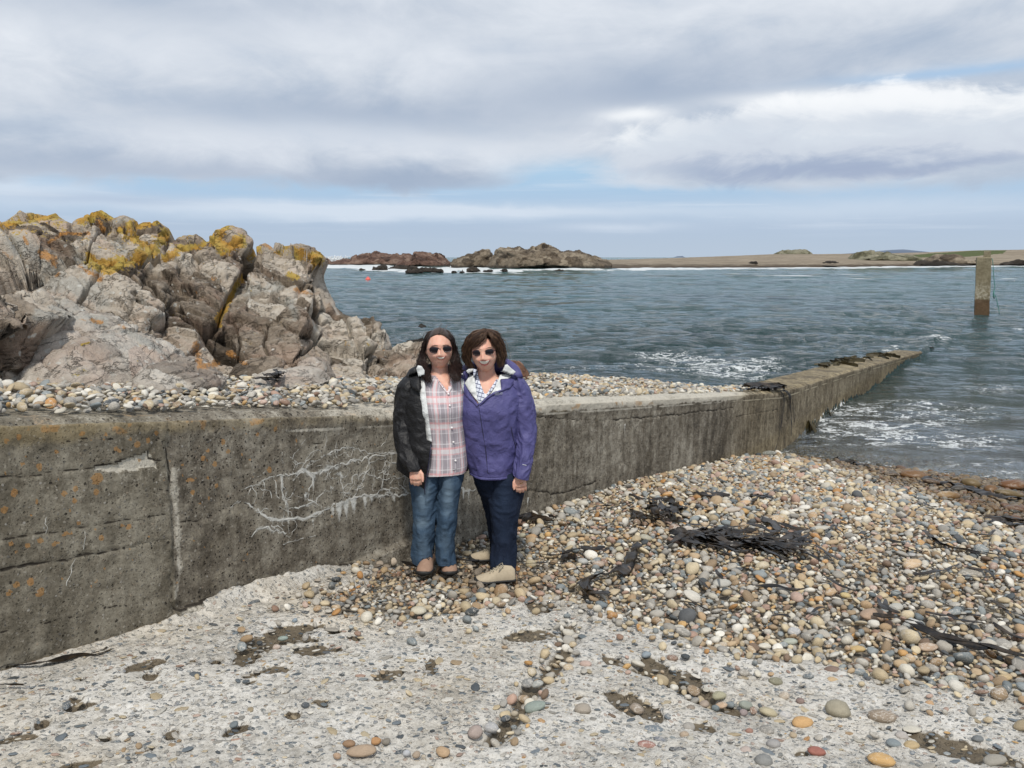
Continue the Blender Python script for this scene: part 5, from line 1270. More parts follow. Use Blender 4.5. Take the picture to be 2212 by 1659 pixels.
for k, (pl, lb) in enumerate((([(726, 184), (740, 174), (760, 175), (772, 184)], 'small dark rock on the far shingle bar, left one'), ([(1128, 183), (1150, 170), (1190, 172), (1210, 183)], 'small dark rock on the far shingle bar, right one'), ([(832, 210), (845, 197), (880, 198), (905, 210)], 'dark weedy rock at the far waterline'), ([(470, 213), (500, 204), (560, 210), (580, 218)], 'dark reef off the left end of the far bar'))):
    lump('rock', K5(pl), 245, 2.5, M_SKER, lb, 'rock', [(3, .3, (1, 1, 1), .07)], 70, 30, 90+k, lean=.1)
def build_hills():
    parts = []
    for prof, Y, th in (([(1780, 552), (1830, 547.5), (1890, 543), (1925, 539.5), (1950, 538.5), (1975, 541), (2000, 545), (2060, 549), (2120, 553)], 5200, 900), ([(1450, 558), (1463, 553.5), (1474, 553), (1485, 558)], 5000, 200)):
        xs = np.linspace(prof[0][0], prof[-1][0], 90); ty = interp(xs, prof) + .35*fbm(p3(xs*.05, 0), 3, 4); r = np.linspace(0, 1, 24)
        topp = atY(xs, ty, Y); P = np.zeros((90, 24, 3)); 
        P[..., 0] = topp[:, None, 0]*(1 - .06*(1-r)); P[..., 1] = Y - th*(1-r); P[..., 2] = -3.2 + (topp[:, None, 2] + 3.2)*r**.8
        parts.append((P.reshape(-1, 3), grid_faces(90, 24)))
        parts.append((np.concatenate([P[:, -1], P[:, -1] + np.array([0, th, -30])]), [(i, i+1, 90+i+1, 90+i) for i in range(89)]))
    co, fa = join_parts(parts); me = mesh_from('hills', co, fa)
    m, t = mat('haze_tinted_hill'); n = t.noise(t.pos(), .004, 5, .6)
    t.out(t.bsdf(t.ramp(n, [(.3, (.12, .15, .205)), (.7, (.165, .20, .26))]), 1.0, spec=0.0))  # blue of distant haze painted into the hill colour
    link('hills', me, m, kind='structure', label='distant bluish hills on the horizon at right')
build_hills()

# ================================================================== SEA
SEAZ = -3.0
FOAM = [(1440, 775, 50, 10, .9), (1480, 788, 70, 11, 1.0), (1530, 800, 60, 9, .9), (1585, 812, 90, 14, 1.2), (1650, 800, 40, 10, .9), (1560, 779, 50, 6, .6), (1350, 813, 120, 10, .7), (1180, 815, 60, 5, .4), (1400, 790, 60, 9, .45), (1700, 775, 60, 12, .55),
        (2010, 741, 26, 5, 1.2), (2035, 745, 20, 4, 1.1), (2200, 713, 14, 7, 1.2), (2175, 732, 16, 4, 1.0), (2130, 738, 70, 4, .7), (2190, 745, 40, 5, .6), (2050, 757, 80, 6, .35),
        (1760, 918, 60, 10, .9), (1830, 900, 80, 16, .95), (1880, 940, 90, 16, .9), (1950, 890, 90, 20, .7), (1800, 950, 70, 14, .85), (1960, 960, 110, 14, .8), (2080, 900, 120, 22, .65), (2120, 960, 110, 20, .7), (2080, 1000, 130, 18, .6), (2000, 920, 100, 20, .6), (1740, 960, 40, 12, .6), (2180, 1020, 60, 14, .5), (2130, 850, 110, 18, .5), (2140, 800, 90, 14, .45), (1790, 935, 60, 9, .8),
        (930, 737, 35, 5, .9), (900, 728, 30, 3, .5), (990, 698, 25, 2.5, .55), (860, 720, 40, 4, .5), (800, 700, 40, 4, .35), (955, 757, 30, 4, .4)]
SURF = [(760, 577, 90, 4.0, 1.6), (690, 577, 60, 4.5, 1.6), (860, 582, 90, 4.5, 1.3), (920, 587, 80, 4, 1.2), (1000, 582, 60, 4, 1.4), (1060, 586, 80, 3.5, 1.2), (1140, 585, 90, 2.2, .9), (1250, 583.5, 90, 1.6, .95), (1330, 584, 90, 1.6, .85), (1430, 582, 100, 2.4, 1.2), (1580, 581, 120, 1.8, .9), (1760, 579.5, 120, 1.8, 1.1), (1930, 577.5, 120, 1.8, 1.2), (2100, 576.3, 120, 1.4, .9), (2212, 576, 60, 1.4, .7), (1100, 592, 140, 2, .5)]
def build_sea():
    th = np.radians(np.linspace(-44, 46, 600)); n1 = 500
    r = 8.0*np.exp(np.linspace(0, 1, n1)**1.0*math.log(900/8.0)); r = np.concatenate([r, 900*np.exp(np.linspace(.05, math.log(12), 30))])
    R, T = np.meshgrid(r, th, indexing='ij'); x = R*np.sin(T); y = R*np.cos(T); x0, y0 = x, y
    s, q = sq(x, y)
    inner = q < 0
    calm = np.where(inner, .26 + .45*sstep(s, 15, 40) + .4*sstep(R, 30, 90), .6 + .5*sstep(R, 16, 40))
    h = np.zeros_like(x)
    amps = [(14, .10), (6.5, .12), (3.1, .13), (1.5, .10), (.72, .052), (.36, .022)]
    dist_px = R*R/(3.0*FPX)*2.2       # what one row of the mesh must span to be seen
    for i, (Lw, A) in enumerate(amps):
        for k, a in enumerate((.05, -.42, .5)):
            ca, sa = math.cos(a), math.sin(a); u = x*ca + y*sa; v = -x*sa + y*ca
            nn = vnoise(p3(u/Lw/1.9 + 7*k, v/Lw*1.25 + 3*i, .3*i), 300 + i*7 + k)
            sharp = 1 - 2*np.sqrt(nn*nn + .012)
            fade = sstep(Lw/(R*math.log(900/8)/n1), 1.0, 2.2)*sstep(Lw/(R*math.radians(90)/600), 1.0, 2.0)
            h = h + A*(.62*sharp if k < 2 else .5*nn)*fade
    h = h*calm*(.75 + .5*vnoise(p3(x/30, y/22), 340))
    # water height falls to rest right at the beach
    depth_f = SEAZ - zbeach(x, y); depth_b = SEAZ - zland(x, y); depth = np.where(inner, depth_f, depth_b); depth = np.where(R > 40, 3.0, depth)
    h = h*sstep(depth, -.05, .5)*.9 + h*.1
    # a swell heaping over the sunk end of the wall
    px, py, _ = proj(np.stack([x, y, np.full_like(x, SEAZ)], -1))
    h = h + .16*np.exp(-((px-2030)/45)**2 - ((py-744)/5.0)**2)
    f = np.zeros_like(x)
    for (a, b, ra, rb, k) in FOAM: f = f + .46*k*np.exp(-((px-a)/ra)**2 - ((py-b)/rb)**2)
    f = np.minimum(np.where(inner, f*.72, f*.9), 1.0)
    su = np.zeros_like(x)
    for (a, b, ra, rb, k) in SURF: su = np.maximum(su, k*np.exp(-((px-a)/ra)**4 - ((py-b)/rb)**2))
    h = h + np.clip(su, 0, 1)*.25*np.abs(vnoise(p3(x/3, y/6), 350))
    shore = np.exp(-(depth/.05)**2)*.5*(R < 40)*np.where(inner, .5, 1)
    # fringe of foam against the outer face of the wall
    shore = np.maximum(shore, .55*np.exp(-((q-.88)/.13)**2)*sstep(s, 12, 14)*(s < 29)*(q > 0))
    f = np.maximum(f, shore)
    z = SEAZ + h
    me = mesh_from('sea', np.stack([x, y, z], -1), grid_faces(len(r), len(th), flip=True))
    add_attr(me, 'foam', f); add_attr(me, 'surf', su); add_attr(me, 'depth', np.clip(depth, -1, 4)); add_attr(me, 'inner', inner*1.0); add_attr(me, 'crest', h/np.maximum(calm, .1)); add_attr(me, 'rng', R)
    m, t = mat('sea_water'); P = t.pos(); px_, py_, pz_ = t.sep(P); rg = t.attr('rng'); dpt = t.attr('depth'); fo = t.attr('foam'); inn = t.attr('inner')
    P0 = t.vec(px_, py_, 0.0)
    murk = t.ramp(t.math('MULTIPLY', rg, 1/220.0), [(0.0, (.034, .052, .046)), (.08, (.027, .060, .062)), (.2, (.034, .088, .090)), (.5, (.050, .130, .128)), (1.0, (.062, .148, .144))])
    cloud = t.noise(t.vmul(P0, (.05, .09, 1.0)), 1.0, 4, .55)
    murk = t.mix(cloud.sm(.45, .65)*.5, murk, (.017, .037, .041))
    shw = dpt.sm(1.5, .2)
    murk = t.mix(shw*.8, murk, t.mix(inn, (.075, .095, .08), (.105, .112, .08)))
    fineN = t.noise(t.vmul(P0, (1.0, 1.7, 1.0)), 3.2, 6, .62); fine2 = t.noise(t.vmul(P0, (1.0, 2.2, 1.0)), .85, 5, .6)
    amp = t.math('MULTIPLY', rg.sm(4, 40), .35) + .65
    wv3 = t.noise(t.vmul(P0, (.22, .75, 1.0)), 1.0, 5, .6)
    nrm = t.bump(wv3*4.2*(rg.sm(15, 80)*.8 + .2) + fine2*2.4 + fineN*1.3, 1.0, .50)
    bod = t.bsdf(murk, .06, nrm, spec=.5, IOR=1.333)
    fre = t.n.new('ShaderNodeFresnel'); fre.inputs[0].default_value = 1.333; t.put(fre.inputs['Normal'], nrm)
    gl = t.n.new('ShaderNodeBsdfGlossy'); gl.inputs['Roughness'].default_value = .06; t.put(gl.inputs['Normal'], nrm)
    tr = t.n.new('ShaderNodeBsdfTransparent'); tr.inputs[0].default_value = (.80, .84, .76, 1)
    clear = t.mixsh(V(t, fre.outputs[0]), V(t, tr.outputs[0]), V(t, gl.outputs[0]))
    sh = t.mixsh(dpt.sm(.75, .02)*.9, bod, clear)
    # foam: lace of bubbles drifting on the surface
    w = t.vmul(t.noise(t.vmul(P0, (.8, 1.3, 1)), 1.3, 4, .6, color=True), 1.1); Pw = t.vadd(t.vmul(P0, (1.0, 1.55, 1.0)), w)
    l1 = (t.noise(Pw, 1.5, 5, .6) - .5).abs(); l2 = (t.noise(Pw, 4.0, 4, .6) - .5).abs(); v1 = t.voro(Pw, 5.0, 'DISTANCE_TO_EDGE', 0)
    lace = (l1.sm(.050, .0)*.80 + l2.sm(.050, .0)*.50 + v1.sm(.06, .0)*.28)
    ptc = t.noise(Pw, .7, 4, .6)
    fm = (lace*1.05 + (ptc - .5)*2.2 - .98 + fo*1.0)
    foamf = fm.sm(.02, .42)*fo.sm(.05, .25)
    solid = (fo - 1.0 + (fineN - .5)*1.2).sm(-.05, .25)
    caps = (t.attr('crest') + (t.noise(Pw, 2.0, 4, .7)-.5)*.12).sm(.21, .27)*(1.0 - inn)*rg.sm(20, 60)*t.noise(P0, .12, 3).sm(.52, .62)
    sn = t.noise(t.vmul(P0, (.10, .03, 1)), 2.0, 6, .65)
    surf = (t.attr('surf') + (sn - .5)*2.2).sm(.42, .70)
    ft = foamf.max(solid).max(caps*.75).max(surf).clamp()
    dif = t.bsdf(t.mix(t.noise(P0, 12, 3), (.60, .64, .65), (.86, .88, .88)), .7, t.bump(fineN, .6, .05), spec=.2)
    t.out(t.mixsh(ft*.72, sh, dif))
    print('sea', len(me.polygons)*2)
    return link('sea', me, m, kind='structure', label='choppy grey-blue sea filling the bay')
build_sea()
# ---- breaking spray at the far left of the islands: clouds of drops
def build_spray():
    r = np.random.default_rng(4); co, fa = [], []
    C = []; A = []
    for (cx, cy, sx, sy, k, Y) in ((728, 566, 12, 7, 500, 345), (712, 568, 8, 6, 260, 345), (745, 569, 12, 4, 300, 340), (700, 572, 20, 4, 300, 335), (1000, 576, 8, 3, 90, 236), (1035, 578, 10, 2.5, 60, 228), (880, 578, 30, 2.5, 120, 262)):
        k = k*4; x = cx + r.normal(0, sx, k); y = cy - np.abs(r.normal(0, sy, k)) + 6; y = np.maximum(y, cy - sy*1.7); P = atY(x, y, Y + r.uniform(-5, 5, k)); C.append(P); A.append(r.uniform(.08, .36, k)*(Y/340))
    C = np.concatenate(C); A = np.concatenate(A)
    oc = np.array([(1, 0, 0), (-1, 0, 0), (0, 1, 0), (0, -1, 0), (0, 0, 1), (0, 0, -1)], float); of = np.array([(0, 2, 4), (2, 1, 4), (1, 3, 4), (3, 0, 4), (2, 0, 5), (1, 2, 5), (3, 1, 5), (0, 3, 5)])
    co = (C[:, None] + oc[None]*A[:, None, None]*r.uniform(.7, 1.3, (len(C), 6, 1))).reshape(-1, 3); fa = (of[None] + 6*np.arange(len(C))[:, None, None]).reshape(-1, 3)
    me = mesh_from('spray', co, fa); m, t = mat('spray'); t.out(t.bsdf((.85, .87, .88), .8, spec=.1, Alpha=.75))
    link('spray', me, m, kind='stuff', label='white spray of a wave breaking behind the left islands')
build_spray()

# ================================================================== PILLAR, ROPE, BUOY
def box_part(name, lo, hi, m, parent, bev=.02, taper=(0, 0), nz=14, seed=1, amp=.008):
    """upright rough block between two corner triples; taper = shift of the top in x"""
    import bmesh
    nx = 5; w = hi[0]-lo[0]; d = hi[1]-lo[1]
    ring = []
    for k in range(nx): ring.append((lo[0] + w*k/nx, lo[1]))
    for k in range(nx): ring.append((hi[0], lo[1] + d*k/nx))
    for k in range(nx): ring.append((hi[0] - w*k/nx, hi[1]))
    for k in range(nx): ring.append((lo[0], hi[1] - d*k/nx))
    zs = np.concatenate([np.linspace(lo[2], hi[2]-bev, nz), [hi[2]]]); co = []
    cx, cy = (lo[0]+hi[0])/2, (lo[1]+hi[1])/2
    for i, z in enumerate(zs):
        f = (z-lo[2])/(hi[2]-lo[2]); k = 1 - (bev*1.5/w if i == nz else 0)
        for (a, b) in ring: co.append((cx + (a-cx)*k + taper[0]*f, cy + (b-cy)*k + taper[1]*f, z))
    co = np.array(co); co[:, :2] += amp*np.stack([vnoise(co*3 + 5, seed), vnoise(co*3 + 9, seed+1)], -1)
    nr = len(ring); fa = [(i*nr+j, i*nr+(j+1) % nr, (i+1)*nr+(j+1) % nr, (i+1)*nr+j) for i in range(nz) for j in range(nr)]; fa.append(tuple(nz*nr + j for j in range(nr)))
    me = mesh_from(name, co, fa, smooth=False); return link(name, me, m, parent)
def tube_mesh(path, rad, n=8, caps=True, squash=None):
    """tube along a path; rad number or list; returns co, faces"""
    P = np.asarray(path, float); k = len(P); rad = np.broadcast_to(np.asarray(rad, float), (k,)) if np.ndim(rad) < 2 else np.asarray(rad, float)
    T = np.gradient(P, axis=0); T /= np.maximum(np.linalg.norm(T, axis=1), 1e-9)[:, None]
    up = np.array([0, 0, 1.0]) if abs(T[0, 2]) < .9 else np.array([0, 1.0, 0]); u = np.cross(up, T[0]); u /= np.linalg.norm(u); co = []
    for i in range(k):
        u = u - T[i]*(u@T[i]); u /= np.linalg.norm(u); v = np.cross(T[i], u)
        r = rad[i] if rad.ndim == 1 else None
        for j in range(n):
            a = 2*math.pi*j/n
            co.append(P[i] + (u*math.cos(a)*(r if r is not None else rad[i, 0]) + v*math.sin(a)*(r if r is not None else rad[i, 1])))
    fa = [(i*n+j, i*n+(j+1) % n, (i+1)*n+(j+1) % n, (i+1)*n+j) for i in range(k-1) for j in range(n)]
    if caps: fa.append(tuple(range(n))[::-1]); fa.append(tuple((k-1)*n + j for j in range(n)))
    return np.array(co), fa
def m_pillar():
    m, t = mat('pillar_concrete'); P = t.pos(); x, y, z = t.sep(P); n = t.noise(P, 1.6, 6, .6); nf = t.noise(P, 9, 5, .7)
    c = t.ramp(n*.5 + nf*.5, [(.3, (.12, .10, .062)), (.5, (.215, .185, .12)), (.7, (.31, .275, .19))])
    c = t.mix((z + (nf - .5)*1.2).sm(-1.0, -1.8)*(z + (nf-.5)*.5).sm(-2.35, -2.25)*nf.sm(.45, .6)*.7, c, (.45, .42, .34))
    c = t.mix((z + (n - .5)*.4).sm(-2.15, -2.25)*.9, c, t.mix(nf, (.06, .035, .018), (.13, .08, .045)))
    t.out(t.bsdf(c, .9, t.bump(nf, .6, .04), spec=.2)); return m
MP = m_pillar()
pl = bpy.data.objects.new('marker_pillar', None); COL.objects.link(pl); pl['label'] = 'square concrete pillar with a small cap standing in the water beyond the end of the wall'; pl['category'] = 'pillar'
yy = 43.0
b0 = atY(2107, 680, yy); b1 = atY(2138.5, 680, yy); t0 = atY(2112.5, 555.5, yy)
pl.location = (float((b0[0]+b1[0])/2), yy + .35, SEAZ)
def rel(o): o.matrix_parent_inverse = pl.matrix_world.inverted(); return o
bpy.context.view_layer.update()
PR = math.radians(27.0)
def turn(o):
    me = o.data; co = np.empty(len(me.vertices)*3, np.float32); me.vertices.foreach_get('co', co); co = co.reshape(-1, 3); cx, cy = (b0[0]+b1[0])/2, yy
    x, y = co[:, 0]-cx, co[:, 1]-cy; co[:, 0] = cx + x*math.cos(PR) + y*math.sin(PR); co[:, 1] = cy - x*math.sin(PR) + y*math.cos(PR); me.vertices.foreach_set('co', co.ravel()); me.update(); return o
pw_ = (b1[0]-b0[0])*math.cos(PR)/2; pc_ = (b0[0]+b1[0])/2
rel(turn(box_part('shaft', (pc_-pw_, yy, -4.0), (pc_+pw_, yy+.62, t0[2]), MP, pl, .05, ((t0[0]-b0[0])*1.32, 0), 20, 3, .015)))
c0 = atY(2121.5, 542.5, yy+.2); c1 = atY(2136.5, 542.5, yy+.2)
rel(turn(box_part('cap_stub', (c0[0]+.02, yy+.12, t0[2]+.003), (c1[0]-.02, yy+.45, c0[2]), MP, pl, .02, (0, 0), 5, 5, .006)))
KP = lambda pts: [(1990.8+a*.1333, 513.2+b*.1333) for a, b in pts]
m_rope, t = mat('green_rope'); t.out(t.bsdf((.06, .22, .19), .7))
pp = np.array([atY(a, b, yy + .1) for a, b in KP([(1140, 340), (1152, 380), (1160, 480), (1168, 600), (1178, 720), (1188, 790), (1172, 860), (1162, 920), (1180, 935), (1200, 940), (1215, 1010), (1235, 1100), (1255, 1190), (1258, 1240)])])
co, fa = tube_mesh(pp, .018, 6); co2, fa2 = tube_mesh([atY(a, b, yy+.1) for a, b in KP([(1172, 860), (1168, 900), (1165, 940), (1178, 990)])], .035, 6)
co, fa = join_parts([(co, fa), (co2, fa2)])
link('rope', mesh_from('rope', co, fa), m_rope, label='frayed green rope hanging from the pillar into the water', cat='rope')
bu = atZ(795, 606, SEAZ); bu = np.array([bu[0], bu[1], SEAZ]); br = .25*bu[1]/80
root = bpy.data.objects.new('buoy', None); COL.objects.link(root); root.location = bu; root['label'] = 'small orange-red float buoy out on the water at left'; root['category'] = 'buoy'
c_ = ICO2[0].copy()*br; c_[:, 2] = c_[:, 2]*.95 + br*.35
mb, t = mat('buoy_orange'); t.out(t.bsdf((.75, .12, .09), .4))
link('float', mesh_from('float', c_, ICO2[1]), mb, root)
co, fa = tube_mesh([(0, 0, br*1.2), (0, 0, br*1.55)], [br*.25, br*.18], 8); link('eye', mesh_from('eye', co, fa), mb, root)

# ================================================================== KELP
def m_kelp():
    m, t = mat('dark_kelp'); P = t.pos(); n = t.noise(P, 9, 4, .6); nf = t.noise(P, 60, 3)
    c = t.mix((n*.7 + nf*.3).sm(.42, .66), (.0065, .005, .0045), (.045, .030, .016)); t.out(t.bsdf(c, .36, t.bump(n + nf*.3, .5, .01), spec=.5)); return m
MK = m_kelp()
def surf_any(x, y):
    s, q = sq(x, y)
    return float(surf_z(x, y)) if q < .10 else float(zland_top(np.array(x), np.array(y)))
def resample(pts, step):
    pts = np.asarray(pts, float); d = np.sqrt(((pts[1:]-pts[:-1])**2).sum(1)); L = np.concatenate([[0], np.cumsum(d)]); n = max(4, int(L[-1]/step)); u = np.linspace(0, L[-1], n)
    # catmull-ish smoothing: dense linear then blur
    q = np.stack([np.interp(u, L, pts[:, k]) for k in range(pts.shape[1])], -1)
    for _ in range(3): q[1:-1] = (q[:-2] + 2*q[1:-1] + q[2:])/4
    return q
def ribbon(P, w, seed, ruff=.3, up=None, nw=5, thick=.0025):
    """a leathery strap: P centre line (n,3), w half widths"""
    r = np.random.default_rng(seed); n = len(P); w = np.broadcast_to(w, (n,)); T = np.gradient(P, axis=0); T /= np.linalg.norm(T, axis=1)[:, None]
    upv = np.array([0, 0, 1.0]) if up is None else np.array(up, float); S = np.cross(T, upv); S /= np.maximum(np.linalg.norm(S, axis=1), 1e-6)[:, None]; U = np.cross(S, T)
    u = np.linspace(-1, 1, nw); tw = .7*vnoise(p3(np.arange(n)*.13, seed), 3) ; co = []
    for i in range(n):
        side = S[i]*math.cos(tw[i]) + U[i]*math.sin(tw[i]); nn = U[i]*math.cos(tw[i]) - S[i]*math.sin(tw[i])
        for a in u:
            rf = ruff*w[i]*abs(a)*math.sin(i*.9 + seed + a*2)*(.5 + .5*vnoise(np.array([i*.3, a, seed*1.0]), 8))
            co.append(P[i] + side*a*w[i]*(1 + .18*vnoise(np.array([i*.35, a*3, seed*2.0]), 9)) + nn*(rf + .12*w[i]*(1-a*a)))
    co = np.array(co); k = len(co); nrm = np.repeat(U, nw, 0)*thick; allc = np.concatenate([co, co - nrm]); g = grid_faces(n, nw)
    fa = [tuple(f) for f in g] + [tuple(f[::-1] + k) for f in g]
    for i in range(n-1):
        for e in (0, nw-1): a, b = i*nw+e, (i+1)*nw+e; fa.append((a, b, b+k, a+k) if e else (b, a, a+k, b+k))
    return allc, fa
def drape(px, hw, seed, lift=.028, step=.02, ruff=.35):
    g = np.array([march(a, b, surf_any, 2, 20) for a, b in px]); P = resample(g, step); hw = hw*1.55
    depth = proj(P)[2].mean(); 
    for i in range(len(P)): P[i, 2] = surf_any(P[i, 0], P[i, 1]) + lift + .012 + .012*vnoise(np.array([P[i, 0]*9, P[i, 1]*9, seed*1.0]), 5)
    t_ = np.linspace(0, 1, len(P)); w = hw/FPX*depth*(.35 + .65*np.sin(np.pi*np.clip(t_*1.05+.02, 0, 1))**.5)*(1 + .25*vnoise(p3(t_*9, seed), 2))
    return ribbon(P, w, seed, ruff)
X7 = lambda pts: [(1061.8+.52*a, 929+.52*b) for a, b in pts]
def kelp(name, label, strands, cat='seaweed'):
    parts = [drape(X7(p) if not raw else p, hw, sd_, lift, ruff=rf) for (p, hw, sd_, lift, rf, raw) in strands]
    co, fa = join_parts(parts); return link(name, mesh_from(name, co, fa), MK, None, label, cat)
S_ = lambda p, hw, sd_, lift=.03, rf=.35, raw=False: (p, hw, sd_, lift, rf, raw)
kelp('kelp_frond', 'broad curled black kelp frond lying on the shingle right of the purple jacket woman', [S_([(615, 495), (590, 520), (575, 570), (555, 610), (500, 625), (430, 630), (390, 650), (385, 680), (420, 700), (470, 705)], 9, 1, .035), S_([(370, 665), (400, 690), (440, 712), (488, 695)], 8, 2, .03), S_([(470, 620), (420, 640), (380, 670), (400, 700)], 5, 31, .045)])
kelp('kelp_strand', 'long black kelp strand running from the long tan stone to the right edge', [S_([(1690, 825), (1740, 850), (1800, 870), (1860, 900), (1940, 920), (2040, 945), (2120, 965), (2230, 995)], 5.5, 3, .045), S_([(1860, 905), (1960, 935), (2060, 955), (2230, 975)], 3, 4, .05), S_([(1700, 830), (1760, 845), (1790, 860)], 6, 41, .05)])
kelp('kelp_strap', 'short kelp strap wrapped over the long tan stone', [S_([(1605, 765), (1612, 790), (1640, 812)], 4.5, 5, .085, .1), S_([(1635, 765), (1630, 795), (1655, 815), (1690, 828)], 3.5, 6, .08, .1), S_([(1580, 805), (1640, 815), (1700, 830)], 3.5, 7, .05)])
r_ = np.random.default_rng(21); heap = []
for i in range(74):
    x0 = r_.uniform(735, 1170); y0 = 455 + (x0-745)*.10 + r_.normal(0, 13); L0 = r_.uniform(40, 230); a = r_.normal(.12, .24)
    heap.append(S_([(x0, y0), (x0+L0*.3, y0+L0*.3*a + r_.normal(0, 6)), (x0+L0*.65, y0+L0*.65*a + r_.normal(0, 7)), (x0+L0, y0+L0*a + r_.normal(0, 10))], r_.uniform(1.5, 6.5), 50+i, .022 + r_.uniform(0, .035), r_.uniform(.3, .8)))
for p in ([(740, 500), (790, 470), (860, 450), (930, 470), (1010, 480)], [(900, 500), (1000, 510), (1100, 500), (1210, 505), (1340, 515)], [(1290, 505), (1360, 520), (1400, 545), (1440, 575)], [(960, 520), (1020, 545), (1090, 550)], [(1060, 420), (1130, 440), (1200, 460), (1260, 470), (1330, 500)]): heap.append(S_(p, 4.5, 90+len(heap), .05, .4))
kelp('kelp_heap', 'large tangled heap of glossy black kelp in the middle of the shingle', heap)
heap2 = []
for i in range(20):
    x0 = r_.uniform(620, 760); y0 = r_.uniform(322, 385); heap2.append(S_([(x0, y0), (x0 + r_.normal(12, 16), y0 + r_.uniform(4, 16)), (x0 + r_.normal(25, 25), y0 + r_.uniform(8, 30))], r_.uniform(4, 8), 130+i, .04 + r_.uniform(0, .07), .7))
heap2 += [S_([(575, 345), (640, 375), (700, 395), (760, 400), (860, 415), (960, 430)], 3.5, 160), S_([(570, 290), (620, 300), (700, 302), (740, 298)], 3, 161), S_([(575, 345), (600, 375), (670, 400), (700, 415)], 4, 162)]
kelp('kelp_heap', 'smaller spiky heap of black kelp above the large one, nearer the wall', heap2)
kelp('kelp_frond', 'short thick kelp blade lying above the orange-tan cobble', [S_([(840, 270), (880, 268), (930, 280), (990, 285)], 5.5, 170), S_([(850, 275), (900, 285), (960, 290)], 4, 171)])
kelp('kelp_frond', 'ragged kelp piece right of the short thick blade', [S_([(1070, 300), (1100, 282), (1150, 288), (1170, 300)], 4, 172), S_([(1110, 290), (1090, 310), (1085, 320)], 3.5, 173), S_([(1060, 285), (1100, 300), (1150, 280)], 3, 174)])
kelp('kelp_frond', 'leaf-shaped kelp blade leaning on a tan stone above the large heap', [S_([(1125, 375), (1150, 395), (1180, 420), (1190, 440)], 6.5, 175), S_([(1190, 405), (1260, 430), (1350, 440)], 2.5, 176), S_([(1270, 440), (1280, 480), (1290, 500)], 5, 177)])
kelp('kelp_strand', 'thin black kelp strand running down to the right edge above the flat grey-brown cobble', [S_([(1790, 437), (1830, 470), (1880, 495), (1950, 515), (2040, 535), (2120, 550), (2230, 562)], 3.2, 180), S_([(1800, 440), (1850, 485), (1930, 512), (2060, 545)], 2.4, 181)])
kelp('kelp_strand', 'kelp scraps among pebbles between the purple jacket woman and the curled frond', [S_([(215, 540), (270, 545), (310, 530), (350, 520), (400, 515), (480, 525)], 4.5, 182), S_([(290, 560), (320, 540), (350, 555)], 5, 183), S_([(300, 520), (320, 550), (345, 560)], 5, 184), S_([(110, 585), (200, 580), (300, 575)], 2, 185), S_([(370, 510), (420, 520), (470, 512)], 4, 186)])
kelp('kelp_strand', 'dark stringy weed against the foot of the wall beside the purple jacket woman', [S_([(115, 380), (150, 372), (200, 385), (260, 395)], 4, 187), S_([(125, 400), (160, 375), (220, 372)], 4, 188), S_([(150, 395), (190, 385), (240, 375), (270, 385)], 3, 189), S_([(430, 338), (500, 330), (560, 320)], 2, 190)])
kelp('kelp_strand', 'thin broken kelp strands under the angular white-grey stone', [S_([(1040, 670), (1100, 682), (1180, 680), (1300, 685)], 2.6, 191), S_([(930, 625), (945, 655), (960, 668)], 2.6, 192, .06), S_([(860, 640), (885, 665), (900, 690)], 2, 193), S_([(1310, 800), (1350, 775), (1385, 765)], 2.2, 194), S_([(1160, 805), (1220, 800), (1240, 815)], 2.5, 195)])
kelp('kelp_strand', 'black kelp strips in front of the flat grey-brown cobble at right', [S_([(1750, 625), (1830, 620), (1900, 595), (1940, 580)], 3, 196), S_([(1950, 630), (2020, 640), (2080, 640)], 3.5, 197), S_([(1640, 680), (1680, 700), (1720, 690)], 2, 198), S_([(1970, 600), (2050, 610), (2090, 640)], 3, 199)])
kelp('kelp_strand', 'black kelp strips at the right edge above the long kelp strand', [S_([(1800, 780), (1880, 800), (1960, 805), (2030, 800)], 3.5, 200), S_([(1880, 820), (1960, 825), (2040, 830)], 3, 201), S_([(2070, 740), (2130, 770), (2230, 820)], 3.2, 202), S_([(2080, 830), (2130, 860), (2230, 900)], 3.0, 203), S_([(1890, 800), (1950, 830), (2020, 815)], 3, 204)])
kelp('kelp_strand', 'short flat dark kelp strand at the waterline near the wall', [S_([(1400, 118), (1440, 130), (1500, 145), (1570, 165)], 5, 205, .03)])
kelp('kelp_strand', 'flat dark kelp streaming along the shoreline among the wet boulders', [S_([(1790, 210), (1860, 230), (1940, 245), (2010, 268), (2100, 285)], 6, 206, .03), S_([(1930, 240), (2000, 262), (2060, 285), (2150, 298), (2230, 300)], 5.5, 207, .04)])
kelp('kelp_heap', 'dark wet weed clump at the right edge below the shore boulders', [S_([(2050, 370 + 9*i), (2100 + 12*i, 375 + 7*i), (2160, 385 + 8*i), (2230, 392 + 5*i)], 4.5, 210+i, .03) for i in range(4)])
kelp('kelp_heap', 'dark weed piled where the wall meets the beach', [S_([(1020 + 20*i, 78 + 3*i), (1060 + 20*i, 84 + 3*i), (1110 + 15*i, 92 + 2*i)], 3.5, 220+i, .03) for i in range(5)])
kelp('kelp_strand', 'flat black kelp strand on the concrete at the foot of the wall at left', [S_([(-20, 1462), (20, 1448), (60, 1450), (120, 1435), (180, 1418), (200, 1422), (246, 1407)], 5.5, 230, .006, .12, True), S_([(200, 1424), (225, 1412), (232, 1405)], 2.5, 231, .01, .1, True)])
kelp('kelp_strand', 'small black kelp end on the concrete at the left edge', [S_([(-20, 1492), (20, 1488), (52, 1490)], 3, 232, .006, .1, True)])
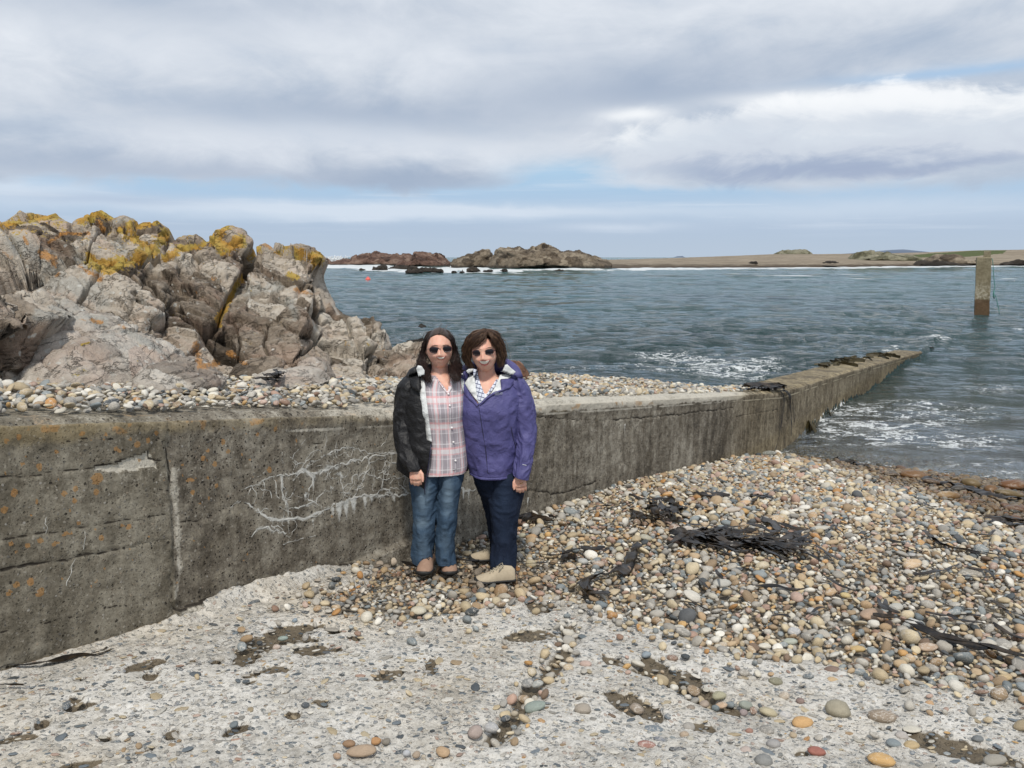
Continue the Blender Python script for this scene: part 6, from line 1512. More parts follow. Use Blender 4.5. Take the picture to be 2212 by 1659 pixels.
kelp('kelp_strand', 'brown-black kelp scraps around the shoes of the woman in black', [S_([(868, 1226), (885, 1230), (903, 1236)], 3, 233, .03, .3, True), S_([(980, 1222), (1010, 1226), (1035, 1222)], 2, 234, .03, .3, True), S_([(935, 1222), (950, 1228), (958, 1240)], 2, 235, .03, .3, True)])
kelp('kelp_heap', 'dark red-brown weed lying on the shingle behind the wall by the smooth slab', [S_([(545 + 8*i, 831 + (i % 3)*4), (570 + 7*i, 836 + (i % 4)*2), (600 + 3*i, 838 - (i % 2)*5)], 3.2, 240+i, .04 + .01*i, .8, True) for i in range(7)])
for i in range(14):
    xk, yk = r_.uniform(1300, 2150), r_.uniform(1080, 1400)
    if yk > 1330 + (xk-1300)*.1: yk -= 120
    a = r_.normal(.15, .35); L0 = r_.uniform(25, 70); k = r_.normal(0, 8)
    co, fa = join_parts([drape([(xk, yk), (xk + L0*.5, yk + L0*.5*a + k), (xk + L0, yk + L0*a)], r_.uniform(1.0, 2.2), 400+i, .03, ruff=.5)])
    link('kelp_scrap', mesh_from('kelp_scrap', co, fa), MK, None, ' '.join(f'short thin black kelp scrap {near_words(xk, yk, False)}'.split()[:16]), 'seaweed', 'short kelp scraps on the shingle')
# straps hanging over the wall
def hang(px, hw, seed, off=.03):
    s_, z_ = wall_hit(np.array([p[0] for p in px], float), np.array([p[1] for p in px], float)); X, Y = unsq(s_, -off); P = resample(np.stack([X, Y, z_], -1), .03); dep = proj(P)[2].mean()
    return ribbon(P, hw/FPX*dep*np.linspace(1, .45, len(P)), seed, .3, up=(WN[0], WN[1], .01))
X5 = lambda p: [(1327 + a*.4, 495.5 + b*.4) for a, b in p]
parts = [hang(X5([(880, 862), (905, 900), (905, 960), (890, 1050), (875, 1130), (860, 1185), (850, 1200)]), 1.3, 1, .035), hang(X5([(895, 862), (925, 880), (938, 930), (940, 1000), (945, 1060), (942, 1115)]), 2.6, 2, .04), hang(X5([(900, 866), (930, 900), (928, 960), (932, 985)]), 2.4, 3, .06), hang(X5([(890, 860), (935, 890), (952, 950), (955, 1040)]), 1.8, 4, .05)]
tp = []
for i in range(9):
    s0, z0 = wall_hit(1672.0+i*3.0, 846.0); s1 = s0 + RNG.uniform(-.3, .3); Q = [(s0 - .25 + .1*i/3, .40), (s0, .22), (s0 + .04, .08), (s1*.2 + s0*.8, -.03)]
    P = resample(np.array([[*unsq(a, b), float(ztop(a)) + .05 + .02*i % .05] for a, b in Q]), .04); tp.append(ribbon(P, .035, 30+i, .9))
co, fa = join_parts(parts + tp); link('kelp_strand', mesh_from('kelp_strand', co, fa), MK, None, 'black kelp draped over the top of the wall and hanging down its face', 'seaweed')
def weed_on_wall(label, pts, seed, n=30, L=.25):
    r = np.random.default_rng(seed); out = []
    for i in range(n):
        k = r.uniform(0, len(pts)-1); a = int(k); f = k-a; x = pts[a][0]*(1-f)+pts[a+1][0]*f; y = pts[a][1]*(1-f)+pts[a+1][1]*f
        P0 = atZ(x, y, -2.5)
        s0, z0 = wall_hit(x, y)
        if pts[0][2] == 'face': X, Y = unsq(s0, -.03); P0 = np.array([X, Y, z0]); P = np.array([P0, P0 + [r.normal(0, .05), -.05, -L*.4], P0 + [r.normal(0, .1), -.08, -L]])
        else:
            q = pts[0][3]; X, Y = unsq(s0*1.0, q + r.normal(0, .05)); P0 = np.array([X, Y, float(ztop(s0)) + .02]); P = np.array([P0, P0 + [r.normal(0, .1), r.normal(0, .1), .06], P0 + [r.normal(0, .2), r.normal(0, .2), .03]])
        out.append(ribbon(resample(P, .06), r.uniform(.015, .04), seed+i, .8, up=(.8, -.5, .3)))
    co, fa = join_parts(out); link('seaweed_tuft', mesh_from('seaweed_tuft', co, fa), MKO, None, label, 'seaweed')
MKO, t = mat('olive_wrack'); t.out(t.bsdf(t.mix(t.noise(t.pos(), 12, 3), (.02, .016, .006), (.07, .055, .02)), .5, spec=.4))
weed_on_wall('olive wrack growing along the outer edge of the wall top near its end', [(1840, 790, 'top', .55), (1880, 780), (1915, 771)], 300, 46)
weed_on_wall('small olive wrack tuft near the end of the wall top', [(1935, 768, 'top', .4), (1952, 764)], 301, 14)
weed_on_wall('dark wrack clump on the wall face just above the water', [(1742, 905, 'face'), (1748, 915), (1760, 912)], 302, 26, .3)
weed_on_wall('dark wrack clump on the wall face at a joint near the water', [(1786, 890, 'face'), (1796, 891)], 303, 16, .15)
lump('rock', [(2008, 757), (2010, 750), (2016, 749), (2020, 753), (2020, 760)], 26.3, .12, M_SKER, 'small dark stone standing on the submerged tip of the wall', 'rock', [(.2, .02, (1, 1, 1), .07)], 60, 30, 99, lean=.1)
# ================================================================== THE TWO WOMEN
from mathutils.bvhtree import BVHTree
from mathutils.geometry import delaunay_2d_cdt
def stack(levels, Y0, n=56, rows=90, fold=None, expo=2.0, grow=0.0, close=False, yaw=0.0):
    """loft of upright rings; level = (x left, x right, y, depth offset, half depth)"""
    L = np.array(levels, float); t_ = np.linspace(0, 1, len(L)); u = np.linspace(0, 1, rows)
    A = np.stack([np.interp(u, t_, L[:, k]) for k in range(5)], -1)
    for _ in range(max(2, rows//len(L)//2)): A[1:-1] = (A[:-2] + 2*A[1:-1] + A[2:])/4
    c = atY((A[:, 0]+A[:, 1])/2, A[:, 2], Y0 + A[:, 3]); zc = proj(c)[2]; a = (A[:, 1]-A[:, 0])/2/FPX*zc + grow; d = A[:, 4] + grow
    th = np.linspace(0, 2*np.pi, n, endpoint=False); ct, st = np.cos(th), np.sin(th)
    ex = 2.0/expo; cx = np.sign(ct)*np.abs(ct)**ex; sy = np.sign(st)*np.abs(st)**ex
    X = a[:, None]*cx[None]; Yy = d[:, None]*sy[None]
    if yaw: X, Yy = X*math.cos(yaw) - Yy*math.sin(yaw), X*math.sin(yaw) + Yy*math.cos(yaw)
    P = np.stack([c[:, 0:1] + X, c[:, 1:2] + Yy, np.repeat(c[:, 2:3], n, 1)], -1)
    if fold:
        for (amp, kt, kz, tw, seed) in fold:
            # noise on a cylinder so the seam does not show
            q = p3(ct[None]*kt + 0*P[..., 0], st[None]*kt + 0*P[..., 0], P[..., 2]*kz + tw*np.sin(th)[None])
            nz = vnoise(q, seed); f = (1 - 2*np.sqrt(nz*nz + .01)) if amp > 0 else nz
            nr = np.stack([ct, st, 0*ct], -1)[None]; P = P + nr*(abs(amp)*f)[..., None]
    return P
def stack_mesh(P, capped=(False, False)):
    r, n = P.shape[:2]; fa = [tuple(f) for f in grid_faces(r, n, wrap=True, flip=True)]; co = P.reshape(-1, 3)
    if capped[0]: fa.append(tuple(range(n)))
    if capped[1]: fa.append(tuple(range((r-1)*n, r*n))[::-1])
    return co, fa
def cut_faces(co, fa, test):
    cen = np.array([co[list(f)].mean(0) for f in fa]); px, py, _ = proj(cen); k = test(px, py, cen); return [f for f, g in zip(fa, k) if not g]
def bvh(parts):
    co, fa = join_parts(parts); return BVHTree.FromPolygons([Vector(c) for c in co], fa)
def on_surface(tree, x, y, off, fallY):
    d = ray(x, y); l = np.linalg.norm(d); h = tree.ray_cast(Vector((0, 0, 0)), Vector(d/l), 30)
    if h[0] is None: return atY(x, y, fallY)
    P = np.array(h[0]); return P*(1 - off/np.linalg.norm(P))
def patch(poly, tree, off, fallY, step=2.2, thick=.003, wob=0.0, bulge=0.0, seed=0):
    """cloth or skin detail following what lies under it"""
    poly = [tuple(map(float, p)) for p in poly]; pts = []
    for a, b in zip(poly, poly[1:] + poly[:1]):
        L = math.hypot(b[0]-a[0], b[1]-a[1]); k = max(1, int(L/step)); pts += [(a[0]+(b[0]-a[0])*i/k, a[1]+(b[1]-a[1])*i/k) for i in range(k)]
    nb = len(pts); xs = np.array([p[0] for p in poly]); ys = np.array([p[1] for p in poly])
    gx, gy = np.meshgrid(np.arange(xs.min()+step/2, xs.max(), step), np.arange(ys.min()+step/2, ys.max(), step)); ins = in_poly(gx, gy, poly)
    bp = np.array(pts); inner = [(x, y) for x, y in zip(gx[ins], gy[ins]) if np.hypot(bp[:, 0]-x, bp[:, 1]-y).min() > step*.55]
    allp = pts + inner; edges = [(i, (i+1) % nb) for i in range(nb)]
    v2, e, f, *_ = delaunay_2d_cdt([Vector(p) for p in allp], edges, [], 1, 1e-5)
    co = []
    dep = []
    for v in v2:
        P = on_surface(tree, v[0], v[1], off, fallY); d = np.hypot(bp[:, 0]-v[0], bp[:, 1]-v[1]).min()
        ext = bulge*(1-math.exp(-d/3.0)) + wob*float(vnoise(np.array([v[0]*.13, v[1]*.13, seed*1.0]), 7)); P = P*(1 - ext/np.linalg.norm(P)); co.append(P)
    co = np.array(co); k = len(co); dirs = co/np.linalg.norm(co, axis=1)[:, None]; allc = np.concatenate([co, co + dirs*thick])
    fa = [tuple(q) for q in f] + [tuple(i+k for i in q[::-1]) for q in f]
    cnt = {}
    for q in f:
        for a, b in zip(q, list(q[1:]) + [q[0]]): cnt[(a, b)] = cnt.get((a, b), 0) + 1
    for (a, b) in list(cnt):
        if (b, a) not in cnt: fa.append((b, a, a+k, b+k))
    return allc, fa
def remeshed(name, parts, voxel=.0045, smooth=3):
    co, fa = join_parts(parts); me = mesh_from('tmp', co, fa); o = bpy.data.objects.new('tmp', me); COL.objects.link(o)
    md = o.modifiers.new('r', 'REMESH'); md.mode = 'VOXEL'; md.voxel_size = voxel
    ms = o.modifiers.new('s', 'SMOOTH'); ms.iterations = smooth; ms.factor = .5
    dg = bpy.context.evaluated_depsgraph_get(); dg.update(); ev = o.evaluated_get(dg); m2 = bpy.data.meshes.new_from_object(ev); m2.name = name
    bpy.data.objects.remove(o); bpy.data.meshes.remove(me); m2.polygons.foreach_set('use_smooth', np.ones(len(m2.polygons), bool)); return m2
def head_mesh(c, w, h, d, roll=0.0, yaw=0.0, smile=1.0, n=110, m=90):
    """c centre; w,h,d half sizes; front is -Y. Brow, nose, cheeks, lips and chin are shaped into the ball"""
    th = np.linspace(0, 2*np.pi, n, endpoint=False); ph = np.linspace(.001, np.pi-.001, m)
    T, Pp = np.meshgrid(th, ph); sp_ = np.sin(Pp); lowr = sstep(-np.cos(Pp), .0, .5); sp_ = sp_*(1-lowr) + sp_**.78*lowr; x = sp_*np.cos(T); y = np.sin(Pp)*np.sin(T); z = np.cos(Pp)
    jaw = 1.03 - .27*sstep(-z, .25, 1.05); X = x*w*jaw; Yy = y*d*(1 - .22*sstep(-z, .2, 1.0)*(y > 0)); Z = z*h
    Yy = Yy + .012*sstep(-z, .3, 1.0)*(y < 0)*0 
    fr = sstep(-y, .05, .6)
    g = lambda cx, cz, sx, sz: np.exp(-((X-cx)/sx)**2 - ((Z-cz)/sz)**2)
    o = 0
    o = o + .020*g(0, -.030, .0115, .013) + .011*g(0, -.012, .0085, .020) + .007*(g(-.012, -.035, .007, .007) + g(.012, -.035, .007, .007))      # nose and wings
    o = o - .008*(g(-.030, .005, .017, .012) + g(.030, .005, .017, .012)) + .005*g(0, .030, .05, .012)                                             # sockets, brow
    o = o + .008*smile*(g(-.034, -.036, .018, .015) + g(.034, -.036, .018, .015))                                                               # cheeks lifted by the smile
    o = o + .0035*g(0, -.052, .025, .006) + .0045*g(0, -.074, .022, .007) - .003*g(0, -.063, .024, .004) + .008*g(0, -.098, .022, .014)
    o = o - .0035*(g(-.036, -.058, .006, .014) + g(.036, -.058, .006, .014))
    Yy = Yy - o*fr
    P = np.stack([X, Yy, Z], -1)
    cr, sr, cy, sy = math.cos(roll), math.sin(roll), math.cos(yaw), math.sin(yaw)
    Q = P.copy(); Q[..., 0] = P[..., 0]*cy - P[..., 1]*sy; Q[..., 1] = P[..., 0]*sy + P[..., 1]*cy
    P = Q.copy(); Q[..., 0] = P[..., 0]*cr - P[..., 2]*sr; Q[..., 2] = P[..., 0]*sr + P[..., 2]*cr
    return stack_mesh(Q + np.array(c), (True, True))
def ellipsoid(c, r, n=16, m=12):
    th = np.linspace(0, 2*np.pi, n, endpoint=False); ph = np.linspace(.05, np.pi-.05, m); T, Pp = np.meshgrid(th, ph)
    return stack_mesh(np.stack([np.sin(Pp)*np.cos(T)*r[0], np.sin(Pp)*np.sin(T)*r[1], np.cos(Pp)*r[2]], -1) + np.array(c), (True, True))
def hand(wrist, side, scale=1.0, tilt=0.0):
    """hanging relaxed hand, back towards the viewer; side=+1 thumb towards +x"""
    W = np.array(wrist); parts = []
    dn = np.array([tilt, -.05, -1.0]); dn /= np.linalg.norm(dn); rt = np.array([1, 0, tilt]); rt /= np.linalg.norm(rt); fw = np.array([0, -1.0, 0])
    k = scale
    palm = [(0, .026, .018, 0), (.02, .030, .017, 0), (.045, .039, .016, .001), (.070, .041, .014, .003), (.082, .036, .012, .004)]
    rings = []
    for (l, a, b, f) in palm:
        th = np.linspace(0, 2*np.pi, 20, endpoint=False); rings.append(W + dn*l*k + fw*f + np.cos(th)[:, None]*rt*a*k + np.sin(th)[:, None]*fw*b*k)
    parts.append(stack_mesh(np.array(rings)[:, ::-1], (True, True)))
    for i, (off, l, r) in enumerate(((-.0305, .062, .0078), (-.0105, .072, .0086), (.0100, .068, .0086), (.0300, .056, .0080))):
        off = off*(-side); b = W + dn*.070*k + rt*off*k; c1 = .25 + .08*i
        p1 = b + dn*l*.46*k - fw*.004; p2 = p1 + (dn*.85 - fw*.52)*l*.33*k; p3_ = p2 + (dn*.45 - fw*.9)*l*.26*k
        co, fa = tube_mesh([b - dn*.015, b, (b+p1)/2, p1, (p1+p2)/2, p2, p3_], [r*k, r*1.08*k, r*k, r*1.05*k, r*.95*k, r*.95*k, r*.75*k], 10); parts.append((co, fa))
    b = W + dn*.025*k + rt*side*.024*k; p1 = b + (dn*.7 + rt*side*.55 + fw*.25)*.034*k; p2 = p1 + (dn*.95 + rt*side*.12 + fw*.15)*.030*k; p3_ = p2 + (dn*.98 - rt*side*.1)*.022*k
    parts.append(tube_mesh([b, p1, p2, p3_], [.013*k, .0115*k, .0095*k, .007*k], 10)); return parts
def hair_strands(families, Y0, n, seed, r0=.0017, wave=.004, wl=.05, frizz=.003):
    r = np.random.default_rng(seed); parts = []; tval = []
    for fam in families:
        G = []
        for g in fam['g']:
            a = np.array(g, float); P = atY(a[:, 0], a[:, 1], Y0 + a[:, 2]); q = resample(P, .012); u = np.linspace(0, 1, len(q)); G.append(np.stack([np.interp(np.linspace(0, 1, 15), u, q[:, k]) for k in range(3)], -1))
        G = np.array(G); m = len(G)
        for s in range(int(n*fam.get('k', 1))):
            w = r.dirichlet(np.full(m, .55)); b = (G*w[:, None, None]).sum(0); L = fam.get('len', 1.0)*r.uniform(.72, 1.06); L = min(L, 1.0)
            u = np.linspace(0, 1, 15); b = np.stack([np.interp(u*L, u, b[:, k]) for k in range(3)], -1)
            ph = r.uniform(0, 6.28, 3); seg = np.linalg.norm(b[1:]-b[:-1], axis=1); s_ = np.concatenate([[0], np.cumsum(seg)]); grow = np.clip(u*1.6, 0, 1)
            cl = vnoise(np.array([w[0]*6, (w[-1])*6, seed*1.0]), 4)*2.0
            off = np.stack([np.sin(s_*6.28/wl + ph[0]*.35 + cl*3)*wave, np.sin(s_*6.28/wl*.8 + ph[1]*.4 + cl*2)*wave*.8, np.sin(s_*6.28/wl*1.3 + ph[2])*wave*.3], -1)*grow[:, None]
            fz = 3.2 if r.random() < .07 else 1.0
            off += fz*r.normal(0, frizz, 3)*(.3 + u)[:, None] + r.normal(0, frizz*.3, (15, 3))*u[:, None]
            b = b + off; rr = r0*r.uniform(.6, 1.2)*(1 - .65*u**2)
            co, fa = tube_mesh(b, rr, 4, False); parts.append((co, fa)); tval.append(np.repeat(u*0 + r.random(), 4))
    co, fa = join_parts(parts); return co, fa, np.concatenate(tval)
def shoe(parent, heel, heading, Lg, wd, upper_m, sole_m, lace_m, hgt=.085, cap=True):
    """heel at ground; heading unit vector (x,y) to the toe"""
    H = np.array([heading[0], heading[1], 0]); H /= np.linalg.norm(H); S = np.array([-H[1], H[0], 0]); U = np.array([0, 0, 1.0]); B = np.array(heel, float)
    u = np.linspace(0, 1, 26); w = wd/2*interp(u, [(0, .55), (.06, .72), (.3, .74), (.45, .80), (.7, 1.0), (.85, .93), (.95, .68), (1, .30)]); top = interp(u, [(0, hgt*.8), (.08, hgt*1.02), (.25, hgt*1.1), (.45, hgt*.98), (.62, hgt*.72), (.8, hgt*.56), (.93, hgt*.46), (1, hgt*.34)])
    rings = []
    for i in range(26):
        c = B + H*Lg*u[i]; th = np.linspace(0, np.pi, 13); rg = [c + S*w[i]*.96 + U*.014] + [c + S*w[i]*math.cos(a)*(1 - .22*math.sin(a)) + U*(.02 + (top[i]-.02)*math.sin(a)**.8) for a in th] + [c - S*w[i]*.96 + U*.014]
        rings.append(rg)
    R_ = np.array(rings); co, fa = stack_mesh(R_, (True, True)); shoe_e = bpy.data.objects.new('shoe', None); COL.objects.link(shoe_e); shoe_e.parent = parent
    link('upper', mesh_from('upper', co, fa), upper_m, shoe_e)
    rs = []
    for i in range(26):
        c = B + H*(Lg*(u[i]*1.03 - .015)); ww = w[i]*1.08 + .002; lug = .004*((i % 3) == 0)
        z1 = .018 + .008*sstep(u[i], .85, 1.0); rs.append([c + S*ww*a + U*b for a, b in ((1, .004+lug), (1.04, .014), (.99, z1), (.5, z1+.004), (-.5, z1+.004), (-.99, z1), (-1.04, .014), (-1, .004+lug), (-.5, 0+lug), (.5, 0+lug))])
    co, fa = stack_mesh(np.array(rs), (True, True)); link('sole', mesh_from('sole', co, fa), sole_m, shoe_e)
    tc = []
    for i in range(18, 26):
        c = B + H*Lg*(u[i]+.006); th = np.linspace(0, np.pi, 11); tc.append([c + S*(w[i]+.0025)*math.cos(a) + U*(.018 + (top[i]*.35 + .010*(i-18)/8)*math.sin(a)**.8*(.2+.8*(i-17)/8)) for a in th])
    g = np.array(tc)
    if cap: link('toe_cap', mesh_from('toe_cap', g, grid_faces(8, 11)), sole_m, shoe_e)
    lp = []
    for k in range(4):
        uu = .34 + .085*k; ti = np.interp(uu, u, top); wi = np.interp(uu, u, w); c = B + H*Lg*uu
        lp.append(tube_mesh([c + S*wi*.5*a + U*(ti*(1 - .12*a*a) + .003) + H*.010*b for a, b in ((-1, -1), (-.4, -.3), (0, 0), (.4, .4), (1, 1))], .0028, 6)); lp.append(tube_mesh([c + S*wi*.5*a + U*(ti*(1 - .12*a*a) + .004) + H*.010*b for a, b in ((-1, 1), (-.4, .3), (0, 0), (.4, -.4), (1, -1))], .0028, 6))
    c = B + H*Lg*.30; tz = np.interp(.30, u, top)
    for q in (-1, 1): lp.append(tube_mesh([c + U*(tz+.004), c + S*.02*q + U*(tz+.010), c + S*.03*q + U*(tz-.002) + H*.015, c + S*.035*q + U*(tz-.02) + H*.03], .0026, 6))
    co, fa = join_parts(lp); link('laces', mesh_from('laces', co, fa), lace_m, shoe_e); return shoe_e
# ---- materials
def cloth(name, a, b, rough=.8, bs=.3, sc=600, sheen=0.0, spec=.3, wr=30):
    m, t = mat(name); P = t.pos(); n = t.noise(P, 18, 4, .6); f = t.noise(P, sc, 2, .5); w = t.noise(t.vadd(P, t.vmul(t.noise(P, 6, 3, color=True), .1)), wr, 4, .55, .5)
    t.out(t.bsdf(t.mix(n.sm(.3, .7), a, b), rough, t.bump(w*1.0 + t.noise(P, 9, 3, .5, 1.2)*1.2 + f*.08, bs, .014), spec=spec)); return m
m_skin, t = mat('skin'); P = t.pos(); n = t.noise(P, 22, 4, .6); t.out(t.bsdf(t.mix(n.sm(.35, .7), (.72, .43, .325), (.66, .345, .255)), .5, t.bump(t.noise(P, 300, 3), .12, .002), spec=.35, Subsurface_Weight=.12, Subsurface_Scale=.012))
M_BLK = cloth('black_shell_fabric', (.0085, .0085, .0095), (.014, .014, .016), .52, .75, 500, spec=.35, wr=22)
M_PUR = cloth('purple_shell_fabric', (.070, .068, .190), (.088, .084, .225), .55, .75, 500, spec=.3, wr=22)
M_LIN = cloth('white_lining', (.62, .64, .64), (.72, .74, .74), .7, .6, 400, wr=45)
M_WTE = cloth('white_knit', (.72, .73, .76), (.78, .79, .82), .8, .3)
def m_denim(name, a, b, fade):
    m, t = mat(name); P = t.pos(); n = t.noise(t.vmul(P, (1, 1, .35)), 40, 4, .65); tw = t.noise(t.vmul(P, (1.0, 1.0, .12)), 420, 2, .5); f = t.attr('fade')
    c = t.mix((f + (n - .5)*.35).clamp(), a, fade); c = t.mix(tw.sm(.45, .7)*.28, c, b)
    w = t.noise(t.vmul(P, (1, 1, 1.7)), 16, 4, .55, .6); t.out(t.bsdf(c, .85, t.bump(w + tw*.15, .6, .012), spec=.2)); return m
M_JA = m_denim('blue_denim', (.034, .066, .115), (.12, .18, .24), (.16, .225, .29))
M_JB = m_denim('navy_denim', (.0075, .013, .030), (.03, .045, .075), (.018, .031, .062))
def m_plaid():
    m, t = mat('plaid_shirt_cloth'); uv = t.uv(); u, v, _ = t.sep(uv)
    n = t.noise(t.pos(), 30, 3, .5)
    uu = (u + (n - .5)*.004)/.085; vv = (v + (n-.5)*.004)/.155
    def band(x, c, w, s=.012): 
        d = ((x - c + .5).frac() - .5).abs(); return d.sm(w + s, w)
    base = (.42, .385, .415)
    c = t.mix(band(uu, .5, .14)*.5, base, (.26, .235, .265)); c = t.mix(band(vv, .55, .13)*.35, c, (.27, .25, .28))
    c = t.mix(band(uu, .0, .10)*.60, c, (.72, .68, .70)); c = t.mix(band(vv, .0, .085)*.62, c, (.76, .72, .73))
    c = t.mix(band(uu, .14, .035)*.60, c, (.72, .36, .37)); c = t.mix(band(uu, .88, .03)*.55, c, (.72, .38, .39)); c = t.mix(band(vv, .12, .035)*.62, c, (.74, .38, .39)); c = t.mix(band(vv, .88, .022)*.5, c, (.72, .42, .43))
    c = t.mix(band(uu, .32, .012, .01)*.6, c, (.75, .73, .75)); c = t.mix(band(vv, .30, .012, .01)*.6, c, (.76, .74, .76)); c = t.mix(band(uu, .68, .012, .01)*.5, c, (.75, .73, .75)); c = t.mix(band(vv, .72, .010, .01)*.4, c, (.76, .74, .76))
    pl = t.noise(t.vec(u*1.0, v*.1, 0.0), 120, 2, .5)
    t.out(t.bsdf(c, .85, t.bump(pl*v.sm(.42, .30)*.6 + t.noise(t.pos(), 25, 4), .45, .006), spec=.15)); return m
M_PLAID = m_plaid()
def m_check():
    m, t = mat('blue_check_cloth'); P = t.pos(); x, y, z = t.sep(P); a = (x*.95 - z*.25)/.021; b = (z + x*.25)/.0225
    def line(q, w): return ((q.frac() - .5).abs()).sm(w+.05, w)
    c = t.mix(line(b, .09)*.9, (.70, .75, .86), (.05, .065, .15)); c = t.mix(line(a, .06)*.8, c, (.05, .06, .14)); t.out(t.bsdf(c, .8)); return m
M_CHK = m_check()
def m_hair(name, dark, mid, lite, topc=None, ztop_=None):
    m, t = mat(name); r = t.attr('rnd'); P = t.pos(); z = t.sep(P)[2]; n = t.noise(P, 35, 3, .6)
    c = t.ramp(r*.7 + n*.3, [(0.15, dark), (.55, mid), (.9, lite)])
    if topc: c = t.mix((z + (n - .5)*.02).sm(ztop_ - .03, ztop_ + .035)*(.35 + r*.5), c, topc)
    t.out(t.bsdf(c, .42, spec=.35)); return m
m_glass, t = mat('dark_lens'); t.out(t.bsdf((.010, .006, .008), .12, spec=.6))
m_frame, t = mat('dark_red_frame'); t.out(t.bsdf((.035, .008, .010), .3, spec=.5))
m_teeth, t = mat('teeth'); t.out(t.bsdf((.85, .80, .70), .35))
m_lips, t = mat('lips'); t.out(t.bsdf((.46, .13, .11), .4))
m_brow, t = mat('brow'); t.out(t.bsdf((.10, .05, .035), .8))
m_zip, t = mat('zip_dark'); t.out(t.bsdf((.02, .02, .05), .5))
m_btn, t = mat('pearl_button'); t.out(t.bsdf((.8, .78, .78), .3))
m_grey, t = mat('silver_grey_print'); t.out(t.bsdf((.30, .32, .38), .5))
m_wht, t = mat('white_print'); t.out(t.bsdf((.75, .77, .8), .5))
m_gold, t = mat('gold'); t.out(t.bsdf((.8, .55, .2), .25, Metallic=1.0))
m_tan, t = mat('tan_suede'); t.out(t.bsdf(t.mix(t.noise(t.pos(), 60, 4), (.27, .165, .115), (.38, .255, .19)), .85, spec=.2))
m_bei, t = mat('beige_suede'); t.out(t.bsdf(t.mix(t.noise(t.pos(), 60, 4), (.36, .30, .215), (.50, .43, .32)), .85, spec=.2))
m_sole, t = mat('black_rubber'); t.out(t.bsdf((.018, .018, .018), .6, spec=.4))
m_lace, t = mat('dark_lace'); t.out(t.bsdf((.03, .028, .03), .8))
m_lace2, t = mat('beige_lace'); t.out(t.bsdf((.38, .34, .26), .8))

def person(label, loc):
    e = bpy.data.objects.new('person', None); COL.objects.link(e); e['label'] = label; e['category'] = 'woman'
    e.location = (0, 0, 0); return e
def seal(e, foot):
    """move the empty to the feet without moving the parts"""
    for o in [c for c in COL.objects if c.parent == e]: o.location = (o.location[0]-foot[0], o.location[1]-foot[1], o.location[2]-foot[2])
    e.location = foot
def body_attrs(me): pass
def jeans(name, parent, legs, Y0, m, fades, hem_m=None):
    parts = []; F = []
    for lv, sd_ in legs:
        P = stack(lv, Y0, 48, 120, fold=[(.0085, 1.5, 11, 1.5, sd_), (.005, 2.4, 24, -2.4, sd_+1), (-.006, .8, 5, 0, sd_+2)], expo=2.1)
        # folds gather behind the knee and at the hem
        parts.append(stack_mesh(P, (True, False)))
        parts.append(stack_mesh(stack(lv, Y0, 48, 30, expo=2.1, grow=-.006)[::-1], (False, True)))
        q = P.reshape(-1, 3); px, py, _ = proj(q); f = np.zeros(len(q))
        for (a, b, ra, rb, k) in fades: f = np.maximum(f, k*np.exp(-((px-a)/ra)**2 - ((py-b)/rb)**2))
        F.append(f); F.append(np.zeros(48*30))
    co, fa = join_parts(parts); me = mesh_from(name, co, fa); add_attr(me, 'fade', np.concatenate(F)); return link(name, me, m, parent)

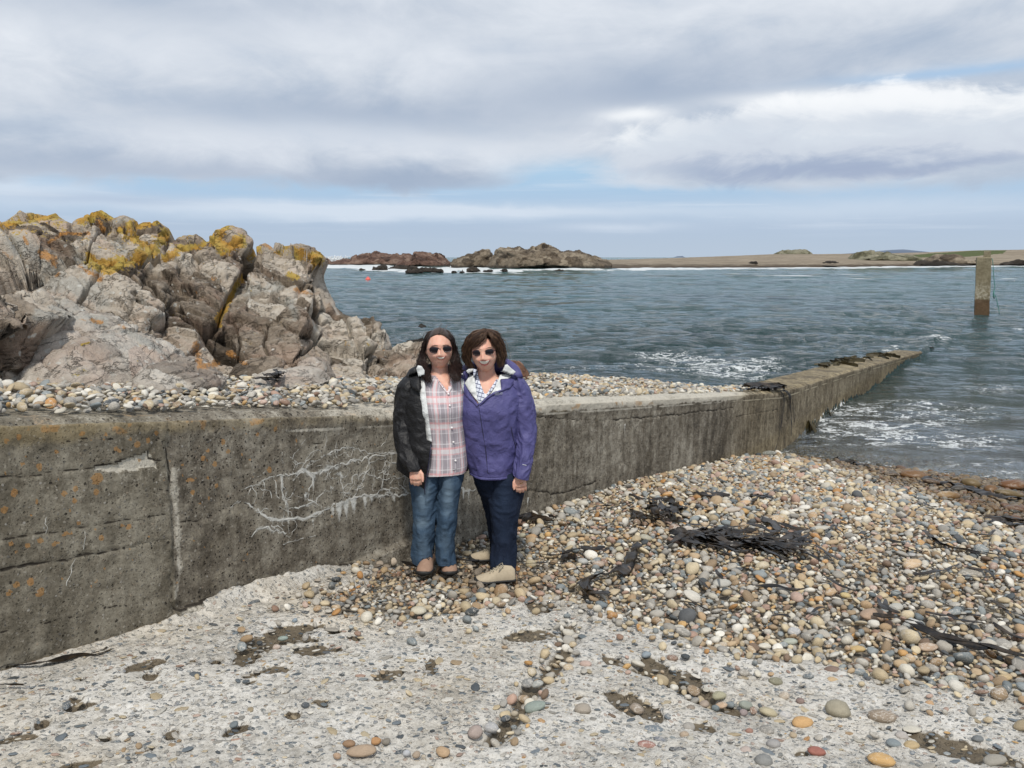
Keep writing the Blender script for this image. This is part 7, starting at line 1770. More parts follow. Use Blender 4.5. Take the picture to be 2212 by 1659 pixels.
# ================================================================== left: black jacket, plaid shirt
def build_left():
    Y0 = 4.93
    e = person('woman with long dark hair in an open black jacket, pink plaid shirt and blue jeans', None)
    Z1 = lambda x, y, dy=0: atY(x, y, Y0+dy)
    # body
    hc = Z1(949.3, 752.5, -.02); H_ = head_mesh(hc, .0735, .1165, .094, roll=math.radians(2.0), yaw=math.radians(4))
    neck = stack([(931, 969, 775, .03, .052), (933, 967, 795, .02, .052), (930, 970, 808, .015, .06), (915, 985, 818, .01, .075)], Y0, 32, 30)
    tor = stack([(940, 960, 808, .02, .03), (922, 980, 813, .02, .06), (896, 1000, 820, .01, .08), (886, 1003, 832, .0, .095), (890, 1000, 855, -.01, .108), (898, 998, 885, -.02, .12), (905, 995, 920, -.005, .105), (905, 1000, 960, .0, .095), (905, 995, 1000, .0, .085), (915, 980, 1015, 0, .06)], Y0, 44, 70)
    arm = stack([(872, 903, 822, .02, .045), (864, 898, 850, .02, .05), (862, 893, 890, .03, .045), (866, 896, 930, .02, .04), (876, 902, 970, -.05, .034), (886, 908, 1003, -.13, .026), (889, 907, 1012, -.155, .022)], Y0, 28, 60)
    arm2 = stack([(985, 1012, 825, .04, .045), (995, 1020, 850, .10, .045), (1004, 1025, 890, .16, .04), (1020, 1040, 905, .2, .035)], Y0, 24, 30)
    hnd = hand(Z1(897, 1008, -.165), 1, .93, .03)
    legs = [stack([(900, 945, 1005, 0, .07), (898, 940, 1080, 0, .06), (900, 930, 1130, 0, .05), (903, 928, 1200, .0, .04), (905, 925, 1228, 0, .035)], Y0, 20, 20), stack([(952, 995, 1005, 0, .07), (950, 984, 1080, 0, .06), (950, 978, 1130, 0, .05), (952, 977, 1200, 0, .04), (955, 975, 1228, 0, .035)], Y0, 20, 20)]
    earl = ellipsoid(Z1(921.5, 757, .015), (.009, .016, .030)); earr = ellipsoid(Z1(976, 757, .02), (.008, .016, .028))
    solid = [H_, stack_mesh(neck, (True, True)), stack_mesh(tor, (True, True)), stack_mesh(arm, (True, True)), stack_mesh(arm2, (True, True)), earl, earr] + hnd + [stack_mesh(l, (True, True)) for l in legs]
    body = remeshed('body', solid, .0048, 2); link('body', body, m_skin, e)
    face = bvh([H_])
    # shirt
    sh = stack([(934, 968, 806, .02, .055), (912, 988, 812, .02, .08), (893, 1003, 822, .01, .10), (888, 1004, 836, -.0, .112), (892, 1003, 858, -.012, .124), (898, 1004, 885, -.025, .135), (904, 1001, 912, -.012, .122), (903, 1004, 940, -.005, .122), (902, 1008, 975, .0, .128), (900, 1010, 1000, 0, .132), (901, 1008, 1013, 0, .132), (902, 1006, 1017, 0, .131)], Y0, 110, 130,
               fold=[(.0022, 5.0, 5, .4, 11), (-.003, 1.3, 6, 0, 12), (.0016, 9.0, 2.5, .0, 14)], expo=2.05)
    # tails of the hem hang lower in the middle
    rr = np.linspace(0, 1, 130)[:, None]; thv = np.linspace(0, 2*np.pi, 110, endpoint=False)[None]
    sh[..., 2] -= .014*sstep(rr, .9, 1.0)*np.maximum(0, -np.sin(thv))*(.5 + .5*np.sin(thv*2.0 + 1.0))
    co, fa = stack_mesh(sh); uvp = np.stack([(np.repeat(thv, 130, 0)*.165), (co[:, 2].reshape(130, 110) - co[:, 2].min())*1.0], -1).reshape(-1, 2)
    NECK = [(930, 795), (941, 812), (954, 829), (966, 845), (970.5, 833), (973, 818), (980, 795)]
    fa = cut_faces(co, fa, lambda px, py, c: in_poly(px, py, NECK) & (c[:, 1] < Y0))
    me = mesh_from('shirt', co, fa); add_uv(me, uvp); shirt = link('shirt', me, M_PLAID, e)
    St = bvh([(co, fa)])
    def uvpatch(nm, poly, off, m, **k):
        c2, f2 = patch(poly, St, off, Y0-.1, **k); mm = mesh_from(nm, c2, f2); px, py, _ = proj(c2); add_uv(mm, np.stack([px*.0029 + .01, (co[:, 2].min() - c2[:, 2])*-1], -1)); return link(nm, mm, m, e)
    uvpatch('placket', [(966, 846), (971.5, 846), (974.5, 880), (977, 915), (982, 950), (984, 985), (986, 1014), (977.5, 1017), (977, 985), (974.5, 950), (971, 915), (968, 880)], .004, M_PLAID, thick=.003)
    mcol, t = mat('pink_trim'); t.out(t.bsdf(t.mix(t.noise(t.pos(), 60, 3).sm(.4, .6), (.70, .50, .52), (.72, .68, .70)), .8))
    uvpatch('collar', [(938, 808), (942, 807), (956, 826), (966, 841), (971, 832), (973.5, 817), (978, 818), (976, 838), (969, 852), (962, 846), (950, 830)], .006, mcol, thick=.004, wob=.002)
    for (x, y) in ((968.5, 851), (971.5, 876), (976, 924), (979.5, 955), (984, 995)):
        P = on_surface(St, x, y, .010, Y0-.1); c2, f2 = tube_mesh([P, P + np.array([0, -.003, .001])], .0062, 12); link('button', mesh_from('button', c2, f2), m_btn, e)
    # jeans
    LL = [(892, 956, 992, .0, .098), (889, 952, 1020, 0, .098), (887, 951, 1045, 0, .096), (890, 945.5, 1070, 0, .092), (893.5, 941.5, 1095, -.005, .082), (892.5, 939, 1127, -.012, .075), (892.5, 936, 1165, .0, .072), (890.5, 935.5, 1198, 0, .068), (893, 934, 1214, .0, .066)]
    RL = [(938, 997, 992, .0, .098), (944, 1000, 1020, 0, .098), (947, 999, 1045, 0, .096), (944, 992, 1072, 0, .09), (943.5, 988, 1092, 0, .082), (944, 985, 1117, -.012, .075), (942.5, 979.5, 1165, .0, .072), (943, 982, 1198, 0, .068), (945, 984, 1215, .0, .066)]
    FD = [(915, 1065, 13, 40, .9), (968, 1065, 12, 40, .75), (912, 1130, 14, 12, .85), (966, 1108, 10, 10, .5), (915, 1180, 14, 30, .35), (962, 1170, 12, 30, .3)]
    jo = jeans('jeans', e, [(LL, 21), (RL, 31)], Y0, M_JA, FD)
    # jacket: body panel, sleeve, lining, hood
    pan = stack([(902, 985, 805, .03, .095), (880, 1004, 815, .02, .118), (872, 1008, 832, .01, .135), (868, 1008, 870, .0, .152), (866, 1008, 920, .0, .158), (862, 1010, 960, .0, .165), (858, 1012, 1000, .0, .150), (858, 1012, 1030, .0, .145), (860, 1010, 1056, .0, .14)], Y0, 120, 150,
                fold=[(.009, 1.3, 4, .8, 41), (.004, 3.0, 12, -1.0, 42)], expo=2.2)
    co, fa = stack_mesh(pan)
    XB = [(780, 899), (792, 901), (822, 909), (848, 906.5), (886, 914), (912, 918), (950, 922), (954.5, 933), (985, 930), (1020, 924), (1045, 918.5), (1060, 916)]
    def cutj(px, py, c):
        fr = c[:, 1] < Y0 + .02
        hem = 1013 + (px - 855)*.72; hem = np.where(px > 925, 1060 - (px-925)*.52, hem)
        return (fr & (px > interp(py, XB)) & (px < 1100)) | (fr & (py > np.minimum(hem, 1060))) | (~fr & (py > 1018))
    P2 = co.copy(); ppx, ppy, _ = proj(co); frv = co[:, 1] < Y0 + .02
    hemv = 1013 + (ppx - 855)*.72; hemv = np.minimum(np.where(ppx > 925, 1060 - (ppx-925)*.52, hemv), 1060); hemv = np.where(frv, hemv, 1018)
    bx_ = frv & (ppx > interp(ppy, XB)); by_ = ppy > hemv
    q_ = atY(np.where(bx_, interp(ppy, XB), ppx), np.where(by_, hemv, ppy), co[:, 1]); P2[bx_ | by_] = q_[bx_ | by_]
    fa = [f for f in fa if not (bx_[list(f)].all() or by_[list(f)].all())]; co = P2; me = mesh_from('jacket', co, fa); jk = link('jacket', me, [M_BLK, M_LIN], e)
    md = jk.modifiers.new('thick', 'SOLIDIFY'); md.thickness = .004; md.offset = -1
    slv = stack([(884, 908, 808, .01, .045), (872, 910, 816, .0, .068), (860, 908, 832, -.01, .078), (855, 904, 855, -.012, .078), (852.5, 900, 885, -.015, .074), (852, 898, 912, -.02, .072), (853, 899, 938, -.05, .070), (856, 903, 965, -.075, .064), (863, 908, 988, -.115, .058), (872, 910, 1002, -.14, .052), (878, 911, 1011, -.15, .047), (880, 910.5, 1015, -.152, .045)], Y0, 72, 150,
                fold=[(.0085, 1.1, 11, 1.6, 51), (.0045, 2.4, 26, -2.2, 52), (-.006, .7, 5, 0, 53)], expo=2.1)
    c2, f2 = stack_mesh(slv, (True, False)); c3, f3 = stack_mesh(slv[-14:]*1.0 + (slv[-14:].mean(1, keepdims=True) - slv[-14:])*.10); co2, fa2 = join_parts([(c2, f2), (c3, [f[::-1] for f in f3])]); link('sleeve', mesh_from('sleeve', co2, fa2), M_BLK, e)
    Jt = bvh([(co, fa), (sh.reshape(-1, 3), stack_mesh(sh)[1])])
    c2, f2 = patch([(899, 796), (903, 789), (911, 791), (917, 800), (917.5, 816), (919, 843), (922, 866), (926, 900), (930, 928), (933, 955), (921.5, 955), (916, 914), (911.5, 886), (902.5, 848), (906.5, 830), (906, 820)], St, .022, Y0-.1, wob=.004, bulge=.006, thick=.006); link('lining', mesh_from('lining', c2, f2), M_LIN, e)
    c2, f2 = patch([(994, 808), (1000, 806), (1003, 830), (1002, 850), (997, 835)], Jt, .008, Y0-.08, thick=.005); link('lining', mesh_from('lining', c2, f2), M_LIN, e)
    c2, f2 = patch([(883, 812), (886, 800), (897, 792), (904, 800), (909, 822), (912, 838), (908, 846), (904, 848), (893, 842), (885, 830)], Jt, .022, Y0-.08, wob=.008, bulge=.022, thick=.02); link('collar', mesh_from('collar', c2, f2), M_BLK, e)
    hp = resample(np.array([Z1(*a) for a in ((889, 822, -.03), (890, 808, .02), (905, 800, .07), (930, 798, .105), (960, 798, .11), (985, 803, .09), (1000, 812, .04))]), .02)
    c2, f2 = tube_mesh(hp, np.stack([np.full(len(hp), .038), np.full(len(hp), .034)], -1), 18); c2 = c2 + .006*np.stack([vnoise(c2*18, 1), vnoise(c2*18, 2), vnoise(c2*18, 3)], -1); link('hood', mesh_from('hood', c2, f2), M_BLK, e)
    zp = [on_surface(Jt, x, y, .004, Y0-.16) for x, y in ((931, 960), (928.5, 985), (924, 1015), (919, 1045), (917.5, 1056))]; zp.append(zp[-1] + np.array([.001, 0, -.035]))
    c2, f2 = tube_mesh(zp, .0028, 6); link('zip', mesh_from('zip', c2, f2), m_zip, e)
    # face
    lip = [(941.5, 769.6), (946, 770.4), (950, 770.2), (952.6, 770.8), (955, 770.0), (959, 769.8), (963, 768.3), (961, 773.5), (957, 777.0), (952.5, 778.2), (947.5, 777.0), (943.5, 773.6)]
    c2, f2 = patch(lip, face, .0015, Y0-.1, 1.1, .002); link('lips', mesh_from('lips', c2, f2), m_lips, e)
    tth = [(943.5, 770.9), (948, 771.6), (952.5, 771.7), (957, 771.4), (961.3, 770.0), (959, 773.6), (955.5, 775.6), (952.5, 776.1), (949, 775.5), (945.6, 773.4)]
    c2, f2 = patch(tth, face, .0030, Y0-.1, 1.1, .001); link('teeth', mesh_from('teeth', c2, f2), m_teeth, e)
    for br in ([(930, 748.6), (934, 746.6), (940, 745.4), (946, 746.4), (946, 747.6), (940, 746.8), (934, 748)], [(956, 746.2), (962, 744.4), (968, 745), (972.5, 748.2), (967, 746.4), (962, 745.8), (957, 747.6)]):
        c2, f2 = patch(br, face, .001, Y0-.1, 1.2, .0015); link('eyebrow', mesh_from('eyebrow', c2, f2), m_brow, e)
    glasses(e, face, (939.3, 756.2), (964.0, 754.0), 11.4, 6.2, Y0-.12, [(921.5, 753, .01), (977, 751, .01)], Y0)
    # hair
    fam = [dict(g=[[(947, 721, -.085), (934, 725, -.08), (924.5, 736, -.05), (919.5, 752, .0), (917.5, 772, .015), (921, 792, -.03), (929, 808, -.1), (934, 819, -.125), (933, 826, -.13)],
                   [(947, 716, -.05), (926, 721, -.035), (919, 738, -.01), (916, 760, .02), (911, 780, .0), (913, 799, -.06), (919, 814, -.105), (925, 824, -.125)],
                   [(948, 711.5, .02), (925, 715, .03), (914, 740, .04), (909, 763, .05), (900, 784, .03), (902, 800, -.03), (911, 814, -.08), (917, 822, -.11)]], k=1.25),
           dict(g=[[(951, 721, -.085), (964, 724.5, -.08), (973.5, 736, -.05), (978.5, 752, .0), (979.5, 770, .0), (975, 790, -.04), (969, 806, -.11), (974, 820, -.13), (982, 828, -.13)],
                   [(951, 716, -.05), (970, 720, -.035), (979, 738, -.01), (983, 760, .02), (983, 780, -.0), (983, 798, -.07), (985, 812, -.11), (990, 823, -.12)],
                   [(950, 711.5, .02), (972, 715, .03), (981, 736, .04), (987, 760, .04), (993, 780, .02), (999, 798, -.03), (997, 812, -.08), (992, 822, -.11)]], k=1.35),
           dict(g=[[(948, 711, .03), (925, 722, .10), (918, 760, .10), (915, 800, .08)], [(949, 711, .03), (949, 725, .125), (948, 760, .12), (948, 800, .1)], [(950, 711, .03), (972, 722, .10), (978, 760, .10), (982, 800, .08)]], k=.5),
           dict(g=[[(949, 721, -.085), (944, 714, -.04), (940, 712, .03)], [(949, 720.5, -.085), (949, 711, -.02), (949, 711, .06)], [(950, 721, -.085), (955, 714, -.04), (958, 712, .03)]], k=.35)]
    ch, fh, tv = hair_strands(fam, Y0, 420, 5, .0018, .0075, .060, .0036)
    cap = head_mesh(np.array(hc) + np.array([0, .004, .004]), .0765, .119, .100, 0, 0, n=60, m=50); cc, cf = cap
    cf = cut_faces(cc, cf, lambda px, py, c: (c[:, 1] < hc[1] + .0) & (py > 722 + (np.abs(px-949)/24)**4*16) | (c[:, 2] < hc[2]-.085))
    co, fa = join_parts([(ch, fh), (cc, cf)]); me = mesh_from('hair', co, fa); add_attr(me, 'rnd', np.concatenate([tv, np.full(len(cc), .3)]))
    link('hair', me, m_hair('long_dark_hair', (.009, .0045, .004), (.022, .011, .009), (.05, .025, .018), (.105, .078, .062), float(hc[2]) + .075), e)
    # shoes
    for (x, y) in ((916, 1236), (972, 1236)):
        g = march(x, 1252, lambda a, b: float(zbeach(a, b)), 3, 9)
        toe = np.array([g[0], g[1] - .01, zbeach(g[0], g[1]) + .022]); dx = -.02 if x < 940 else .03; heel = toe + np.array([-dx, .215, 0]); heel[2] = toe[2] + .018
        s = shoe(e, heel, (dx, -.215), .25, .10, m_tan, m_sole, m_lace, .098, False)
    foot = (float(Z1(945, 1235)[0]), Y0, float(zbeach(*Z1(945, 1235)[:2]))); seal(e, foot); return e
def glasses(parent, face, cl, cr, rx, ry, fallY, ears, Y0, tilt=0.0):
    g = bpy.data.objects.new('sunglasses', None); COL.objects.link(g); g.parent = parent
    def lens(c, nm, sx):
        th = np.linspace(0, 2*np.pi, 28, endpoint=False); out = [];  ring = []
        P0 = on_surface(face, c[0], c[1], .012, fallY)
        for a in th:
            ex = abs(math.cos(a))**.85*math.copysign(1, math.cos(a)); ey = abs(math.sin(a))**.85*math.copysign(1, math.sin(a))
            x = c[0] + rx*ex*math.cos(tilt) + ry*ey*math.sin(tilt); y = c[1] + ry*ey*math.cos(tilt) - rx*ex*math.sin(tilt)
            y -= (1.2 if ey < 0 else 0)*(x-c[0])/rx*sx
            ring.append(atY(x, y, P0[1] + .006*(ex*sx > 0)*abs(ex)))
        ring = np.array(ring); cen = ring.mean(0) + np.array([0, -.002, 0]); inner = cen + (ring-cen)*.6 + np.array([0, -.0012, 0]); co = np.concatenate([[cen], inner, ring]); n = 28
        fa = [(0, 1+(i+1) % n, 1+i) for i in range(n)] + [(1+i, 1+(i+1) % n, 1+n+(i+1) % n, 1+n+i) for i in range(n)]
        me = mesh_from('lens', co, fa); link('lens', me, m_glass, g)
        rc = np.concatenate([ring, ring[:2]]); return tube_mesh(rc, .0024, 6, False), ring
    (a, ra) = lens(cl, 'l', -1); (b, rb) = lens(cr, 'r', 1)
    il = ra[np.argmax(ra[:, 0])]; ir = rb[np.argmin(rb[:, 0])]; ol = ra[np.argmin(ra[:, 0])] + np.array([0, 0, .006]); orr = rb[np.argmax(rb[:, 0])] + np.array([0, 0, .006])
    br = tube_mesh([il + [0, 0, .003], (il+ir)/2 + [0, -.003, .007], ir + [0, 0, .003]], .0017, 6)
    el, er = atY(ears[0][0], ears[0][1], Y0+ears[0][2]), atY(ears[1][0], ears[1][1], Y0+ears[1][2])
    t1 = tube_mesh([ol, ol*.8 + el*.2 + np.array([-.005, 0, 0]), el], .0018, 6); t2 = tube_mesh([orr, orr*.8 + er*.2 + np.array([.005, 0, 0]), er], .0018, 6)
    co, fa = join_parts([a, b, br, t1, t2]); link('frame', mesh_from('frame', co, fa), m_frame, g)

# ================================================================== right: purple jacket
def build_right():
    Y0 = 5.0
    e = person('woman with a brown bob haircut, laughing, in a purple hooded jacket and dark navy jeans', None)
    Z1 = lambda x, y, dy=0: atY(x, y, Y0+dy)
    roll = math.radians(7)
    hc = Z1(1045.6, 760.5, -.075); H_ = head_mesh(hc, .0735, .1175, .094, roll=roll, yaw=math.radians(-3), smile=1.35)
    neck = stack([(1030, 1068, 780, -.02, .052), (1030, 1068, 800, -.015, .054), (1026, 1074, 812, -.01, .06), (1012, 1092, 822, -.005, .07)], Y0, 32, 30)
    tor = stack([(1036, 1066, 808, .0, .04), (1020, 1085, 814, .0, .065), (1000, 1108, 822, .0, .085), (996, 1112, 836, -.005, .098), (1000, 1108, 860, -.015, .112), (1004, 1106, 885, -.03, .125), (1008, 1106, 915, -.015, .12), (1008, 1106, 960, .0, .11), (1018, 1104, 1000, .0, .095), (1030, 1095, 1018, .0, .06)], Y0, 44, 70)
    arm = stack([(1100, 1130, 825, .01, .048), (1108, 1146, 860, .01, .05), (1114, 1150, 900, .01, .045), (1118, 1148, 935, .0, .04), (1118, 1143, 975, -.05, .034), (1114, 1134, 1015, -.09, .027), (1113, 1131, 1030, -.10, .022)], Y0, 28, 60)
    hnd = hand(Z1(1122.5, 1024, -.105), -1, .93, .10)
    legs = [stack([(1064, 1120, 1005, 0, .07), (1070, 1112, 1080, 0, .06), (1075, 1108, 1130, -.03, .05), (1077, 1103, 1200, -.06, .04), (1080, 1105, 1248, -.09, .035)], Y0, 20, 20), stack([(1030, 1075, 1005, .0, .07), (1045, 1078, 1080, .08, .06), (1060, 1082, 1130, .15, .05), (1064, 1082, 1190, .2, .04), (1064, 1080, 1206, .22, .035)], Y0, 20, 20)]
    ear = ellipsoid(Z1(1071.5, 764, -.05), (.008, .016, .028))
    solid = [H_, stack_mesh(neck, (True, True)), stack_mesh(tor, (True, True)), stack_mesh(arm, (True, True)), ear] + hnd + [stack_mesh(l, (True, True)) for l in legs]
    body = remeshed('body', solid, .0048, 2); link('body', body, m_skin, e); face = bvh([H_]); tb = bvh([stack_mesh(tor), stack_mesh(neck), H_])
    # jacket
    pan = stack([(1014, 1094, 806, .0, .085), (1000, 1113, 813, .0, .11), (990, 1121, 826, -.0, .128), (988, 1125, 850, -.01, .142), (989, 1122, 880, -.028, .155), (993, 1119, 912, -.02, .155), (997, 1119, 945, -.005, .150), (1002, 1119, 975, .0, .150), (1010, 1118, 1000, .0, .150), (1015, 1115, 1012, .0, .150), (1018, 1112, 1021, .0, .146)], Y0, 130, 160,
                fold=[(.0085, 1.2, 6, 1.0, 61), (.0045, 2.6, 15, -1.6, 62), (-.005, .7, 4, 0, 63)], expo=2.15)
    rr = np.linspace(0, 1, 160)[:, None]; thv = np.linspace(0, 2*np.pi, 130, endpoint=False)[None]
    pan[..., 2] -= .010*sstep(rr, .9, 1.0)*np.maximum(0, -np.sin(thv))
    hemr = sstep(rr, .955, .965)*(1 - sstep(rr, .99, 1.0)); c_ = pan.mean(1, keepdims=True); pan = pan + (pan - c_)*(.018*hemr - .012*np.exp(-((rr-.955)/.008)**2))[..., None]
    co, fa = stack_mesh(pan)
    VEE = [(1004, 790), (1003.5, 827), (1019, 855), (1033, 874), (1052, 857), (1068, 846), (1083, 841), (1080.5, 821), (1102, 818), (1114, 804), (1100, 785)]
    fa = cut_faces(co, fa, lambda px, py, c: in_poly(px, py, VEE) & (c[:, 1] < Y0-.02)); jk = link('jacket', mesh_from('jacket', co, fa), [M_PUR], e)
    md = jk.modifiers.new('thick', 'SOLIDIFY'); md.thickness = .004; md.offset = -1
    slv = stack([(1092, 1118, 810, .0, .045), (1094, 1129, 817, -.0, .075), (1097, 1139, 833, -.005, .085), (1100, 1147, 855, -.01, .085), (1104, 1154, 880, -.015, .080), (1108, 1158.5, 907, -.02, .078), (1112, 1158, 935, -.03, .074), (1114.5, 1155, 960, -.055, .070), (1113, 1151, 990, -.08, .062), (1110, 1147, 1010, -.095, .056), (1108, 1143, 1022, -.105, .050), (1109, 1140, 1029, -.108, .047), (1110, 1139, 1031, -.108, .046)], Y0, 76, 160,
                fold=[(.0095, 1.1, 10, 1.8, 71), (.005, 2.2, 24, -2.0, 72), (-.006, .7, 5, 0, 73)], expo=2.1)
    slv[..., 2] -= (slv[..., 0] - slv[..., 0].mean(1, keepdims=True))*.28*sstep(np.linspace(0, 1, 160)[:, None], .82, 1.0)
    c2, f2 = stack_mesh(slv, (True, False)); c3, f3 = stack_mesh(slv[-14:]*1.0 + (slv[-14:].mean(1, keepdims=True) - slv[-14:])*.10); cs, fs = join_parts([(c2, f2), (c3, [f[::-1] for f in f3])]); link('sleeve', mesh_from('sleeve', cs, fs), M_PUR, e)
    Jt = bvh([(co, fa), (c2, f2)]); Ft = bvh([(co, stack_mesh(pan)[1])])
    # blouse and white top in the opening
    c2, f2 = patch([(1022, 796), (1031, 799), (1033, 812), (1039, 832), (1046, 850), (1047, 862), (1036, 875), (1030, 862), (1026, 838), (1023, 815)], tb, .012, Y0-.12, thick=.003); link('blouse', mesh_from('blouse', c2, f2), M_CHK, e)
    c2, f2 = patch([(1073, 818), (1077, 822), (1068, 838), (1056, 853), (1048, 862), (1052, 850), (1060, 838)], tb, .012, Y0-.12, thick=.003); link('blouse', mesh_from('blouse', c2, f2), M_CHK, e)
    c2, f2 = patch([(1039, 846), (1043, 849), (1050, 850.5), (1056, 848.5), (1055, 856), (1044, 870), (1036, 872)], tb, .009, Y0-.12, thick=.003); link('undershirt', mesh_from('undershirt', c2, f2), M_WTE, e)
    # turned-out lining
    for poly, of in (([(1007, 801), (1012, 797), (1024, 796), (1025, 815), (1028, 838), (1032.5, 868), (1022, 856), (1012, 842), (1003.5, 828), (1009, 820), (1014, 812)], .006), ([(1091, 788), (1096, 787), (1104, 795), (1114, 803), (1104, 815), (1096, 818), (1082, 819), (1080.5, 822), (1083, 842), (1070, 846.5), (1058, 853), (1066, 842), (1074, 826), (1079, 812), (1086, 800)], .006)):
        c2, f2 = patch(poly, Ft, of, Y0-.1, wob=.006, bulge=.004, thick=.006); link('lining', mesh_from('lining', c2, f2), M_LIN, e)
    c2, f2 = patch([(1082, 820), (1104, 817), (1114, 806), (1120, 822), (1108, 832), (1100, 839), (1083, 845), (1070, 850), (1052, 862), (1038, 876), (1034, 874), (1050, 858), (1066, 847.5), (1083, 842)], Ft, .010, Y0-.1, wob=.006, bulge=.010, thick=.012); link('collar_flap', mesh_from('collar_flap', c2, f2), M_PUR, e)
    c2, f2 = patch([(1002, 828), (1006, 802), (996, 806), (990, 822), (998, 845), (1012, 862), (1031, 880), (1033, 873), (1018, 857)], Ft, .006, Y0-.1, wob=.006, bulge=.008, thick=.012); link('collar_flap', mesh_from('collar_flap', c2, f2), M_PUR, e)
    hp = resample(np.array([Z1(*a) for a in ((996, 822, -.05), (1001, 806, .0), (1010, 797, .05), (1030, 793, .09), (1060, 790, .10), (1088, 786, .07), (1103, 792, .02), (1114, 805, -.03), (1120, 818, -.05))]), .02)
    k = np.linspace(0, 1, len(hp)); c2, f2 = tube_mesh(hp, np.stack([.030 + .012*np.sin(k*np.pi), .028 + .016*np.sin(k*np.pi)], -1), 18); c2 = c2 + .006*np.stack([vnoise(c2*16, 1), vnoise(c2*16, 2), vnoise(c2*16, 3)], -1); link('hood', mesh_from('hood', c2, f2), M_PUR, e)
    # zip flap, pocket zip, drawn marks
    def seam(nm, pts, r, m, off=.002):
        pp = [on_surface(Jt, x, y, off, Y0-.15) for x, y in pts]; cA, fA = tube_mesh(resample(np.array(pp), .012), r, 6); link(nm, mesh_from(nm, cA, fA), m, e)
    seam('zip', [(1033.5, 874), (1036.5, 892), (1039.5, 912), (1044, 940), (1048.5, 966), (1051.5, 995), (1053.5, 1021)], .0022, m_zip)
    c2, f2 = patch([(1034, 875), (1037.5, 873), (1043, 905), (1048, 940), (1053, 970), (1056.5, 1000), (1058, 1022), (1053.5, 1023), (1051.5, 995), (1048.5, 966), (1044, 940), (1039.5, 912)], Jt, .003, Y0-.15, thick=.005); link('storm_flap', mesh_from('storm_flap', c2, f2), M_PUR, e)
    seam('pocket_zip', [(1104, 922), (1107, 940), (1112, 958), (1115, 968)], .0022, m_zip)
    seam('hem_seam', [(1018, 1010), (1030, 1015), (1044, 1018.5), (1054, 1019.5), (1070, 1018.5), (1090, 1016), (1108, 1012)], .0012, m_zip, .001)
    # chest mark: three small arcs beside three short bars ; cuff print
    mk = bpy.data.objects.new('chest_logo', None); COL.objects.link(mk); mk.parent = e
    for i, (r1, x0) in enumerate(((6.6, 0), (4.6, 0), (2.6, 0))):
        pp = [on_surface(Jt, 1086 - r1*math.cos(a), 852.5 - r1*.8*math.sin(a), .012, Y0-.15) for a in np.linspace(0, 1.5, 7)]; cA, fA = tube_mesh(pp, .0011, 5); link('arc', mesh_from('arc', cA, fA), m_grey, mk)
    for i in range(3):
        pp = [on_surface(Jt, 1068 + i*.3, 848.2 + i*2.3, .012, Y0-.15), on_surface(Jt, 1078.5, 848.4 + i*2.2, .012, Y0-.15)]; cA, fA = tube_mesh(pp, .0013, 5); link('bar', mesh_from('bar', cA, fA), m_grey, mk)
    pp = [on_surface(Jt, x, y, .003, Y0-.15) for x, y in ((1128.5, 1003.4), (1133, 1004.4), (1137.5, 1005.3))]; cA, fA = tube_mesh(pp, .0014, 5); link('cuff_print', mesh_from('cuff_print', cA, fA), m_wht, e)
    # jeans
    FL = [(1048, 1100, 990, .0, .10), (1049, 1106, 1008, 0, .11), (1050, 1122, 1022, 0, .125), (1052, 1134, 1042, 0, .12), (1055, 1127, 1075, -.01, .105), (1060.5, 1120.5, 1108, -.03, .092), (1064, 1117.5, 1140, -.035, .082), (1063.5, 1114, 1180, -.05, .076), (1061, 1112, 1215, -.07, .078), (1063.5, 1109.5, 1244, -.085, .074)]
    BLg = [(1022, 1082, 990, .0, .10), (1020, 1085, 1015, .0, .11), (1026, 1085, 1042, .02, .11), (1041, 1085, 1070, .06, .10), (1050, 1086, 1100, .10, .088), (1057, 1089, 1140, .15, .08), (1060, 1090, 1175, .19, .075), (1060, 1088, 1203, .21, .07)]
    jeans('jeans', e, [(FL, 81), (BLg, 91)], Y0, M_JB, [(1085, 1080, 20, 45, .8), (1085, 1150, 16, 25, .5), (1085, 1215, 20, 16, .3)])
    # face
    lip = [(1033.6, 778.8), (1038, 779.2), (1043, 778.6), (1046.6, 779.0), (1050, 778.0), (1054.6, 777.6), (1059, 776.4), (1057.6, 782), (1053.5, 788), (1047.5, 790.6), (1040.5, 789.0), (1035.8, 784.2)]
    c2, f2 = patch(lip, face, .0015, Y0-.16, 1.1, .002); link('lips', mesh_from('lips', c2, f2), m_lips, e)
    tth = [(1035.8, 780.0), (1041, 780.3), (1046.6, 780.2), (1052, 779.3), (1057, 778.0), (1055.3, 782.2), (1051.8, 785.4), (1046.8, 786.8), (1041.3, 786.0), (1037.6, 783.3)]
    c2, f2 = patch(tth, face, .0032, Y0-.16, 1.1, .001); link('teeth', mesh_from('teeth', c2, f2), m_teeth, e)
    for br in ([(1023, 755.5), (1028, 752.8), (1034, 752.4), (1040, 755), (1034, 753.8), (1028, 754.4)], [(1049, 753.2), (1055, 750.2), (1061, 750), (1066, 753.6), (1060, 751.6), (1055, 751.8)]):
        c2, f2 = patch(br, face, .001, Y0-.16, 1.2, .0015); link('eyebrow', mesh_from('eyebrow', c2, f2), m_brow, e)
    glasses(e, face, (1031.4, 762.2), (1056.2, 760.2), 9.9, 5.7, Y0-.18, [(1019, 760, -.06), (1072, 757, -.06)], Y0, math.radians(5))
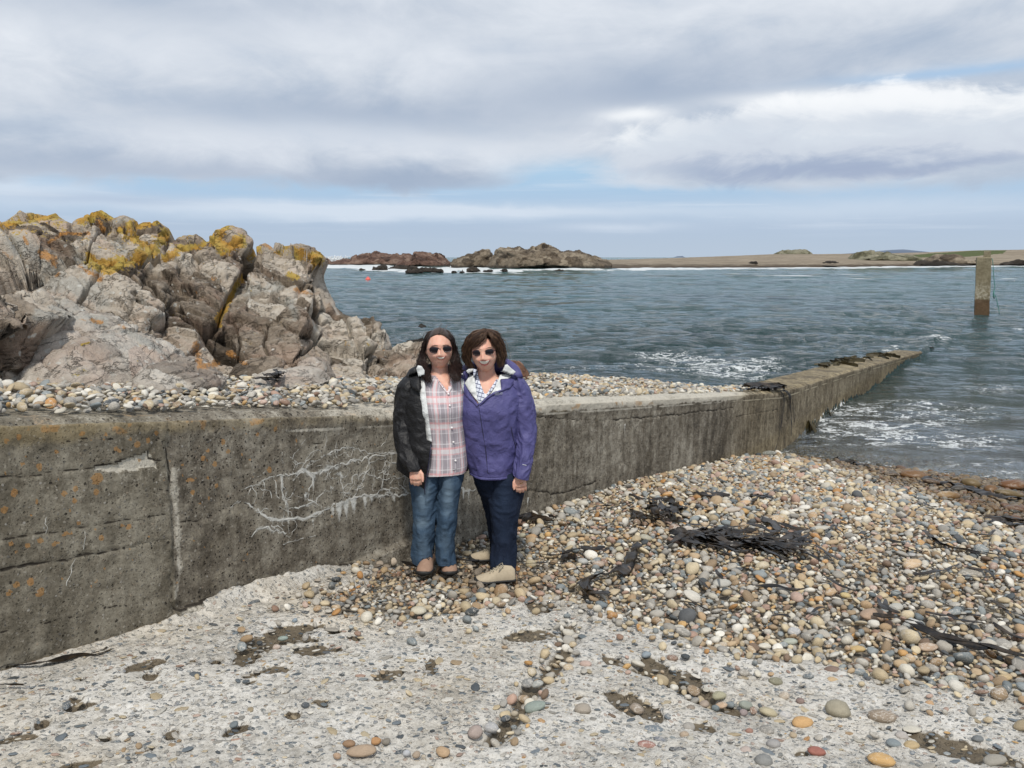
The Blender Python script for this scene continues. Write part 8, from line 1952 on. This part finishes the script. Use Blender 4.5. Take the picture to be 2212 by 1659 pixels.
    fam = [dict(g=[[(1049, 719, -.135), (1036, 729, -.165), (1024, 741, -.15), (1017, 755, -.12), (1015, 770, -.10), (1017, 784, -.10), (1024, 797, -.10)],
                   [(1048, 714, -.10), (1026, 720, -.12), (1010, 738, -.11), (1004, 756, -.09), (1005, 774, -.08), (1012, 788, -.08), (1021, 798, -.08)],
                   [(1047, 711, -.06), (1022, 714, -.07), (1006, 732, -.06), (999, 752, -.05), (998, 771, -.05), (1006, 787, -.05), (1016, 796, -.06)]], k=1.3),
           dict(g=[[(1051, 719, -.135), (1061, 728, -.16), (1070, 741, -.135), (1074, 756, -.105), (1075, 772, -.10), (1076, 785, -.10), (1079, 794, -.09)],
                   [(1051, 714, -.10), (1068, 719, -.12), (1080, 736, -.10), (1086, 756, -.08), (1087, 774, -.07), (1082, 788, -.07)],
                   [(1050, 711, -.06), (1071, 713, -.07), (1084, 730, -.05), (1092, 753, -.04), (1094, 773, -.04), (1088, 789, -.05)]], k=1.3),
           dict(g=[[(1055, 715, -.13), (1049, 728, -.172), (1040, 739, -.178), (1030, 747, -.168), (1022, 751, -.15)], [(1050, 715, -.13), (1043, 727, -.170), (1033, 737, -.172), (1025, 744, -.160), (1019, 753, -.14)], [(1053, 713, -.12), (1040, 721, -.16), (1026, 732, -.155), (1016, 745, -.13)]], k=.55),
           dict(g=[[(1054, 715, -.13), (1060, 727, -.17), (1066, 738, -.165), (1071, 750, -.14)], [(1053, 713, -.12), (1063, 722, -.15), (1073, 735, -.14), (1077, 750, -.12)]], k=.35),
           dict(g=[[(1047, 711, -.05), (1020, 722, .02), (1010, 755, .04), (1014, 792, .03)], [(1048, 711, -.05), (1046, 722, .04), (1045, 760, .05), (1046, 796, .04)], [(1049, 711, -.05), (1074, 722, .02), (1082, 755, .04), (1082, 790, .03)]], k=.55)]
    ch, fh, tv = hair_strands(fam, Y0, 420, 15, .0019, .0055, .07, .0034)
    cap = head_mesh(np.array(hc) + np.array([0, .004, .004]), .0775, .121, .101, roll, 0, n=60, m=50); cc, cf = cap
    cf = cut_faces(cc, cf, lambda px, py, c: (c[:, 1] < hc[1] + .0) & (py > 731 + (np.abs(px-1046)/24)**4*14) | (c[:, 2] < hc[2]-.085))
    co, fa = join_parts([(ch, fh), (cc, cf)]); me = mesh_from('hair', co, fa); add_attr(me, 'rnd', np.concatenate([tv, np.full(len(cc), .3)]))
    link('hair', me, m_hair('brown_bob_hair', (.020, .0105, .007), (.055, .029, .0175), (.17, .098, .055)), e)
    P = np.array(Z1(1126.5, 1044, -.135)); cA, fA = tube_mesh([P + np.array([.009*math.cos(a), -.009*math.sin(a)+.006, .002*math.cos(a)]) for a in np.linspace(0, 6.2, 14)], .0016, 6, False); link('ring', mesh_from('ring', cA, fA), m_gold, e)
    g = march(1112, 1262, lambda a, b: float(zbeach(a, b)), 3, 9); heel = np.array([g[0], g[1], zbeach(g[0], g[1]) + .024]); shoe(e, heel, (-1.0, -.16), .245, .098, m_bei, m_sole, m_lace2, .092)
    g = march(1094, 1216, lambda a, b: float(zbeach(a, b)), 3, 9); heel = np.array([g[0], g[1], zbeach(g[0], g[1]) + .024]); shoe(e, heel, (-1.0, -.06), .245, .098, m_bei, m_sole, m_lace2, .092)
    foot = (float(heel[0]), Y0, float(zbeach(heel[0], Y0))); seal(e, foot); return e
build_left(); build_right()
